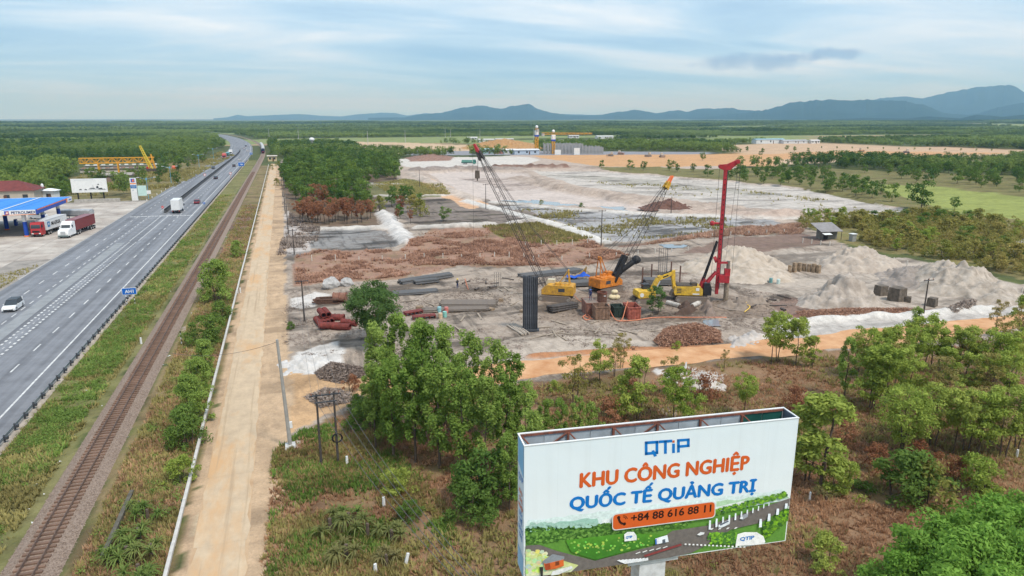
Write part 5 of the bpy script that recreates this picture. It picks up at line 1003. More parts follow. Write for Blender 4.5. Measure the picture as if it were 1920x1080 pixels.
crane('yellow crawler crane with a tall dark lattice boom leaning left', c1[0], c1[1], (tipA[0]-c1[0], tipA[1]-c1[1]), yel, tipA, hookA, (lat, mat('jib_red', (.45, .04, .05), .5, .1, 2)), 5.2)
c2 = g(1138, 546); tipB = along(1248, 352, c2[0]+7, c2[1]+8)
crane('orange crawler crane with a lattice boom leaning right behind the tanks', c2[0], c2[1], (tipB[0]-c2[0], tipB[1]-c2[1]), org, tipB, None, (mat('head_yellow', (.55, .33, .04), .5, .2, 2), mat('jib_orange', (.75, .16, .05), .5, .1, 2)), 6.4, cab_side=-1)
# black casing oscillator hanging before the orange crane
p0 = Vector(along(1150, 515, c2[0]+2, c2[1]-1)); p1_ = Vector(along(1172, 482, c2[0]+4, c2[1]-1)); q1 = Vector(along(1193, 487, c2[0]+6, c2[1]-1))
t = thing('drill_leader', 'black twin leader sections resting against the orange crane', 'machine part', tuple(p0)); a = p1_-p0; b = q1-p0
tag(t, 'black twin leader sections resting against the orange crane', 'machine part')
for s in (-.45, .55): MB().tube(Vector((0, s, -1.2)), a+Vector((0, s, .3)), .42, .42, 8).obj('leader_tube', black, t)
MB().tube((.4, .2, -.2), b, .5, .5, 10).ball(tuple(b), .8, 9, 6, .15).obj('power_head', black, t)
# --- rotary drilling rig
rx, ry, _ = g(1296, 562); hdv = (RIGHT*.97-AWAY*.1).normalized(); rrz = face(hdv); rz0 = hz(rx, ry)
t = thing('drilling_rig', 'tall red-masted rotary drilling rig on a yellow crawler body', 'drilling rig', (rx, ry, rz0), rrz)
crawler(t, 5.8, 3.4, .8, .95)
MB().prism([(-3.0, 1.15), (-3.15, 1.6), (-3.05, 2.6), (1.2, 2.6), (1.6, 2.2), (1.6, 1.15)], -1.45, 1.45).obj('body', yel2, t); MB().box((0, -1.4, 2.68), (2.4, 2.6, .2)).box((.3, .2, 2.9), (1.2, 1.0, .5)).obj('engine_deck', mat('deck_dark', (.10, .08, .06), .8, .3, 3), t)
for k in range(3): MB().box((1.47, -2.3, 1.6+k*.3), (.03, .75, .12)).obj('vent', dark, t); MB().box((-1.47, -2.3, 1.6+k*.3), (.03, .75, .12)).obj('vent', dark, t)
for s in (-1, 1): MB().box((s*1.47, .7, 2.2), (.03, .55, .5)).obj('plate', white, t); MB().box((s*1.47, .5, 1.4), (.03, 1.1, .22)).obj('lettering', white, t)
MB().prism([(1.7, 1.2), (1.7, 3.3), (2.7, 3.3), (3.0, 2.4), (3.0, 1.2)], .35, 1.45).obj('cab', mat('cab_black', (.03, .03, .035), .4, .2, 2), t)
my = 4.1; MT = zat(1350, 318, rx, ry)-rz0
ma = MB().prism([(my-.25, 1.2), (my+.25, 1.2), (my+.25, MT), (my-.25, MT)], -.28, .28).obj('mast', redm, t)
for k in range(22):
    for s in (-1, 1): MB().box((s*.29, my, 3.2+k*(MT-4)/22), (.02, .16, .16)).obj('mast_hole', black, ma)
for s in (-.25, .25): MB().box((s*.7, my+.32, (MT+1)/2+.8), (.09, .12, MT-1.6)).obj('guide_rail', dark, ma)
MB().prism([(my-1.0, MT+.2), (my-1.0, MT+.75), (my+.2, MT+.85), (my+1.8, MT+1.6), (my+2.0, MT+1.35), (my+1.8, MT+.95), (my+.7, MT-.1), (my-.4, MT-.1)], -.28, .28).obj('mast_head', redm, t)
for yy, zz in ((my-.8, MT+.45), (my+1.8, MT+1.25)): MB().tube((-.45, yy, zz), (.45, yy, zz), .34, .34, 12).obj('sheave', redm, t)
for yy in (my-.95, my+2.3): MB().path([(0, yy, MT+.8), (0, yy+(.0 if yy > my else -.1), 4.6)], .03, 4).obj('kelly_rope', lat, t)
MB().path([(0, my+2.0, MT+1), (0, my+1.1, 7.5)], .025, 4).obj('kelly_rope', lat, t)
MB().tube((0, my-1.4, 13.2), (0, my-.3, 13.2), .18, .18, 8).ball((0, my-1.5, 13.2), .42, 8, 6).obj('winch', redm, t)
MB().tube((0, my-.3, 7.2), (0, my-.75, 7.0), .55, .55, 10).obj('winch', redm, t)
for s in (-.7, .7): MB().tube((s, 1.7, 2.2), (s*.5, my-.3, 5.0), .24, .2, 6).obj('mast_strut', redm, t); MB().tube((s, 1.2, 1.6), (s, 1.9, 3.9), .26, .22, 6).obj('mast_strut', redm, t); MB().tube((s*.9, 1.5, 2.6), (s*.5, my-.5, 10.2), .13, .13, 8).obj('back_stay', black, t)
MB().box((0, my+1.0, 3.9), (1.3, 1.7, 1.3)).box((0, my+1.5, 5.0), (.8, .9, 1.2)).obj('rotary_drive', redm, t); MB().box((0, my+.9, 6.6), (.5, 1.6, .3)).obj('swivel_arm', redm, t)
MB().tube((0, my+1.6, -.4), (0, my+1.6, 3.2), .42, .42, 14).obj('casing', mat('casing_rust', (.30, .24, .18), .8, .25, 3), t); MB().tube((0, my+1.6, 4.5), (0, my+1.6, 6.9), .3, .3, 10).obj('kelly_bar', iron, t)
# --- excavator
ex, ey, _ = g(1209, 565); ev = (RIGHT*.98+AWAY*.2).normalized(); ez = hz(ex, ey)
t = thing('excavator', 'yellow excavator behind the tanks with its arm bent beside the drilling rig', 'excavator', (ex, ey, ez), face(ev))
crawler(t, 4.2, 2.4, .6, .85)
MB().prism([(-1.6, 1.0), (-1.75, 1.4), (-1.6, 2.1), (1.3, 2.1), (1.4, 1.0)], -1.3, 1.3).obj('body', yel2, t); MB().tube((1.31, -1.1, 1.55), (1.36, -1.1, 1.55), .35, .35, 12).obj('round_mark', white, t)
c = MB().prism([(-.3, 2.0), (-.25, 2.85), (.8, 2.85), (1.3, 2.1)], -1.25, -.3).obj('cab', glass, t); MB().box((-.78, .25, 2.92), (1.0, 1.2, .1)).obj('cab_roof', dark, c)
B = [(1.0, 1.7), (2.2, 4.0), (4.6, 4.75)]
for (a, b), (c_, d_), w0, w1 in ((B[0], B[1], .62, .72), (B[1], B[2], .72, .5)):
    v = Vector((c_-a, d_-b)).normalized(); n_ = Vector((-v.y, v.x)); MB().prism([(a-n_.x*w0/2, b-n_.y*w0/2), (c_-n_.x*w1/2, d_-n_.y*w1/2), (c_+n_.x*w1/2, d_+n_.y*w1/2), (a+n_.x*w0/2, b+n_.y*w0/2)], -.3, .3).obj('boom', yel2, t)
MB().prism([(4.5, 5.2), (5.1, 5.3), (5.35, 2.0), (5.0, 1.9), (4.55, 4.3)], -.24, .24).obj('stick', yel2, t); MB().tube((.42, 1.6, 2.1), (.42, 2.4, 3.6), .12, .1, 8).obj('hydraulic_ram', chrome, t); MB().tube((0, 2.6, 4.45), (0, 4.6, 5.25), .12, .1, 8).obj('hydraulic_ram', mat('ram_black', (.05, .05, .05), .5, .1, 2), t)
MB().prism([(5.0, 2.0), (5.4, 2.0), (5.6, 1.3), (5.2, .7), (4.5, .9), (4.7, 1.5)], -.5, .5).obj('bucket', iron, t); MB().box((.31, 3.4, 4.35), (.02, 1.0, .22), rx=.32).obj('lettering', black, t)
# ================================================================== MATERIALS LYING ABOUT THE SITE
x, y, _ = g(994, 619); sp = thing('sheet_pile_stack', 'tall upright stack of dark steel sheet piles standing on the site', 'sheet piles', (x, y, hz(x, y)), face(AWAY))
spm = mat('sheet_pile', (.10, .11, .13), .6, .3, 1.5, c2=(.055, .06, .07), objvar=.25); spme = MB().prism([(-.14, -.1), (-.10, -.1), (-.06, .08), (.06, .08), (.10, -.1), (.14, -.1), (.14, -.06), (.115, -.06), (.075, .12), (-.075, .12), (-.115, -.06), (-.14, -.06)], 0, 8.2, 'z').mesh('sheet_pile', spm)
for i in range(8):
    for j in range(2): link('sheet_pile', spme, sp, (-.95+i*.27, j*.4, 0), 0, (1, 1, random.uniform(.97, 1.0)))
MB().box((0, .2, .12), (2.6, 1.6, .24)).obj('footing', dark, sp)
def bundle(lb, pts, n, rows, L_, r, m, cat='steel bars', name='rebar_bundle', jit=.02, zadd=0):
    (ax, ay), (bx, by) = gp(pts); d = Vector((bx-ax, by-ay, 0)); L_ = d.length; cx_, cy_ = (ax+bx)/2, (ay+by)/2
    t = thing(name, lb, cat, (cx_, cy_, hz(cx_, cy_)+zadd), face(d)); me = MB().tube((0, -L_/2, 0), (0, L_/2, 0), r, r, 6).mesh('bar', m)
    for j in range(rows):
        for i in range(n-j): link('bar', me, t, ((i-(n-j-1)/2)*r*2.1, random.uniform(-.5, .5)*L_*.08, r+.08+j*r*1.8), random.uniform(-jit, jit))
    for s in (-.3, .3): MB().box((0, s*L_, .05), (n*r*2.3, .16, .12)).obj('bearer', mat('timber', (.25, .18, .12), .9, .2, 3), t)
    return t
rb_ = mat('rebar_grey', (.075, .08, .085), .6, .25, 2, c2=(.13, .12, .115)); rb2 = mat('rebar_brown', (.12, .10, .09), .7, .25, 2, c2=(.20, .17, .14))
bundle('long dark bundle of reinforcing bars behind the yellow crane', [(978, 520), (1085, 508)], 12, 3, 0, .12, rb_); bundle('dark bundle of bars between the two crawler cranes', [(1062, 536), (1112, 534)], 12, 3, 0, .12, rb_)
bundle('large grey bundle of reinforcing bars left of the sheet piles', [(828, 572), (930, 572)], 14, 3, 0, .12, rb2); bundle('lower grey bundle of bars before the large bundle', [(795, 583), (915, 580)], 10, 2, 0, .10, rb2); bundle('dark bars lying behind the lone leafy tree', [(735, 553), (818, 547)], 9, 2, 0, .13, rb_); bundle('dark bundle of pipes at the edge of the brown brush', [(752, 532), (848, 518)], 5, 2, 0, .22, rb_); bundle('short pile of dark pipes beside the brown brush', [(778, 534), (822, 529)], 4, 2, 0, .2, rb_)
bundle('dark log-like bundle of bars right of the sheet piles', [(1030, 585), (1078, 577)], 6, 3, 0, .16, mat('rebar_dark', (.085, .075, .07), .8, .3, 3)); bundle('dark bundle of bars behind the excavator arm', [(1206, 532), (1262, 532)], 12, 4, 0, .13, rb_); bundle('pale timber planks beside the sheet pile footing', [(958, 610), (985, 628)], 5, 1, 0, .15, mat('plank_pale', (.42, .36, .30), .9, .15, 3), 'planks', 'plank_stack', .05)
# tall rebar column and the scaffold posts round it
x, y, _ = g(1241, 528); t = thing('rebar_column', 'tall thin column of reinforcing bars behind the excavator', 'rebar cage', (x, y, hz(x, y)))
for i in range(12): a = i*math.pi/6; MB().tube((.8*math.cos(a), .8*math.sin(a), 0), (.8*math.cos(a)*1.02, .8*math.sin(a), 6.3+random.uniform(-.3, .3)), .03, .03, 4).obj('bar', rb_, t)
for k in range(7): MB().path([(.8*math.cos(a), .8*math.sin(a), .4+k*.55) for a in np.linspace(0, 6.283, 13)], .022, 4).obj('hoop', rb_, t)
for i, (px, py, h) in enumerate(((1204, 533, 3.4), (1221, 525, 3.2), (1257, 530, 4.2), (1274, 535, 3.8))):
    x, y, _ = g(px, py); t = thing('scaffold_post', ['rusty post left of the rebar column', 'dark post just left of the rebar column', 'brown post just right of the rebar column', 'rusty post farthest right of the rebar column'][i], 'post', (x, y, hz(x, y)-.1), face(AWAY)); MB().box((0, 0, h/2), (.22, .22, h)).obj('upright', mat('post_rust', (.16, .09, .07), .85, .25, 3), t); MB().box((.5, 0, h*.62), (1.6, .06, .06)).obj('crosspiece', rust, t)
x, y, _ = g(933, 537); t = thing('rebar_cage', 'small upright ladder frame of reinforcing steel left of the yellow crane', 'rebar cage', (x, y, hz(x, y)), face(AWAY))
for i in range(4): MB().box((-.6+i*.4, 0, 1.3), (.07, .07, 2.6)).obj('upright', rb_, t)
for k in range(4): MB().box((0, -.05, .4+k*.6), (1.5, .06, .08)).obj('rung', mat('plank_pale', (.42, .36, .30)), t)
# blue tarpaulin
tp = MB(); n = 12
for i in range(n+1):
    for j in range(7): tp.v.append((-2.2+4.4*i/n, -.9+1.8*j/6, .45+.5*math.sin(i*1.3+j)*.3+.9*math.exp(-((i-9)/2.0)**2)*(1-abs(j-3)/5)))
tp.f = [(i*7+j, (i+1)*7+j, (i+1)*7+j+1, i*7+j+1) for i in range(n) for j in range(6)]
x, y, _ = g(1084, 524); tag(tp.obj('tarpaulin', mat('tarp_blue', (.02, .10, .52), .6, .2, 2), None, (x, y, hz(x, y)+.2), face(AWAY), True), 'crumpled blue tarpaulin over bars between the cranes', 'tarpaulin')
x, y, _ = g(1091, 519); tag(MB().prism([(-.6, .1), (.7, .3), (.9, 1.5), (.2, .7)], -.5, .5).obj('digger_bucket', mat('bucket_ochre', (.35, .20, .05), .7, .2, 3), None, (x, y, hz(x, y)+.5), face(RIGHT)), 'ochre digger bucket lying on the blue tarpaulin', 'bucket')
# --- settling tanks with hoses
def tank(lb, px, py, lx_, ly, h, c, name='steel_tank'):
    x, y, _ = g(px, py); z = hz(x, y); t = thing(name, lb, 'tank', (x, y, z), face(AWAY)+.12); m = mat('tank_%d%d%d' % tuple(int(q*100) for q in c), c, .8, .3, 2.5, c2=tuple(q*.45 for q in c))
    w_ = .08
    for (cx_, cy_, sx_, sy) in ((0, -ly/2+w_/2, lx_, w_), (0, ly/2-w_/2, lx_, w_), (-lx_/2+w_/2, 0, w_, ly-2*w_-.01), (lx_/2-w_/2, 0, w_, ly-2*w_-.01)): MB().box((cx_, cy_, h/2), (sx_, sy, h)).obj('wall', m, t)
    for i in range(5): MB().box((-lx_/2+.15+i*(lx_-.3)/4, -ly/2-.03, h/2), (.1, .07, h*.96)).obj('rib', m, t)
    MB().box((0, 0, h*.55), (lx_-2*w_-.02, ly-2*w_-.02, .04)).obj('slurry', mat('slurry', (.10, .065, .045), .35, .15, 2), t); MB().box((0, -ly/2-.04, h-.06), (lx_+.1, .1, .14)).box((0, ly/2+.02, h-.06), (lx_+.1, .1, .14)).obj('rim', m, t); return t, z+h
tank('rust-brown steel tank at the left of the tank group', 1106, 588, 2.0, 3.2, 2.1, (.26, .13, .10)); tank('brown steel tank in front of the upright barrel', 1126, 597, 2.3, 2.4, 2.0, (.24, .15, .105)); tank('dark green steel tank in the middle of the tank group', 1157, 592, 1.7, 2.0, 1.7, (.035, .055, .045)); tank('open red-orange steel tank at the right of the tank group', 1184, 594, 2.0, 3.0, 1.9, (.40, .12, .085))
x, y, _ = g(1131, 588); t = thing('barrel', 'brown upright barrel standing over the brown tank', 'barrel', (x, y+.6, hz(x, y)+1.2)); MB().pipe((0, 0, 0), (0, 0, 2.2), .78, .05, 18).obj('shell', mat('barrel_brown', (.17, .085, .06), .8, .25, 2.5), t); MB().pipe((0, 0, 2.1), (0, 0, 2.25), .82, .1, 18).obj('rim', rust, t); MB().box((.1, -.8, 1.75), (.35, .03, .12)).obj('mark', white, t)
for k in range(4): MB().tube((.5*math.cos(k*1.57), .5*math.sin(k*1.57), -1.2), (.5*math.cos(k*1.57), .5*math.sin(k*1.57), 0), .06).obj('leg', rust, t)
x, y, _ = g(1150, 582); bag = mat('bag_cream', (.62, .52, .33), .85, .12, 3)
for i, (dx, dz, s, lb) in enumerate(((-.3, 2.3, .75, 'lower cream sack heaped beside the barrel'), (.55, 2.15, .7, 'cream sack nearest the green tank'), (.1, 3.1, .62, 'topmost cream sack beside the barrel'))): tag(MB().ball((0, 0, 0), (s, s*.8, s*.6), 9, 6, .2).obj('sack', bag, None, (x+dx, y+dx*.3, hz(x, y)+dz-.2), random.random(), True), lb, 'sack', 'cream sacks')
hosem = mat('hose_orange', (.62, .22, .12), .6, .12, 3)
def hose(lb, pts, r=.07, cat='hose', m=None):
    P_ = []
    for (px, py, z) in pts: x, y, _ = g(px, py); P_.append(Vector((x, y, hz(x, y)+z)))
    Q = []
    for i in range(len(P_)-1):
        a, b, c, d = P_[max(0, i-1)], P_[i], P_[i+1], P_[min(len(P_)-1, i+2)]
        for k in range(6):
            t_ = k/6; Q.append(.5*((2*b)+(c-a)*t_+(2*a-5*b+4*c-d)*t_*t_+(3*b-a-3*c+d)*t_**3))
    tag(MB().path(Q+[P_[-1]], r, 6).obj('hose', m or hosem), lb, cat)
hose('orange hose sagging between the brown and green tanks', [(1140, 594, 2.0), (1146, 598, .8), (1156, 601, .15), (1166, 601, .2), (1172, 597, 1.6), (1176, 592, 2.2)]); hose('coiled orange hose on the ground by the brown tank', [(1092, 597, .1), (1100, 593, .3), (1108, 598, .1), (1098, 601, .1), (1094, 596, .3), (1112, 600, .1)], .08); hose('orange hose trailing right along the ground below the red tank', [(1160, 602, .1), (1190, 601, .1), (1230, 596, .1), (1300, 596, .08), (1362, 596, .08)], .09); hose('thin orange hose from the yellow crane to the tanks', [(1076, 560, .6), (1086, 566, .2), (1097, 571, .3), (1104, 575, 1.6)], .05); hose('orange cable lying by the ladder frame', [(875, 538, .1), (872, 530, .8), (878, 543, .1)], .06)
hose('bent yellow pipe lying on the mud right of the rig', [(1404, 567, .2), (1397, 573, .4), (1406, 577, .2), (1396, 585, .1)], .08, 'pipe', mat('pipe_yellow', (.75, .50, .10), .6, .1, 3))
# --- red casings, planks, drums
cred = mat('casing_red', (.20, .04, .032), .75, .25, 2.5, c2=(.10, .03, .025))
t0 = None
for i, (px, py, a, L_, r, zz, lb) in enumerate(((597, 606, .15, 3.4, .42, 0, 'leftmost red ribbed casing in the heap'), (604, 604, .15, 3.4, .42, 0, 'red ribbed casing second from the left in the heap'), (611, 602, .15, 3.4, .42, 0, 'red ribbed casing third from the left in the heap'), (618, 600, .15, 3.2, .42, 0, 'red ribbed casing fourth from the left in the heap'), (628, 600, 1.2, 3.0, .5, 0, 'red casing lying crosswise at the back of the heap'), (618, 617, 1.3, 3.0, .5, 0, 'red casing lying crosswise at the front of the heap'), (640, 618, 1.1, 2.8, .5, 0, 'red casing at the right front of the heap'), (655, 610, .9, 2.6, .45, 0, 'rightmost red casing beside the lone leafy tree'), (604, 600, .15, 3.2, .42, .8, 'upper red casing stacked on the left of the heap'), (613, 598, .15, 3.2, .42, .8, 'upper red casing stacked in the middle of the heap'))):
    x, y, _ = g(px, py); z = hz(x, y); t = thing('steel_casing', lb, 'steel casing', (x, y, z+r+zz), a, 'heap of red casings'); MB().pipe((0, -L_/2, 0), (0, L_/2, 0), r, .06, 12).obj('shell', cred, t)
    for k in range(5): MB().pipe((0, -L_/2+.1+k*(L_-.2)/4-.05, 0), (0, -L_/2+.1+k*(L_-.2)/4+.05, 0), r+.05, .05, 12).obj('rib', cred, t)
for i, (px, py, lx_, lb) in enumerate(((795, 597, 3.6, 'red steel formwork panel right of the lone leafy tree'), (775, 590, 3.0, 'red steel frame half hidden behind the lone leafy tree'), (700, 600, 4.0, 'long red steel beam lying behind the lone leafy tree'))):
    x, y, _ = g(px, py); t = thing('steel_formwork', lb, 'formwork', (x, y, hz(x, y)), .3*i); MB().box((0, 0, .5), (lx_, 1.2, .12)).obj('panel', cred, t)
    for k in range(5): MB().box((-lx_/2+.1+k*(lx_-.2)/4, 0, .28), (.1, 1.1, .4)).obj('rib', cred, t)
x, y, _ = g(612, 568); t = thing('timber_stack', 'stack of rough brown timber beside the white sand patch', 'timber', (x, y, hz(x, y)), face(RIGHT)+.1)
for k in range(26): MB().box((random.uniform(-.9, .9), random.uniform(-.5, .5), .12+(k//7)*.22), (.26, 3.2+random.uniform(-.5, .5), .18), random.uniform(-.06, .06)).obj('timber', mat('bark_brown', (.16, .09, .065), .9, .3, 4, objvar=.2), t)
x, y, _ = g(638, 566); t = thing('rusty_drum', 'rusty horizontal steel drum beside the timber stack', 'drum', (x, y, hz(x, y)+.8), face(RIGHT)); MB().tube((0, -1.1, 0), (0, 1.1, 0), .8, .8, 16).obj('shell', mat('drum_rust', (.26, .13, .09), .8, .25, 2.5), t)
for s in (-1.05, 0, 1.05): MB().pipe((0, s-.05, 0), (0, s+.05, 0), .86, .08, 16).obj('hoop', rust, t)
for i, (px, py, c, lb) in enumerate(((824, 585, (.30, .55, .58), 'pale teal oil drum by the grey bars'), (837, 585, (.60, .20, .17), 'red and white oil drum by the grey bars'), (834, 593, (.25, .55, .48), 'teal oil drum lying in front'), (826, 597, (.60, .45, .30), 'tan oil drum at the front left'), (1445, 530, (.16, .34, .34), 'dark teal drum at the foot of the sand heap'), (1459, 533, (.55, .68, .65), 'pale drum at the foot of the sand heap'))):
    x, y, _ = g(px, py); t = thing('oil_drum', lb, 'drum', (x, y, hz(x, y))); MB().tube((0, 0, 0), (0, 0, .9), .32, .32, 12).obj('shell', paintm(c), t)
    for zz in (.28, .6): MB().tube((0, 0, zz), (0, 0, zz+.04), .345, .345, 12).obj('hoop', paintm(c), t)
for i, (px, py, r, lb) in enumerate(((622, 540, 1.3, 'large pale grey boulder at the edge of the brown brush'), (651, 537, 1.0, 'smaller whitish boulder beside the lone leafy tree'))):
    x, y, _ = g(px, py); tag(MB().ball((0, 0, 0), (r*1.3, r, r), 10, 7, .28).obj('boulder', mat('boulder_grey', (.42, .41, .40), .95, .2, 1.5, bump=.4), None, (x, y, hz(x, y)+r*.5), random.random()), lb, 'boulder')
for i, (px, py, a, lb) in enumerate(((1262, 575, .3, 'white concrete pile stub leaning on the mud below the rig'), (1303, 575, -1.0, 'pale broken concrete pile lying below the rig tracks'), (1315, 565, -.9, 'second pale concrete pile lying beside the rig tracks'))):
    x, y, _ = g(px, py); t = MB().tube((0, -1.3, 0), (0, 1.3, 0), .4, .4, 10).obj('pile_stub', mat('pile_pale', (.50, .47, .43), .9, .2, 2, bump=.3), None, (x, y, hz(x, y)+.35), a); tag(t, lb, 'pile stub')
for i, (px, py, s, lb) in enumerate(((1651, 553, 2.3, 'leftmost brown excavated block in the white cutting'), (1681, 564, 3.0, 'largest brown block in the white cutting'), (1747, 574, 1.9, 'rightmost brown block in the white cutting'), (1702, 566, 1.3, 'low brown block between the larger ones'))):
    x, y, _ = g(px, py); tag(MB().box((0, 0, s*.35), (s*.8, s*.7, s*.8), taper=(.88, .88)).obj('earth_block', mat('cap_brown', (.15, .125, .10), .95, .3, 2, bump=.5), None, (x, y, hz(x, y)), .2*i), lb, 'pile cap')
for i in range(7):
    x, y, _ = g(1480+i*9, 508+abs(i-3)*1.0); tag(MB().box((0, 0, .8), (.75, .7, random.uniform(1.5, 2.3)), taper=(.9, .9)).obj('tan_pillar', mat('pile_tan', (.34, .25, .17), .95, .3, 2, bump=.4), None, (x, y, hz(x, y)), random.random()), f'{ordn(i)} tan pile head from the left in the row on the white slope', 'pile head', 'row of pile heads')
# --- sand heaps
def heap(lb, outline_px, peak, seed, c, c2=None, pk=None, name='sand_heap', expn=1.0, rough=.5):
    P_ = np.array(gp(outline_px)); xs = np.linspace(P_[:, 0].min()-2, P_[:, 0].max()+2, 96); ys = np.linspace(P_[:, 1].min()-2, P_[:, 1].max()+2, 96); X_, Y_ = np.meshgrid(xs, ys); x_, y_ = X_.ravel(), Y_.ravel()
    ins = inpoly(x_, y_, [tuple(p) for p in P_]); d = segdist(x_, y_, [tuple(p) for p in P_]+[tuple(P_[0])]); d = np.where(ins, d, -d*.6)+(fbm(x_*.5, y_*.5, seed+20, 3)-.5)*2.2
    dm = d.max(); t = np.clip(d/dm, -.6, 1); nse = fbm(x_*.8, y_*.8, seed, 4)-.5; peak = peak*.86; h = np.where(t > 0, peak*t**expn, t*peak*.8)+nse*rough*np.clip(t*3+.3, 0, 1)*3.0+np.minimum(0, fbm(x_*.35, y_*.35, seed+9, 2)-.42)*peak*1.1*np.clip(t*3, 0, 1)+(fbm(x_*1.6, y_*1.6, seed+5, 5)-.5)*.9*np.clip(t*3, 0, 1)
    if pk is not None:
        kx_, ky_, _ = g(*pk); rad = max(np.ptp(xs), np.ptp(ys))*.6; h = np.where(t > 0, h*(.55+.75*np.exp(-((x_-kx_)**2+(y_-ky_)**2)/(rad*.55)**2)), h)
    c0 = P_.mean(0); z0 = hz(*c0); I = (np.arange(95)[:, None]*96+np.arange(95)[None]).ravel(); F_ = np.stack([I, I+1, I+97, I+96], 1); keep = t[F_].max(1) > -.12; 
    m = mat('sand_%d%d%d' % tuple(int(q*100) for q in c), c, .95, .10, .55, c2=c2 or tuple(q*.66 for q in c), bump=.8)
    used = np.unique(F_[keep]); rm = np.full(len(x_), -1); rm[used] = np.arange(len(used))
    return tag(link(name, npmesh(name, np.stack([x_-c0[0], y_-c0[1], h], 1)[used], rm[F_[keep]], m, None, True), None, (c0[0], c0[1], z0-.05)), lb, 'sand heap')
SW = (.47, .405, .34)
heap('large pale sand heap behind the red drilling rig', [(1262, 508), (1300, 488), (1400, 480), (1480, 500), (1480, 528), (1400, 534), (1330, 522)], 4.4, 1, SW, (.33, .27, .21), (1385, 500), expn=.6); heap('grey cone-shaped sand heap in the middle of the right-hand workings', [(1490, 560), (1540, 545), (1620, 545), (1672, 575), (1620, 585), (1540, 580), (1500, 575)], 4.4, 2, (.43, .375, .325), (.21, .175, .145), (1575, 562), expn=.85); heap('pale sand heap behind the pile heads', [(1535, 490), (1600, 478), (1680, 490), (1700, 512), (1600, 512), (1540, 505)], 3.6, 3, (.44, .38, .32), (.29, .24, .20), (1580, 492), expn=.6); heap('long mottled sand ridge at the right of the workings', [(1690, 515), (1760, 508), (1860, 525), (1925, 560), (1900, 575), (1800, 560), (1720, 545)], 4.6, 4, (.46, .40, .34), (.22, .185, .15), (1790, 535), expn=.55)
heap('dark raked sand slope between the pale heap and the long ridge', [(1640, 512), (1720, 502), (1760, 515), (1740, 545), (1660, 540)], 2.4, 5, (.30, .26, .23)); heap('small white sand heap beside the orange track', [(1262, 715), (1290, 703), (1340, 704), (1368, 718), (1340, 733), (1290, 735)], 1.6, 6, (.52, .48, .44)); heap('white sand heap at the far right beyond the scrub', [(1872, 462), (1920, 446), (1990, 455), (1990, 478), (1900, 480)], 2.6, 7, (.46, .44, .41)); heap('white sand mound beside the concrete pole', [(520, 690), (560, 668), (610, 664), (640, 680), (590, 704), (530, 700)], 1.1, 8, (.58, .56, .54)); heap('low white sand bank beside the brown brush heap', [(1360, 632), (1400, 622), (1435, 632), (1430, 648), (1370, 650)], 1.0, 9, (.50, .455, .42)); heap('dark brown earth heap at the edge of the pit', [(1205, 386), (1250, 378), (1300, 388), (1290, 394), (1215, 392)], 3.2, 10, (.15, .08, .06), name='earth_heap'); heap('brown earth bank on the far side of the pit', [(760, 296), (800, 290), (850, 294), (845, 301), (770, 303)], 3.5, 11, (.28, .17, .13), name='earth_heap')
heap('orange earth mound behind the building frame', [(860, 278), (900, 268), (985, 268), (1030, 277), (985, 283), (900, 284)], 9, 12, (.42, .25, .11), (.32, .18, .08), name='earth_heap', rough=2); heap('dark brown spoil heap just below the drilling rig', [(1268, 590), (1275, 575), (1293, 572), (1296, 590)], 1.7, 13, (.10, .065, .05), name='earth_heap'); heap('grey-brown spoil heap right of the dark one', [(1318, 592), (1325, 575), (1340, 573), (1346, 592)], 1.5, 14, (.26, .20, .165), name='earth_heap'); heap('brown spoil bank at the foot of the drill casing', [(1350, 572), (1380, 560), (1440, 558), (1450, 568), (1390, 578)], .9, 15, (.27, .22, .18), name='earth_heap')
# --- hut with a grey sheet roof
x, y, _ = g(1548, 448); t = thing('site_hut', 'open hut with a grey sheet roof at the edge of the scrub', 'hut', (x, y, hz(x, y)), face(AWAY)+.2)
MB().box((.6, .6, 1.3), (4.2, 2.6, 2.6)).obj('wall', mat('hut_wall', (.20, .19, .17), .9, .2, 1), t); r_ = MB(); r_.v = [(-3.2, -2.4, 2.3), (3.0, -2.4, 2.3), (3.0, 2.4, 3.9), (-3.2, 2.4, 3.9), (-3.2, -2.4, 2.4), (3.0, -2.4, 2.4), (3.0, 2.4, 4.0), (-3.2, 2.4, 4.0)]; r_.f = [(3, 2, 1, 0), (4, 5, 6, 7), (0, 1, 5, 4), (1, 2, 6, 5), (2, 3, 7, 6), (3, 0, 4, 7)]; r_.obj('roof', mat('sheet_grey', (.25, .235, .235), .7, .12, 1), t)
MB().box((-1.8, -2.9, 1.9), (2.2, 1.2, .06), rx=.2).obj('awning', white, t); MB().box((-.6, -.75, 1.0), (1.2, .06, 1.9)).obj('doorway', black, t)
for s in (-3, 2.8): MB().tube((s, -2.2, 0), (s, -2.2, 2.3), .07).obj('post', polew, t)
x, y, _ = g(1598, 452); t = thing('water_stand', 'small grey box on a stand right of the hut', 'cabinet', (x, y, hz(x, y))); MB().box((0, 0, .9), (1.2, 1.2, 1.8)).obj('cabinet', mat('cab_grey', (.30, .31, .30), .8, .1, 2), t); MB().box((0, 0, 1.9), (1.5, 1.5, .15)).obj('lid', white, t)
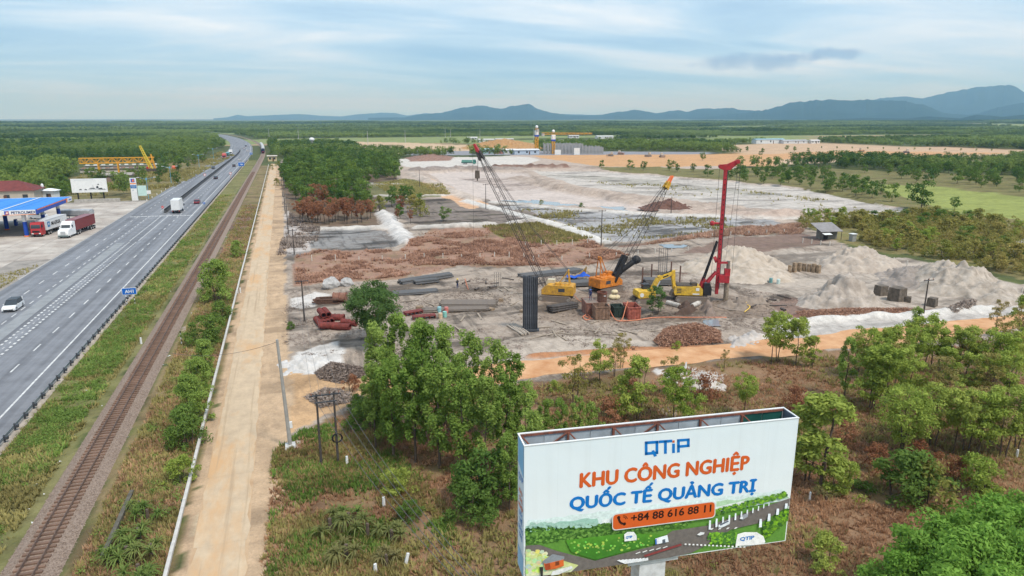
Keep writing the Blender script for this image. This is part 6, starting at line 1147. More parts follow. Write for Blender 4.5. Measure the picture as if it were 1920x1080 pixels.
# --- people (far and small, but whole)
def person(lb, x, y, z, rz, shirt, trousers, hat):
    t = thing('person', lb, 'person', (x, y, z), rz)
    V = [(0, 0, .95), (0, 0, 1.2), (0, 0, 1.45), (0, .02, 1.56), (0, .02, 1.68), (.19, 0, 1.42), (.27, .04, 1.15), (.25, .18, .95), (-.19, 0, 1.42), (-.27, .04, 1.15), (-.24, .20, .98), (.1, 0, .88), (.12, .04, .5), (.13, 0, .08), (.13, .14, .04), (-.1, 0, .88), (-.13, .02, .5), (-.14, -.03, .08), (-.14, .11, .04)]
    E = [(0, 1), (1, 2), (2, 3), (3, 4), (2, 5), (5, 6), (6, 7), (2, 8), (8, 9), (9, 10), (0, 11), (11, 12), (12, 13), (13, 14), (0, 15), (15, 16), (16, 17), (17, 18)]
    Rr = [.15, .15, .16, .06, .105, .075, .055, .04, .075, .055, .04, .1, .075, .05, .045, .1, .075, .05, .045]
    me = bpy.data.meshes.new('body'); me.from_pydata(V, E, []); o = link('body', me, t); me.materials.append(shirt); me.materials.append(trousers); me.materials.append(mat('skin', (.35, .20, .13), .6, .05, 5))
    sk = o.modifiers.new('skin', 'SKIN'); sv = me.skin_vertices[0].data
    for i, r in enumerate(Rr): sv[i].radius = (r, r*.85)
    sv[0].use_root = True; o.modifiers.new('sub', 'SUBSURF').levels = 1
    dg = bpy.context.evaluated_depsgraph_get(); dg.update(); me2 = bpy.data.meshes.new_from_object(o.evaluated_get(dg)); o.modifiers.clear(); o.data = me2
    for p in me2.polygons: zc_ = p.center.z; p.material_index = 2 if zc_ > 1.5 else (1 if zc_ < .97 and abs(p.center.x) < .2 else 0); p.use_smooth = True
    MB().ball((0, .02, 1.74), (.14, .16, .1), 10, 6).tube((0, .03, 1.70), (0, .03, 1.72), .2, .2, 12).obj('helmet', hat, t)
navy = mat('work_navy', (.03, .045, .13), .9, .1, 5); hatb = mat('helmet_blue', (.05, .15, .5), .5, .05, 5); haty = mat('helmet_yellow', (.75, .55, .05), .5, .05, 5)
x, y, _ = g(1106, 588); person('worker in navy overalls standing on top of the rust-brown tank', x, y, hz(x, y)+2.1, 2.4, navy, navy, hatb)
MB().box((0, .1, 2.06), (1.9, 3.0, .06)).obj('lid', mat('tank_lid', (.22, .17, .14), .8, .2, 2), next(o for o in bpy.data.objects if o.get('label', '').startswith('rust-brown steel tank')))
x, y, _ = g(1249, 531); person('worker in dark clothes standing behind the excavator arm by the rebar column', x, y, hz(x, y)+.9, 1.0, mat('work_dark', (.04, .04, .045), .9, .1, 5), navy, mat('helmet_dark', (.2, .2, .2), .6, .1, 5)); tag(MB().box((0, 0, .45), (1.2, 1.2, .9)).obj('timber_block', mat('bark_brown', (.16, .09, .065)), None, (x, y, hz(x, y))), 'dark timber block under the worker by the rebar column', 'block')
x, y, _ = g(858, 541); person('worker in dark clothes bending among the steel left of the ladder frame', x, y, hz(x, y), .5, mat('work_dark', (.04, .04, .045)), navy, haty)

# --- odds and ends lying about between the machines
pk_ = [MB().box((0, 0, 0), (random.uniform(.18, .35), random.uniform(1.4, 3.2), .07)).mesh('scrap_plank', mat('plank_grey', (.34, .28, .22), .9, .2, 3)) for _ in range(4)]; tb_ = [MB().pipe((0, -l, 0), (0, l, 0), r, .03, 9).mesh('scrap_pipe', mat('scrap_dark', (.12, .10, .09), .8, .3, 3)) for l, r in ((.9, .12), (1.4, .10), (.6, .2))]; cr_ = [MB().box((0, 0, 0), (w__, d__, h__)).mesh('crate', mat('crate_wood', (.30, .22, .15), .9, .25, 3)) for w__, d__, h__ in ((.8, .6, .5), (1.1, .8, .4))]
for (mes, nm, cat_, ph_, n, poly, dz) in ((pk_, 'scrap_plank', 'plank', 'scrap plank on the mud before the tanks', 16, [(1010, 600), (1240, 604), (1320, 598), (1220, 630), (1000, 640)], .08), (pk_, 'scrap_plank', 'plank', 'scrap plank among the bars left of the yellow crane', 18, [(760, 560), (980, 530), (1000, 600), (850, 620)], .08), (tb_, 'scrap_pipe', 'pipe', 'short scrap pipe near the two cranes', 16, [(860, 520), (1180, 505), (1190, 545), (1090, 560), (900, 555)], .14), (tb_, 'scrap_pipe', 'pipe', 'short scrap pipe on the mud right of the rig', 9, [(1370, 560), (1480, 555), (1470, 590), (1370, 592)], .14), (cr_, 'crate', 'crate', 'small wooden crate about the site', 8, [(720, 575), (1000, 560), (1180, 535), (1180, 560), (820, 610)], .22)):
    P_ = gp(poly); q_ = []
    while len(q_) < n:
        x, y = random.uniform(min(p[0] for p in P_), max(p[0] for p in P_)), random.uniform(min(p[1] for p in P_), max(p[1] for p in P_))
        if inpoly(np.array([x]), np.array([y]), P_)[0]: q_.append((x, y))
    q_.sort(key=lambda p: math.atan2(p[0], p[1]))
    for i, (x, y) in enumerate(q_): tag(link(nm, random.choice(mes), None, (x, y, hz(x, y)+dz), random.uniform(0, 3.1)), f'{ph_}, {ordn(i)} from left', cat_, ph_)
# ================================================================== FAR SIDE OF THE SITE
steely = mat('gantry_yellow', (.72, .36, .04), .5, .1, 1)
A_, B_ = Vector(g(165, 322)), Vector(g(287, 322)); Yg = 442.0; xa, xb = g(155, 323)[0]+2, -72.5
t = thing('launching_gantry', 'long yellow girder gantry spanning the beam yard before the forest', 'gantry', ((xa+xb)/2, Yg, 0)); hl = (xb-xa)/2
for yy in (-1.2, 1.2):
    f = MB()
    for zz in (5.6, 8.4): f.box((0, yy, zz), (hl*2, .45, .45))
    n = 14
    for k in range(n): x0 = -hl+hl*2*k/n; x1 = x0+hl*2/n; f.tube((x0, yy, 5.6 if k % 2 else 8.4), (x1, yy, 8.4 if k % 2 else 5.6), .14, .14, 5).tube((x0, yy, 5.6), (x0, yy, 8.4), .12, .12, 5)
    f.obj('girder', steely, t)
for xx in (-hl+9, 0.0, hl-3):
    for yy in (-1.3, 1.3): MB().box((xx, yy, 2.8), (.5, .5, 5.5)).obj('leg', steely, t)
for yy in (-1.4, 1.4): MB().tube((hl-4.5, yy, 0), (hl-.5, yy, 8.4), .3, .25, 6).tube((hl+.5, yy, 0), (hl-1.5, yy, 10.2), .28, .22, 6).obj('end_frame', steely, t)
for i, (px, py, w_, lb) in enumerate(((232, 322, 44, 'long grey concrete beam lying under the yellow gantry'), (238, 316, 46, 'second grey concrete beam behind the first under the gantry'))):
    x, y, _ = g(px, py); t = thing('concrete_beam', lb, 'beam', (x, y, 0)); MB().prism([(-.9, 0), (.9, 0), (.5, .5), (.4, 1.6), (1.0, 2.0), (1.0, 2.2), (-1.0, 2.2), (-1.0, 2.0), (-.4, 1.6), (-.5, .5)], -w_/2, w_/2).obj('beam', conc, t)
    for k in range(11): MB().box((-w_/2+2+k*(w_-4)/10, 0, 2.5), (1.9, 1.6, .6)).obj('plank', mat('plank_red', (.36, .22, .17), .9, .15, 2) if i == 0 else white, t)
x, y, _ = g(285, 324); t = thing('mobile_crane', 'yellow mobile crane with a raised boom in front of the gantry', 'crane', (x, y, 0)); bt = Vector(along(262, 273, x, y))-Vector((x, y, 0))
MB().lattice((0, 0, 2), tuple(bt), 1.6, .7, (0, 1, 0), 12, .22, .14).obj('boom', mat('boom_yellow', (.72, .55, .06), .5, .1, 1), t); MB().box((0, 0, 1.5), (5, 2.8, 1.8)).obj('body', mat('cab_dark', (.10, .08, .07), .6, .2, 1), t); MB().box((-1.5, 0, 2.9), (1.6, 1.4, 1.2)).obj('cab', red, t)
for xx in (-1.6, 0, 1.6):
    for yy in (-1.2, 1.2): MB().tube((xx, yy-.2, .5), (xx, yy+.2, .5), .5, .5, 10).obj('wheel', rubber, t)
x, y, _ = g(327, 318); tag(MB().ball((0, 0, 0), (1.5, 1.5, 1.2), 10, 6, .1).obj('mixer_drum', paintm((.75, .16, .05)), None, (x, y, 1.3)), 'bright orange drum lying by the trees left of the highway', 'drum')
# frame of the new building: columns in rows, slab edges
x0, y0, _ = g(1022, 289); x1, y1, _ = g(1130, 289); d = Vector((x1-x0, y1-y0, 0)); W_ = d.length
t = thing('building_frame', 'grey concrete building frame of many bare columns on the far side', 'building frame', ((x0+x1)/2, (y0+y1)/2, 0), math.atan2(d.y, d.x))
colm = MB().box((0, 0, 4.3), (1.0, 1.0, 8.6)).mesh('column', mat('frame_concrete', (.33, .33, .33), .9, .1, .5))
for i in range(18):
    for j in range(4): link('column', colm, t, (-W_/2+i*W_/17, j*9, 0), 0, (1, 1, (1.0 if i < 12 else .8-.02*(i-12))*random.uniform(.9, 1.05)))
for j in (0, 18): MB().box((-W_*.17, j, 8.3), (W_*.62, .6, .5)).obj('ring_beam', mat('frame_concrete', (.33, .33, .33)), t)
for (a, b, h) in ((-.28, -.14, 5), (.05, .18, 6.5)): MB().box(((a+b)/2*W_-4, -8, h/2-.5), ((b-a)*W_*.75, 3, h-1)).obj('white_wall', white, t)
for i, (px, py, tpy, lb, jl) in enumerate(((1006, 287, 238, 'left yellow tower crane over the orange mound', 14), (1037, 289, 246, 'right yellow tower crane at the building frame', 34))):
    x, y, _ = g(px, py); h = zat(px, tpy, x, y); t = thing('tower_crane', lb, 'tower crane', (x, y, 0), .0)
    MB().lattice((0, 0, 0), (0, 0, h-4), 2.2, 2.2, (1, 0, 0), 10, .3, .2).obj('mast', steely, t); MB().box((0, 0, h-5), (3.2, 2.6, 4)).obj('cab', white, t); MB().box((0, -.1, h-7.6), (3.3, 2.6, 1.4)).obj('blue_band', dblue, t); MB().ball((0, 0, h), 1.4, 8, 5).obj('peak', white, t)
    a = math.radians(75 if i == 0 else -12); jd = Vector((math.cos(a), math.sin(a), 0)); MB().lattice(jd*-10+Vector((0, 0, h-2)), jd*jl+Vector((0, 0, h-2)), 1.4, .8, (0, 0, 1), 12, .16, .1).obj('jib', steely, t); MB().box(tuple(jd*-9+Vector((0, 0, h-3))), (2.2, 2.2, 2.2)).obj('counterweight', conc, t)
for i, (px, py, w_, wc, rc, lb) in enumerate(((912, 288, 16, (.30, .42, .46), (.30, .45, .48), 'teal site cabin at the left of the far cabins'), (935, 288, 8, (.35, .16, .13), (.45, .40, .36), 'reddish site cabin among the far cabins'), (955, 289, 10, (.50, .52, .52), (.60, .62, .63), 'dark open shed among the far cabins'), (985, 289, 22, (.42, .50, .60), (.62, .64, .66), 'long pale blue site cabin left of the building frame'), (652, 272, 16, (.04, .12, .11), (.05, .15, .14), 'dark green shed on the far pale ground'), (911, 267, 20, (.62, .62, .60), (.60, .58, .56), 'long white house before the far wood'), (945, 266, 24, (.55, .54, .52), (.50, .49, .48), 'grey-roofed house before the far wood'), (885, 263, 14, (.66, .66, .65), (.62, .62, .62), 'small white house at the edge of the far wood'), (1133, 260, 26, (.72, .72, .72), (.72, .73, .74), 'white flat house in the far trees'), (1075, 259, 16, (.60, .60, .60), (.55, .54, .53), 'pale house behind the tower crane'), (1440, 269, 40, (.60, .64, .66), (.28, .46, .55), 'long blue-roofed shed by the far orange field'), (1487, 269, 34, (.58, .60, .62), (.42, .44, .46), 'grey-roofed works building by the far orange field'), (1526, 269, 12, (.65, .65, .64), (.66, .66, .66), 'small white cabin right of the works building'), (316, 240, 34, (.45, .33, .26), (.42, .24, .18), 'far house with a reddish roof in the left forest'), (220, 342, 14, (.30, .22, .18), (.33, .30, .27), 'low brown shed behind the ink picture billboard'), (670, 228, 60, (.72, .74, .75), (.72, .74, .76), 'long white hall on the far plain'))):
    x, y, _ = g(px, py); house(lb, x, y, -.05, w_, min(10, w_*.5), 3.6 if w_ < 40 else 5, 1.0, wc, rc, 'site_cabin' if 'cabin' in lb else 'house', 'cabin' if 'cabin' in lb else 'house', 3, False)
# lorry and earth movers, small in the distance
x, y, _ = g(879, 308); t = thing('dump_truck', 'green dump truck on the bank between the far pits', 'truck', (x, y, hz(x, y)), face(RIGHT)); cab_over(t, 5.0, (.05, .20, .16), 2.5, 3.1, 2.2); MB().prism([(-5, 1.3), (-4.6, 2.9), (2.4, 2.9), (2.4, 1.3)], -1.25, 1.25).obj('tipper_body', paintm((.10, .25, .21)), t); MB().box((0, -.5, 1.0), (1, 9, .4)).obj('chassis', black, t)
for yy in (3.6, -1.8, -3.2):
    for s in (-1, 1): wheel(t, s*1.0, yy, .55, .4)
for i, (px, py, c, lb) in enumerate(((1145, 293, (.35, .25, .18), 'roller working at the left of the orange field'), (1216, 294, (.28, .22, .18), 'brown bulldozer in the middle of the orange field'), (1241, 295, (.30, .22, .18), 'brown bulldozer right of the first one on the orange field'), (1163, 290, (.30, .18, .15), 'reddish digger behind the roller'), (1614, 285, (.50, .25, .12), 'orange digger on the right-hand pale field'), (1700, 287, (.32, .26, .22), 'brown bulldozer on the right-hand pale field'))):
    x, y, _ = g(px, py); t = thing('bulldozer', lb, 'bulldozer', (x, y, hz(x, y)), 1.0+i); crawler(t, 4.5, 2.6, .7, 1.1); MB().prism([(-2, 1.1), (-2, 2.0), (.2, 2.0), (2.2, 1.8), (2.2, 1.1)], -1.0, 1.0).obj('body', paintm(c), t); MB().box((0, -.8, 2.8), (1.6, 1.6, 1.6)).obj('cab', paintm((.5, .45, .38)), t); MB().box((0, 3.0, .9), (3.4, .3, 1.6)).obj('blade', paintm(c), t)
for i, px in enumerate((505, 560, 690, 760, 835, 845, 900, 1000)):
    y_ = (262, 262, 272, 268, 262, 266, 264, 262)[i]; x, y, _ = g(px, y_); o = MB().tube((0, 0, 0), (0, 0, 16), .35, .2, 6).obj('power_pole', mat('far_pole', (.45, .45, .45), .8, .1, 1), None, (x, y, 0)); tag(o, f'{ordn(i)} thin pale pole from the left before the far wood', 'power pole', 'far poles')
# ================================================================== TREES AND PLANTS
bark = mat('bark', (.12, .09, .07), .95, .25, 4); bark2 = mat('bark_burnt', (.05, .04, .035), .95, .25, 4)
def leaf_cloud(rng, C_, rad, per, leaf, up=.25, flat=.8):
    """leaf quads on a set of clumps: centres C_ (n,3), radii rad (n)"""
    n = len(C_)*per; c = np.repeat(C_, per, 0); r = np.repeat(rad, per)
    d = rng.normal(size=(n, 3)); d /= np.linalg.norm(d, axis=1)[:, None]; d[:, 2] = np.where((d[:, 2] < -.35) & (rng.random(n) < .6), -d[:, 2], d[:, 2])
    p = c+d*(r*rng.uniform(.45, 1.08, n))[:, None]*np.array([1, 1, flat])
    nn = d*.7+rng.normal(size=(n, 3))*.55+np.array([0, 0, up]); nn /= np.linalg.norm(nn, axis=1)[:, None]
    a = np.cross(nn, rng.normal(size=(n, 3))); a /= np.linalg.norm(a, axis=1)[:, None]; b = np.cross(nn, a)
    L_ = leaf*rng.uniform(.65, 1.35, n)[:, None]; w_ = L_*rng.uniform(.32, .5, n)[:, None]
    V = np.stack([p-a*L_*.5, p+b*w_*.5, p+a*L_*.5, p-b*w_*.5], 1).reshape(-1, 3); F_ = np.arange(4*n).reshape(-1, 4)
    tint = np.repeat(np.clip(np.repeat(rng.random(len(C_)), per)*.5+rng.random(n)*.5, 0, 1), 4)
    return V, F_, tint
PROF = {'oval': lambda t: np.sin(np.pi*(.12+.80*t))**.7, 'spread': lambda t: np.clip(.55+.6*t, 0, 1)*np.sqrt(np.clip(1-((t-.55)/.62)**2, 0, 1)), 'cone': lambda t: .25+.85*(1-t)**.8*np.clip(t*6, 0, 1), 'bush': lambda t: np.sqrt(np.clip(1-(t*.95)**2, 0, 1))}
def tree_proto(seed, H, Rr, base, nc, per, leaf, prof, stems=1, crad=.26, tr=.12, limbs=9, lean=.04, flat=.8):
    """returns trunk and crown arrays for a tree of height H with its foot at the origin"""
    rng = np.random.default_rng(seed); rnd = random.Random(seed); t = rng.random(nc)**.9
    env = Rr*PROF[prof](t); a = rng.random(nc)*6.283; rr = env*np.sqrt(rng.uniform(.08, 1, nc)); lob = 1+.28*np.sin(a*2+seed)+.18*np.sin(a*3+seed*2)
    cr = Rr*crad*rng.uniform(.65, 1.25, nc); zc_ = base*H+t*(H*(1-base)-cr*.6)
    C_ = np.stack([rr*lob*np.cos(a), rr*lob*np.sin(a), zc_], 1)
    V, F_, tint = leaf_cloud(rng, C_, cr, per, leaf, .25, flat)
    T = MB()
    for s in range(stems):
        ox, oy = (0, 0) if stems == 1 else (rnd.uniform(-.35, .35), rnd.uniform(-.35, .35)); pts = [Vector((ox, oy, -.25))]; k = 6
        for i in range(1, k+1): z = H*.82*i/k; pts.append(Vector((ox*(1+z*.3)+rnd.uniform(-1, 1)*lean*z, oy*(1+z*.3)+rnd.uniform(-1, 1)*lean*z, z)))
        rad = [tr*(1-.8*i/k) for i in range(k+1)]
        for i in range(k): T.tube(pts[i], pts[i+1], rad[i], rad[i+1], 6, False)
        for j in range(limbs):
            c = Vector(C_[rnd.randrange(nc)]); z0 = max(base*H*.7, min(c.z-.3*math.hypot(c.x, c.y)-.3, H*.75)); i = min(k-1, int(z0/(H*.82)*k)); st_p = pts[i].lerp(pts[i+1], z0/(H*.82)*k-i); md = st_p.lerp(c, .5)+Vector((0, 0, -.12*(c-st_p).length+.1)); T.tube(st_p, md, rad[i]*.45, rad[i]*.3, 4, False).tube(md, c, rad[i]*.3, .012, 4, False)
    return T, (V, F_, tint)
LM = {'lush': leafmat('leaf_lush', (.155, .26, .05), (.33, .43, .11)), 'young': leafmat('leaf_young', (.24, .34, .06), (.43, .48, .12)), 'yel': leafmat('leaf_yellowing', (.28, .27, .075), (.44, .34, .16)), 'dead': leafmat('leaf_dead', (.26, .105, .055), (.40, .21, .12)), 'mid': leafmat('leaf_mid', (.085, .165, .038), (.21, .295, .07)), 'scrub': leafmat('leaf_scrub', (.22, .26, .06), (.42, .34, .12)), 'blue': leafmat('leaf_dull', (.08, .16, .05), (.13, .21, .065)), 'bright': leafmat('leaf_bright', (.15, .30, .045), (.25, .42, .085))}
PROTO = {}
def reg(kind_, mats_, specs, bk=bark):
    L_ = []
    for sp in specs:
        T, (V, F_, tint) = tree_proto(**sp); cme = npmesh('crown', V, F_, mats_, {'tint': ('FLOAT', tint)}); L_.append((T.mesh('trunk', bk), cme, sp['H']))
    PROTO[kind_] = L_
reg('lush', LM['lush'], [dict(seed=s, H=10, Rr=1.5+.15*(s % 3), base=.2, nc=46, per=110, leaf=.29, prof=p, crad=.26, tr=.13, lean=.03, flat=1.5) for s, p in ((1, 'oval'), (2, 'cone'), (3, 'oval'), (4, 'cone'), (5, 'oval'))])
reg('lone', LM['blue'], [dict(seed=9, H=8.5, Rr=4.3, base=.34, nc=120, per=110, leaf=.34, prof='spread', crad=.21, tr=.17, stems=2)])
reg('young', LM['young'], [dict(seed=s, H=6.5, Rr=1.75+.2*(s % 2), base=b, nc=44, per=80, leaf=.27, prof=p, crad=.27, tr=.075, stems=st) for s, p, b, st in ((11, 'oval', .28, 1), (12, 'cone', .2, 2), (13, 'spread', .34, 2), (14, 'oval', .2, 1), (15, 'spread', .42, 1))])
reg('yel', LM['yel'], [dict(seed=s, H=6, Rr=1.6, base=.3, nc=30, per=55, leaf=.24, prof='oval', crad=.27, tr=.07, stems=2) for s in (21, 22)])
reg('round', LM['young'], [dict(seed=31, H=6.2, Rr=2.9, base=.22, nc=75, per=85, leaf=.28, prof='spread', crad=.25, tr=.09, stems=3)])
reg('bright', LM['bright'], [dict(seed=s, H=7, Rr=3.3, base=.15, nc=75, per=170, leaf=.34, prof='spread', crad=.28, tr=.13, stems=2) for s in (41, 42)])
reg('bush', LM['mid'], [dict(seed=s, H=3, Rr=1.7, base=.04, nc=34, per=90, leaf=.24, prof='bush', crad=.33, tr=.05, stems=3, limbs=5) for s in (51, 52)])
reg('lbush', LM['young'], [dict(seed=s, H=3, Rr=1.6, base=.04, nc=34, per=80, leaf=.24, prof='bush', crad=.33, tr=.05, stems=3, limbs=5) for s in (53, 54)])
reg('dbush', LM['dead'], [dict(seed=s, H=2.6, Rr=1.2, base=.1, nc=26, per=45, leaf=.22, prof='bush', crad=.33, tr=.04, stems=3, limbs=6) for s in (55, 56)])
reg('road', LM['lush'], [dict(seed=s, H=6.5, Rr=2.3, base=.06, nc=62, per=110, leaf=.30, prof='bush', crad=.3, tr=.12, stems=2) for s in (61, 62)])
reg('mid', LM['mid'], [dict(seed=s, H=7.5, Rr=2.7, base=.2, nc=26, per=42, leaf=.62, prof=p, crad=.36, tr=.12, limbs=5) for s, p in ((71, 'oval'), (72, 'spread'), (73, 'bush'))])
reg('midy', LM['scrub'], [dict(seed=s, H=4.5, Rr=2.0, base=.1, nc=24, per=40, leaf=.45, prof='bush', crad=.36, tr=.08, stems=2, limbs=5) for s in (74, 75)])
reg('burnt', LM['dead'], [dict(seed=s, H=7, Rr=1.9, base=.36, nc=24, per=40, leaf=.42, prof='spread', crad=.32, tr=.11, limbs=8) for s in (81, 82, 83)], bark2)
reg('dull', LM['blue'], [dict(seed=91, H=4.2, Rr=1.5, base=.12, nc=36, per=60, leaf=.26, prof='oval', crad=.3, tr=.06, stems=2)])
TREES = []
def tree(kd, x, y, h, lb, group=None, name='tree', cat='tree', wide=1.0):
    T, C_, H0 = random.choice(PROTO[kd]); s = h/H0; z = hz(x, y)
    t = thing(name, lb, cat, (x, y, z-.05), random.uniform(0, 6.28), group); t.scale = (s*wide*random.uniform(.92, 1.08), s*wide*random.uniform(.92, 1.08), s)
    link('trunk', T, t); link('crown', C_, t); TREES.append((x, y)); return t
def tpx(kd, px, py, h, lb, **k): x, y, _ = g(px, py); return tree(kd, x, y, h, lb, **k)
def grove(items, phrase, group, name='tree', cat='tree', rows=None, wide=1.0):
    """items (kind, x, y, h): labels count along rows from the front"""
    it = sorted(items, key=lambda q: q[1]*_f[0]+q[2]*_f[1]); n = len(it); rows = rows or max(1, round(math.sqrt(n/2.2))); per = math.ceil(n/rows)
    for r in range(rows):
        row = sorted(it[r*per:(r+1)*per], key=lambda q: math.atan2(q[1], q[2]))
        for i, (kd, x, y, h) in enumerate(row): tree(kd, x, y, h, f'{phrase}, {ordn(i)} from left' + (f' in {ordn(r)} row' if rows > 1 else ''), group, name, cat, wide)
def fill(poly, n, kinds, hr, mind=2.5, world=False):
    P_ = poly if world else gp(poly); xs = [p[0] for p in P_]; ys = [p[1] for p in P_]; o = []; k = 0
    while len(o) < n and k < 6000:
        k += 1; x, y = random.uniform(min(xs), max(xs)), random.uniform(min(ys), max(ys))
        if not inpoly(np.array([x]), np.array([y]), P_)[0] or any((x-a[1])**2+(y-a[2])**2 < mind**2 for a in o): continue
        o.append((random.choice(kinds), x, y, random.uniform(*hr)))
    return o
def at(lst): return [(k, *g(a, b)[:2], h) for (k, a, b, h) in lst]
# --- the dense clump left of the billboard and the lone tree
tpx('lone', 700, 650, 8.6, 'lone spreading leafy tree standing by the red casings')
grove(at([('lush', *q) for q in ((712, 800, 11), (748, 792, 11.6), (790, 798, 11.2), (835, 800, 10.8), (880, 812, 10.2), (925, 822, 9.8), (960, 815, 8.5), (705, 842, 8.5), (738, 858, 9.6), (780, 868, 10.6), (825, 878, 10.4), (868, 892, 9.8), (912, 900, 9.4), (950, 890, 9.2), (985, 885, 8.2), (730, 826, 9), (800, 834, 12), (865, 846, 9.5))]), 'tall tree in clump left of billboard', 'tall trees of the central clump', rows=3)
grove(at([('bush', 875, 975, 3.4), ('bush', 905, 950, 5.0), ('lush', 955, 955, 6.5), ('lush', 990, 925, 7.2), ('bush', 765, 980, 1.8), ('lbush', 745, 925, 2.2), ('bush', 690, 800, 3.2), ('bush', 672, 775, 2.2)]), 'low bush below the central clump', 'bushes below the clump', 'bush', 'bush', 1)
grove(at([('lush', 1020, 855, 5.6), ('lush', 1050, 850, 5.2), ('lush', 1085, 842, 5.4), ('lush', 1110, 838, 4.6), ('lush', 1005, 875, 5.0)]), 'blue-green sapling just behind the billboard left end', 'saplings behind the billboard', rows=1)
for q in (('yel', 1072, 765, 6.4, 'thin olive tree beside the orange track behind the billboard'), ('young', 1124, 715, 5.2, 'slender sapling standing on the grey sand by the orange track'), ('yel', 1152, 705, 4.2, 'wispy pale sapling beside the orange track'), ('yel', 1165, 690, 4.6, 'pale lacy sapling against the white sand'), ('young', 1192, 792, 7.4, 'largest bright green tree behind the middle of the billboard'), ('young', 1165, 790, 5.2, 'dull green tree left of the largest one behind the billboard'), ('young', 1262, 795, 6.0, 'green tree behind the billboard beside the small white heap'), ('yel', 1255, 745, 5.0, 'thin yellowish tree before the small white heap'), ('young', 1290, 800, 5.0, 'low green tree behind the billboard right of its middle'), ('young', 1395, 782, 4.6, 'cone-shaped green tree behind the right half of the billboard'), ('dull', 1228, 588, 4.6, 'dull green tree standing before the excavator'), ('lbush', 1270, 655, 1.2, 'small light green bush in front of the brown brush heap'), ('yel', 1360, 690, 2.5, 'wispy sapling on the far side of the orange track'), ('lbush', 1040, 735, 1.4, 'small shrub on the grey sand behind the clump')): tpx(q[0], q[1], q[2], q[3], q[4])
for i, q in enumerate(((1140, 800, 3.4), (1318, 745, 3.0), (1490, 772, 3.0), (1185, 745, 2.4), (1580, 835, 2.6), (1640, 880, 2.6), (1725, 880, 2.8), (1790, 905, 2.6), (1560, 790, 2.4), (660, 735, 2.2))): tpx('dbush', *q, f'{ordn(i)} withered reddish-brown shrub among the dry scrub, listed from the billboard outward', group='withered shrubs', name='shrub', cat='shrub')
# --- young trees right of the billboard
for q in (('young', 1532, 915, 8.6, 'tall dense green tree right behind the billboard right end', 1.3), ('young', 1508, 900, 6.8, 'green tree half hidden by the billboard right edge', 1.1), ('lbush', 1572, 925, 3.2, 'yellow-green bush at the foot of the tall dense tree', 1), ('lush', 1582, 748, 7.2, 'dark green tree on a clear black trunk right of the billboard', .95), ('round', 1690, 848, 6.4, 'broad round light green tree in the middle of the dry scrub', 1), ('bush', 1688, 935, 4.4, 'dense dark green bush in the dry scrub', 1.1), ('midy', 1742, 945, 3.6, 'olive bush right of the dense dark bush', 1), ('lbush', 1545, 1062, 2.6, 'grey-green bush below the right end of the billboard', 1), ('lbush', 1830, 925, 3.4, 'yellowish bush above the bright green crowns', 1)): tpx(q[0], q[1], q[2], q[3], q[4], wide=q[5])
grove(at([('young', *q) for q in ((1446, 682, 6.2), (1460, 680, 6.6), (1492, 686, 6.4), (1520, 690, 4.2))]), 'young tree beside the orange track before the workings', 'young trees by the track', 'young_tree', rows=1)
grove(at([('young', *q) for q in ((1628, 768, 7.2), (1644, 764, 6.8), (1656, 776, 7.6), (1700, 757, 6.6), (1722, 696, 6.8), (1745, 692, 7.2), (1795, 704, 6.4), (1830, 712, 6.6), (1862, 722, 6.8), (1902, 716, 6.2), (1768, 738, 5.6), (1815, 752, 5.8), (1690, 712, 6.6), (1660, 708, 6.4), (1620, 712, 6.4), (1880, 760, 6))]+[('yel', 1760, 775, 6.2), ('yel', 1845, 760, 6), ('yel', 1680, 730, 6), ('yel', 1605, 705, 5)]), 'young tree in belt right of billboard', 'young trees of the right belt', 'young_tree', rows=3)
grove(at([('young', *q) for q in ((1752, 838, 6.2), (1788, 848, 6.6), (1832, 860, 6.8), (1878, 858, 6.8), (1910, 850, 6.2))]+[('yel', 1812, 845, 6.4), ('yel', 1858, 835, 5.8)]), 'slim tree among dry grass at the right edge', 'slim trees at the right', 'young_tree', rows=1)
grove(at([('bright', 1705, 1170, 5.2), ('bright', 1765, 1145, 6.2), ('bright', 1835, 1155, 6.6), ('bright', 1905, 1130, 6.6), ('bright', 1800, 1230, 6.2), ('bright', 1905, 1065, 5.0), ('bright', 1650, 1175, 3.8)]), 'bright green crown at the bottom right corner', 'bright crowns bottom right', rows=1)
grove(fill([(1640, 655), (1780, 640), (1920, 622), (1920, 700), (1740, 700), (1600, 700)], 9, ['young', 'young', 'lush', 'yel'], (4.5, 6.5), 2.4), 'tree in the belt along the orange track', 'trees along the orange track', 'young_tree', rows=2)
# --- left verge
grove(at([('road', 410, 566, 7.6), ('road', 446, 482, 4.0), ('bush', 394, 645, 4.2), ('road', 388, 700, 4.4), ('road', 376, 745, 4.8), ('road', 362, 795, 5.2), ('bush', 352, 835, 4.0), ('bush', 414, 600, 3.2)]), 'leafy tree along the pale beam fence', 'trees along the fence', rows=1)
tpx('lbush', 341, 905, 2.5, 'round light green bush beside the pale beam fence', name='bush', cat='bush')
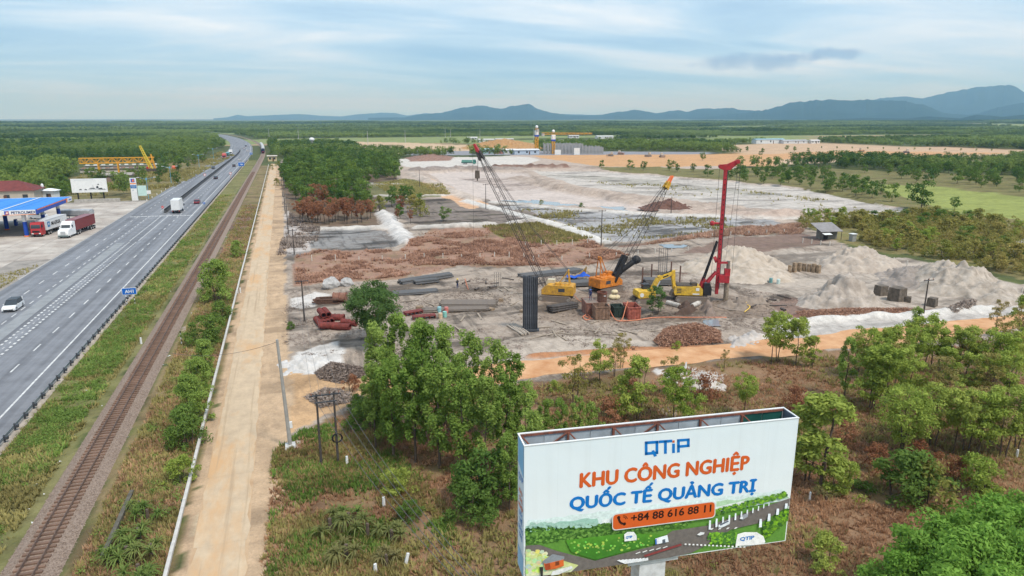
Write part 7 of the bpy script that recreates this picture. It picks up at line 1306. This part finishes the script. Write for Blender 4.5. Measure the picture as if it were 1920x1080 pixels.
# --- pandanus: long drooping strap leaves
def pandanus(seed, n, L_, h):
    rng = random.Random(seed); V = []; F_ = []
    for hd in range(4):
        hx_, hy_, hz_ = rng.uniform(-.7, .7), rng.uniform(-.7, .7), h*rng.uniform(.5, 1)
        for i in range(n):
            a = i*2.4+rng.random()*.4; e = rng.uniform(.35, 1.35); l = L_*rng.uniform(.7, 1.15); w_ = .055; prev = None
            for k in range(5):
                t = k/4; r = l*t*math.cos(e)*(1-.12*t); z = hz_+l*t*math.sin(e)-.95*l*t*t*(.55+.3*math.cos(e)); ww = w_*(1-.85*t)
                p = (hx_+r*math.cos(a), hy_+r*math.sin(a), max(.05, z)); q = (-math.sin(a)*ww, math.cos(a)*ww); V += [(p[0]-q[0], p[1]-q[1], p[2]), (p[0]+q[0], p[1]+q[1], p[2])]; m = len(V)
                if prev is not None: F_.append((prev, prev+1, m-1, m-2))
                prev = m-2
    return np.array(V), np.array(F_)
pan = []
for s in (1, 2):
    V, F_ = pandanus(s, 30, 1.25, .9); pan.append([npmesh('leaves', V, F_, leafmat(nm, a, b), {'tint': ('FLOAT', np.random.default_rng(s).random(len(V)))}) for nm, a, b in (('pandan_green', (.13, .22, .05), (.26, .30, .10)), ('pandan_dead', (.28, .22, .11), (.20, .25, .08)))])
pst = MB().tube((0, 0, -.1), (0, 0, .9), .14, .1, 6).mesh('stem', bark)
for i, (px, py, s, d_, lb) in enumerate(((278, 975, 1.1, 0, 'upper pandanus of the group right of the railway'), (262, 955, .8, 0, 'small pandanus at the top of the group'), (262, 1015, 1.3, 0, 'broad pandanus in the middle of the group right of the railway'), (240, 1050, 1.3, 0, 'lower left pandanus of the group'), (285, 1045, 1.2, 0, 'pandanus nearest the beam fence'), (262, 1085, 1.3, 0, 'lowest pandanus at the bottom edge'), (182, 1040, .5, 0, 'tiny pandanus beside the drain edge'), (372, 690, .9, 0, 'pandanus beside the banded post'), (392, 655, .8, 0, 'pandanus under the fence trees'), (352, 735, .8, 0, 'pandanus by the white sand patch near the railway'), (620, 1000, 1.3, 1, 'withered pandanus below the wires, left one'), (655, 985, 1.2, 0, 'green pandanus among the withered ones below the wires'), (690, 1005, 1.2, 1, 'withered pandanus in the middle below the wires'), (735, 1015, 1.1, 1, 'withered pandanus at the right below the wires'), (650, 1045, 1.3, 1, 'withered pandanus at the front below the wires'), (725, 1060, 1.0, 1, 'small withered pandanus beside the leaning white post'), (1548, 938, .8, 1, 'dry strap-leaved plant at the foot of the tall dense tree'))):
    x, y, _ = g(px, py); t = thing('pandanus', lb, 'plant', (x, y, hz(x, y)), random.random()*6, 'pandanus plants', s); link('stem', pst, t); link('leaves', pan[i % 2][d_], t)
# --- plantation beside the access road, burnt front row, further belts
grove(fill([(535, 350), (530, 320), (580, 292), (650, 292), (745, 318), (745, 338), (690, 345), (700, 388), (640, 398), (562, 396)], 110, ['mid'], (7.5, 10), 4.2), 'tree in the plantation beside the access road', 'plantation trees', rows=8)
grove(fill([(562, 419), (560, 404), (640, 402), (705, 405), (718, 413), (680, 421), (600, 425)], 30, ['burnt'], (5.5, 7), 1.8)+fill([(580, 380), (600, 370), (640, 385), (630, 395), (590, 395)], 4, ['burnt'], (7, 9), 2.5), 'burnt brown tree before the plantation', 'burnt trees', 'burnt_tree', rows=4)
grove(at([('mid', 640, 392, 7), ('mid', 690, 392, 6.5), ('midy', 712, 398, 5.5), ('mid', 665, 385, 7), ('mid', 735, 388, 7.5), ('mid', 755, 383, 7), ('mid', 770, 378, 6), ('burnt', 752, 402, 6), ('midy', 775, 398, 6), ('midy', 790, 405, 5.5), ('mid', 750, 410, 4.6), ('mid', 832, 415, 4.5), ('burnt', 770, 420, 4), ('burnt', 745, 415, 4), ('mid', 785, 392, 5.5)]), 'tree on the burnt plots right of the plantation', 'trees on the burnt plots', rows=2)
grove(at([('midy', 520, 348, 3.5), ('midy', 522, 312, 3.5), ('midy', 510, 318, 3), ('bush', 545, 615, 1.2), ('midy', 1015, 386, 2), ('bush', 1090, 388, 1.6)]), 'small bush on bare ground', 'small bushes', 'bush', 'bush', 1)
grove(fill([(1500, 415), (1560, 408), (1640, 415), (1720, 405), (1920, 428), (1920, 520), (1780, 488), (1660, 468), (1610, 452), (1600, 430), (1500, 428)], 78, ['midy', 'midy', 'midy', 'mid', 'young'], (2.8, 4.6), 3.0), 'scrub bush behind the sand heaps', 'scrub bushes behind the heaps', 'scrub_bush', 'bush', rows=5, wide=1.35)
tpx('mid', 1727, 392, 10, 'tallest broad tree at the edge of the light green field', wide=1.15); tpx('mid', 1672, 378, 7, 'dark round tree left of the tallest one by the green field'); tpx('mid', 1790, 393, 4.5, 'low dark bush at the edge of the light green field')
grove(fill([(1330, 330), (1450, 322), (1530, 322), (1560, 338), (1660, 362), (1650, 376), (1560, 360), (1430, 346), (1300, 330)], 46, ['mid'], (4.5, 7), 6), 'tree in the belt above the white pit', 'trees above the white pit', rows=3)
grove(fill([(1660, 328), (1740, 312), (1900, 318), (1920, 330), (1920, 362), (1820, 352), (1700, 342)], 60, ['mid'], (5, 7.5), 6.5), 'tree in right-hand wood beyond green field', 'trees of the right-hand wood', rows=4)
grove(at([('mid', 1128, 316, 5), ('mid', 1181, 318, 6), ('mid', 1207, 319, 5.5), ('mid', 1255, 320, 6.5), ('mid', 1270, 322, 5), ('mid', 1317, 301, 6), ('mid', 1300, 322, 5), ('mid', 1584, 316, 8), ('mid', 1617, 312, 5), ('mid', 1638, 312, 5), ('mid', 1621, 324, 5), ('mid', 1400, 284, 5), ('mid', 1430, 288, 5), ('mid', 1475, 282, 5), ('mid', 1490, 284, 5), ('mid', 1515, 285, 4), ('mid', 1425, 292, 4)]), 'lone tree near the far orange field', 'lone trees by the orange field', rows=1)
grove(at([('mid', 700+i*27, 283+(i % 3), 2.4) for i in range(8)]+[('mid', 1540+i*29, 278+i*.5, 2.4) for i in range(12)]), 'staked sapling in a row on the far pale ground', 'far saplings', 'sapling', rows=2)
# --- trees behind the filling station and along the left verge
grove(fill([(60, 372), (110, 356), (140, 352), (140, 375)], 9, ['mid', 'bush'], (4.5, 7), 4)+fill([(0, 352), (60, 350), (140, 335), (150, 318), (60, 325), (-20, 335)], 26, ['mid'], (7.5, 10.5), 5), 'tree behind the filling station', 'trees behind the station', rows=3)
grove(at([('mid', 175, 345, 8), ('mid', 190, 345, 7), ('mid', 240, 338, 6), ('mid', 255, 336, 5), ('mid', 300, 334, 7), ('mid', 310, 328, 6.5), ('mid', 332, 345, 6), ('mid', 298, 345, 4), ('mid', 335, 322, 9), ('mid', 310, 318, 8), ('mid', 365, 310, 6), ('mid', 380, 305, 7), ('mid', 352, 315, 5)]), 'tree between the gantry and the highway', 'trees by the gantry', rows=2)
# ================================================================== WOODS AS ONE MASS
def woods(name, pts, scl, proto, m, bs=120.0):
    """points (n,3), scales; the mesh holds one crown and the points it is set on"""
    V, F_, tint = proto; n = len(pts); me = npmesh(name, np.concatenate([V, pts]), F_, m, {'tint': ('FLOAT', np.concatenate([tint, np.zeros(n)])), 'seedpt': ('FLOAT', np.concatenate([np.zeros(len(V)), np.ones(n)])), 'blk': ('FLOAT', np.concatenate([np.zeros(len(V)), np.clip((fbm(pts[:, 0]/bs, pts[:, 1]/bs*2, 66, 3)-.3)*2.5, 0, 1)])), 'scl': ('FLOAT', np.concatenate([np.ones(len(V)), scl])), 'rot': ('FLOAT', np.concatenate([np.zeros(len(V)), RNG.random(n)*6.28]))})
    o = kind(link(name, me), 'stuff')
    ng = bpy.data.node_groups.get('set_crowns') 
    if ng is None:
        ng = bpy.data.node_groups.new('set_crowns', 'GeometryNodeTree'); ng.interface.new_socket('Geometry', in_out='INPUT', socket_type='NodeSocketGeometry'); ng.interface.new_socket('Geometry', in_out='OUTPUT', socket_type='NodeSocketGeometry'); K = ng.links
        gi = ng.nodes.new('NodeGroupInput'); go = ng.nodes.new('NodeGroupOutput')
        def na(nm): q = ng.nodes.new('GeometryNodeInputNamedAttribute'); q.data_type = 'FLOAT'; q.inputs[0].default_value = nm; return next(s_ for s_ in q.outputs if s_.enabled and s_.name == 'Attribute')
        cp = ng.nodes.new('FunctionNodeCompare'); cp.data_type = 'FLOAT'; cp.operation = 'GREATER_THAN'; K.new(na('seedpt'), cp.inputs[0]); cp.inputs[1].default_value = .5
        sp = ng.nodes.new('GeometryNodeSeparateGeometry'); sp.domain = 'POINT'; K.new(gi.outputs[0], sp.inputs[0]); K.new(cp.outputs[0], sp.inputs[1])
        ip = ng.nodes.new('GeometryNodeInstanceOnPoints'); K.new(sp.outputs[0], ip.inputs['Points']); K.new(sp.outputs[1], ip.inputs['Instance']); cx = ng.nodes.new('ShaderNodeCombineXYZ'); K.new(na('rot'), cx.inputs[2]); K.new(cx.outputs[0], ip.inputs['Rotation']); K.new(na('scl'), ip.inputs['Scale']); K.new(ip.outputs[0], go.inputs[0])
    md = o.modifiers.new('crowns', 'NODES'); md.node_group = ng; return o
def far_crown(seed, k, per, leaf, spread):
    """a patch of k touching crowns"""
    rng = np.random.default_rng(seed); V = []; F_ = []; T = []; n0 = 0
    for i in range(k):
        a = rng.random()*6.28; r = spread*math.sqrt(rng.random()) if k > 1 else 0; hh = rng.uniform(.8, 1.15); nc = 9
        c = np.stack([rng.normal(size=nc)*1.15, rng.normal(size=nc)*1.15, rng.uniform(2.0, 6.4, nc)], 1); c[:, :2] *= np.sqrt(np.clip(1-((c[:, 2:3]-4.0)/3.2)**2, .1, 1)); c[:, 2] *= hh; c += np.array([r*math.cos(a), r*math.sin(a), 0])
        v, f, t = leaf_cloud(rng, c, rng.uniform(.95, 1.5, nc), per, leaf, .35); V.append(v); F_.append(f+n0); T.append(np.clip(t*.5+rng.random()*.5, 0, 1)); n0 += len(v)
    return np.concatenate(V), np.concatenate(F_), np.concatenate(T)
OPEN = [z[0] for z in ZW]+[gp([(95, 385), (330, 350), (450, 286), (425, 276), (385, 292), (330, 315), (150, 318), (148, 330), (95, 350)]), [(-112, 130), (-50, 130), (-50, 290), (-112, 290)], gp([(1380, 270), (1530, 262), (1560, 272), (1400, 276)]), gp([(860, 258), (1000, 258), (1160, 256), (1160, 262), (1000, 268), (860, 270)])]
def wood_points(r0, r1, step, a0=-24, a1=60):
    n = int(.5*R(a1-a0)*(r1*r1-r0*r0)/(step*step)); rr = np.sqrt(RNG.uniform(r0*r0, r1*r1, n)); a = RNG.uniform(R(a0), R(a1), n); x = rr*np.sin(a); y = rr*np.cos(a)
    # even the spacing: keep one per cell
    key = np.floor(x/step).astype(np.int64)*100003+np.floor(y/step).astype(np.int64); _, ix = np.unique(key, return_index=True); x, y = x[ix], y[ix]
    ok = np.ones(len(x), bool)
    for P_ in OPEN: ok &= ~inpoly(x, y, P_)
    b = bend(y); ok &= ~((x > b-54-(0 if step < 12 else 8)) & (x < b-12+(0 if step < 12 else 8)) & (y < 1750)); ok &= ~((x > -56) & (x < 4) & (y < 560)); ok &= ~((x < -50) & (y < 300)); ok &= ~((x > 4) & (y < 250)); ok &= ~((y < 640) & (x > -14) & (x < 120) & (y < 420))
    T_ = np.array(TREES); 
    if r0 < 600: ok &= np.array([np.min((T_[:, 0]-a_)**2+(T_[:, 1]-b_)**2) > 9 for a_, b_ in zip(x, y)])
    ok &= fbm(x/60, y/60, 88, 3) > .27
    if r0 > 600: ok &= ~(vnoise(x/520, y/140, 91) > .70)
    return x[ok], y[ok]
pl_ = np.array([(a[1], a[2]) for a in fill([(532, 352), (526, 318), (575, 290), (650, 290), (747, 316), (747, 337), (690, 347), (690, 386), (640, 396), (565, 392)], 260, ['mid'], (6, 8), 2.4)]); TREES += [tuple(q) for q in pl_]
woods('forest', np.stack([pl_[:, 0], pl_[:, 1], np.zeros(len(pl_))-.3], 1), RNG.uniform(.85, 1.2, len(pl_)), far_crown(7, 1, 40, .65, 0), leafmat('leaf_plantation', (.07, .14, .035), (.20, .28, .07)))
sc_ = np.array([(a[1], a[2]) for a in fill([(1500, 412), (1560, 405), (1640, 412), (1720, 402), (1920, 424), (1990, 440), (1960, 525), (1780, 490), (1660, 470), (1612, 455), (1602, 430), (1500, 430)], 420, ['mid'], (1, 2), 1.7)])
woods('scrub', np.stack([sc_[:, 0], sc_[:, 1], ground_fields(sc_[:, 0], sc_[:, 1])[0]-.7], 1), RNG.uniform(.3, .55, len(sc_)), far_crown(8, 1, 40, .7, 0), leafmat('leaf_scrub_mass', (.25, .27, .07), (.44, .34, .13)))
x, y = wood_points(280, 850, 4.6); z = ground_fields(x, y)[0]; s = RNG.uniform(.6, 1.35, len(x))*(.75+.6*fbm(x/70, y/70, 14, 3))
h = len(x)//2; fm1 = leafmat('leaf_forest', (.06, .125, .035), (.29, .37, .10), .42, True)
woods('forest', np.stack([x, y, z-.3], 1)[:h], s[:h], far_crown(1, 1, 26, .85, 0), fm1); woods('forest', np.stack([x, y, z-.3], 1)[h:], s[h:], far_crown(2, 1, 26, .85, 0), fm1)
fm2 = leafmat('leaf_far', (.05, .105, .035), (.32, .40, .13), .42, True)
x, y = wood_points(850, 1900, 12.5); z = ground_fields(x, y)[0]; blk_ = vnoise(x/170, y/80, 77); woods('forest', np.stack([x, y, z-.5], 1), RNG.uniform(.85, 1.1, len(x))*(.6+.75*blk_), far_crown(3, 8, 16, 1.2, 8.5), fm2, 260.0)
x, y = wood_points(1900, 5200, 34); z = ground_fields(x, y)[0]; blk_ = vnoise(x/420, y/200, 78); woods('forest', np.stack([x, y, z-3.0], 1), RNG.uniform(1.0, 1.3, len(x))*(.7+.8*blk_), far_crown(4, 16, 9, 2.2, 16), fm2, 600.0)
# ================================================================== GRASS, BRUSH AND LITTER
def tufts(name, xs, ys, size, m, blades=5, lean=.6, width=.09, flat=False):
    n = len(xs)*blades; rng = RNG; x = np.repeat(xs, blades); y = np.repeat(ys, blades); z = np.repeat(ground_fields(xs, ys)[0], blades); sz = np.repeat(rng.uniform(*size, len(xs)), blades)
    a = rng.random(n)*6.283; r = rng.random(n)*.5*sz; bx = x+r*np.cos(a); by = y+r*np.sin(a); l = rng.uniform(.3, 1, n)*lean*sz; h = sz*rng.uniform(.5, 1.1, n)*(.25 if flat else 1); w_ = width*sz*rng.uniform(.7, 1.5, n)*2
    V = np.stack([np.stack([bx-np.sin(a)*w_, by+np.cos(a)*w_, z-.03], 1), np.stack([bx+np.sin(a)*w_, by-np.cos(a)*w_, z-.03], 1), np.stack([bx+np.cos(a)*l, by+np.sin(a)*l, z+h], 1)], 1).reshape(-1, 3)
    t = np.repeat(np.clip(np.repeat(fbm(xs*.3, ys*.3, 61, 3), blades)*1.4-.45+rng.random(n)*.5, 0, 1), 3)
    return kind(link(name, npmesh(name, V, np.arange(3*n).reshape(-1, 3), m, {'tint': ('FLOAT', t)})), 'stuff')
def sample(poly, n, noise=None, world=False, near=0.0):
    P_ = poly if world else gp(poly); xs = [p[0] for p in P_]; ys = [p[1] for p in P_]; x = RNG.uniform(min(xs), max(xs), n*4); y = RNG.uniform(min(ys), max(ys), n*4); k = inpoly(x, y, P_)
    if noise: k &= RNG.random(len(x)) < np.clip((fbm(x*noise[0], y*noise[0], noise[2], 4)-noise[1]+.05)/.13, .05, 1)**1.5
    if near: k &= RNG.random(len(x)) < np.clip((near/np.hypot(x, y))**1.5, 0, 1)
    k &= segdist(x, y, TRACK) > 3.0
    return x[k][:n], y[k][:n]
scr = [(470, 1200), (505, 960), (512, 850), (600, 800), (700, 765), (1000, 725), (1200, 700), (1420, 678), (1640, 662), (1920, 630), (2100, 640), (2100, 1200)]
gm_dry = leafmat('grass_dry', (.36, .19, .11), (.54, .35, .21), .4); gm_olive = leafmat('grass_olive', (.28, .235, .09), (.42, .37, .15), .4); gm_green = leafmat('grass_green', (.13, .24, .045), (.25, .34, .09), .4); gm_red = leafmat('brush_red', (.33, .165, .105), (.52, .34, .25), .35); gm_weed = leafmat('weed_leaf', (.12, .22, .045), (.25, .34, .09)); gm_grey = leafmat('litter_grey', (.16, .12, .10), (.36, .30, .26), .05)
tufts('dry_grass', *sample(scr, 32000, (.18, .40, 4), near=55), (.14, .4), gm_dry, 5, .9); tufts('dry_grass', *sample(scr, 9000, (.1, .52, 6), near=55), (.25, .6), gm_olive, 6, .8)
tufts('green_grass', *sample([(505, 960), (512, 850), (560, 810), (640, 790), (700, 800), (830, 940), (900, 1100), (500, 1100)], 5500, (.25, .45, 12)), (.2, .45), gm_olive, 5); tufts('green_grass', *sample([(505, 960), (512, 850), (560, 810), (640, 790), (700, 800), (830, 940), (900, 1100), (500, 1100)], 3500, (.2, .5, 22)), (.2, .5), gm_green, 5)
tufts('green_grass', *sample([(-26.8, 36), (-26.8, 300), (-21.8, 300), (-21.8, 36)], 4500, (.22, .47, 9), True, 75), (.2, .55), gm_green, 6, 1.1); tufts('dry_grass', *sample([(-26.8, 36), (-26.8, 300), (-21.4, 300), (-21.4, 36)], 9000, (.3, .36, 19), True, 75), (.2, .5), gm_olive, 5, .9)
tufts('dry_grass', *sample([(-15.8, 38), (-16, 260), (-10.4, 260), (-10.1, 38)], 10000, (.3, .36, 29), True, 70), (.25, .55), gm_olive, 5); tufts('dry_grass', *sample([(-15.8, 38), (-16, 260), (-10.4, 260), (-10.1, 38)], 6000, (.2, .45, 39), True, 70), (.25, .5), gm_dry, 5)
tufts('green_grass', *sample([(-61, 120), (-60, 150), (-51, 165), (-51, 100)], 1500, None, True), (.25, .5), gm_olive, 5); tufts('dry_grass', *sample([(110, 378), (330, 350), (440, 292), (415, 285), (330, 318), (150, 328)], 5000, (.05, .4, 3)), (.6, 1.5), gm_olive, 5)
tufts('dry_brush', *sample([(555, 482), (600, 470), (752, 470), (800, 432), (960, 426), (1012, 432), (1112, 454), (1130, 463), (1180, 478), (1100, 498), (860, 498), (740, 520), (556, 533)], 17000, (.22, .50, 7)), (.2, .6), gm_red, 5, 1.3, .12); tufts('dry_brush', *sample([(1180, 462), (1340, 444), (1500, 438), (1520, 420), (1390, 426), (1240, 452)], 4500, (.2, .45, 8)), (.35, .8), gm_red, 4, .9); tufts('dry_grass', *sample([(905, 424), (1010, 418), (1110, 450), (1000, 458), (930, 440)], 3000), (.4, .9), gm_olive, 4)
tufts('dry_brush', *sample([(520, 480), (545, 400), (600, 430), (590, 470)], 2500, (.2, .45, 17)), (.35, .8), gm_grey, 4, .9); tufts('green_grass', *sample([(960, 390), (1240, 404), (1430, 414), (1400, 440), (1130, 452)], 2200, (.06, .56, 27)), (.4, .9), gm_olive, 4); tufts('green_grass', *sample([(700, 345), (760, 337), (830, 352), (845, 366), (740, 370)], 2500), (.5, 1.1), gm_olive, 4)
tufts('green_grass', *sample([(1080, 334), (1320, 346), (1560, 372), (1620, 392), (1500, 384), (1250, 362)], 1600, (.03, .60, 57)), (.5, 1.1), gm_olive, 4); tufts('site_litter', *sample([(520, 640), (540, 545), (740, 530), (1180, 500), (1500, 560), (1440, 640), (1000, 685), (700, 740)], 9000, (.22, .50, 37)), (.12, .45), gm_grey, 4, 1.2, .12, True)
def weeds(name, xs, ys, rad, per, leaf, m):
    z = ground_fields(xs, ys)[0]; r = RNG.uniform(*rad, len(xs)); V, F_, tint = leaf_cloud(RNG, np.stack([xs, ys, z+r*.35], 1), r, per, leaf, .5, .75); return kind(link(name, npmesh(name, V, F_, m, {'tint': ('FLOAT', tint)})), 'stuff')
weeds('roadside_weeds', *sample([(-26.6, 40), (-26.6, 260), (-22.0, 260), (-22.0, 40)], 1150, (.2, .46, 9), True, 80), (.25, .7), 60, .19, gm_weed); weeds('roadside_weeds', *sample([(-15.4, 40), (-15.6, 200), (-10.6, 200), (-10.3, 40)], 170, (.2, .5, 49), True, 80), (.25, .6), 55, .18, gm_weed)
weeds('ground_weeds', *sample(scr, 420, (.12, .5, 59), near=60), (.25, .6), 50, .18, leafmat('weed_olive', (.20, .22, .06), (.33, .30, .10))); weeds('withered_weeds', *sample(scr, 420, (.12, .46, 69), near=60), (.25, .6), 40, .18, gm_dry)
bx_, by_ = sample([(-26.6, 45), (-26.6, 200), (-10.5, 200), (-10.5, 45)], 90, None, True, 80)
tufts('roadside_litter', bx_, by_, (.15, .4), mat('litter_white', (.62, .62, .62), .7, .1, 2), 2, 1.3, .3, True)
def brush_heap(lb, outline, n, h, m):
    P_ = gp(outline); x, y = sample(outline, n); d = segdist(x, y, P_+[P_[0]]); k = np.clip(d/max(d.max(), .1), 0, 1)**.6*h; c0 = np.mean(P_, 0); z0 = hz(*c0); rng = RNG; n = len(x)
    a = rng.normal(size=(n, 3)); a[:, 2] *= .5; a /= np.linalg.norm(a, axis=1)[:, None]; L_ = rng.uniform(.25, .8, n)[:, None]; b = np.cross(a, rng.normal(size=(n, 3))); b /= np.linalg.norm(b, axis=1)[:, None]; p = np.stack([x-c0[0], y-c0[1], k*rng.uniform(.25, 1.05, n)+.05], 1)
    V = np.stack([p-a*L_*.5, p+b*.07, p+a*L_*.5, p-b*.07], 1).reshape(-1, 3); return tag(link('brush_heap', npmesh('brush_heap', V, np.arange(4*n).reshape(-1, 4), m, {'tint': ('FLOAT', np.repeat(rng.random(n), 4))}), None, (c0[0], c0[1], z0)), lb, 'brush heap')
brush_heap('large heap of reddish-brown cut brush beside the orange track', [(1225, 640), (1245, 618), (1300, 610), (1350, 622), (1355, 645), (1290, 652), (1240, 652)], 6500, 1.7, gm_red); brush_heap('heap of brown twigs right of the white patch by the concrete pole', [(590, 700), (620, 680), (680, 690), (690, 705), (640, 720), (600, 712)], 3000, .8, gm_grey); brush_heap('dark red brush ridge in front of the grey sand cone', [(1490, 588), (1580, 582), (1700, 582), (1720, 588), (1600, 597), (1500, 600)], 3200, .6, gm_red); brush_heap('low grey-brown brush heap under the central trees', [(570, 745), (610, 728), (690, 735), (690, 748), (600, 765)], 1600, .5, gm_grey); brush_heap('dark brush heap at the edge of the white bank on the right', [(1770, 585), (1800, 572), (1830, 568), (1825, 582), (1790, 590)], 1500, 1.0, gm_grey)
# ================================================================== THE AIR
hb = MB().box((4000, 10500, 480), (64000, 56000, 1040)).obj('haze', None)
hm_ = bpy.data.materials.new('haze_air'); hm_.use_nodes = True; hm_.node_tree.nodes.clear(); _o = N('ShaderNodeOutputMaterial', hm_.node_tree); _v = N('ShaderNodeVolumePrincipled', hm_.node_tree); _v.inputs['Color'].default_value = (.29, .60, 1, 1); _v.inputs['Density'].default_value = 9.0e-5; _v.inputs['Absorption Color'].default_value = (1, 1, 1, 1); _v.inputs['Anisotropy'].default_value = 0.0; hm_.node_tree.links.new(_v.outputs[0], _o.inputs['Volume']); hb.data.materials.append(hm_); kind(hb, 'stuff')
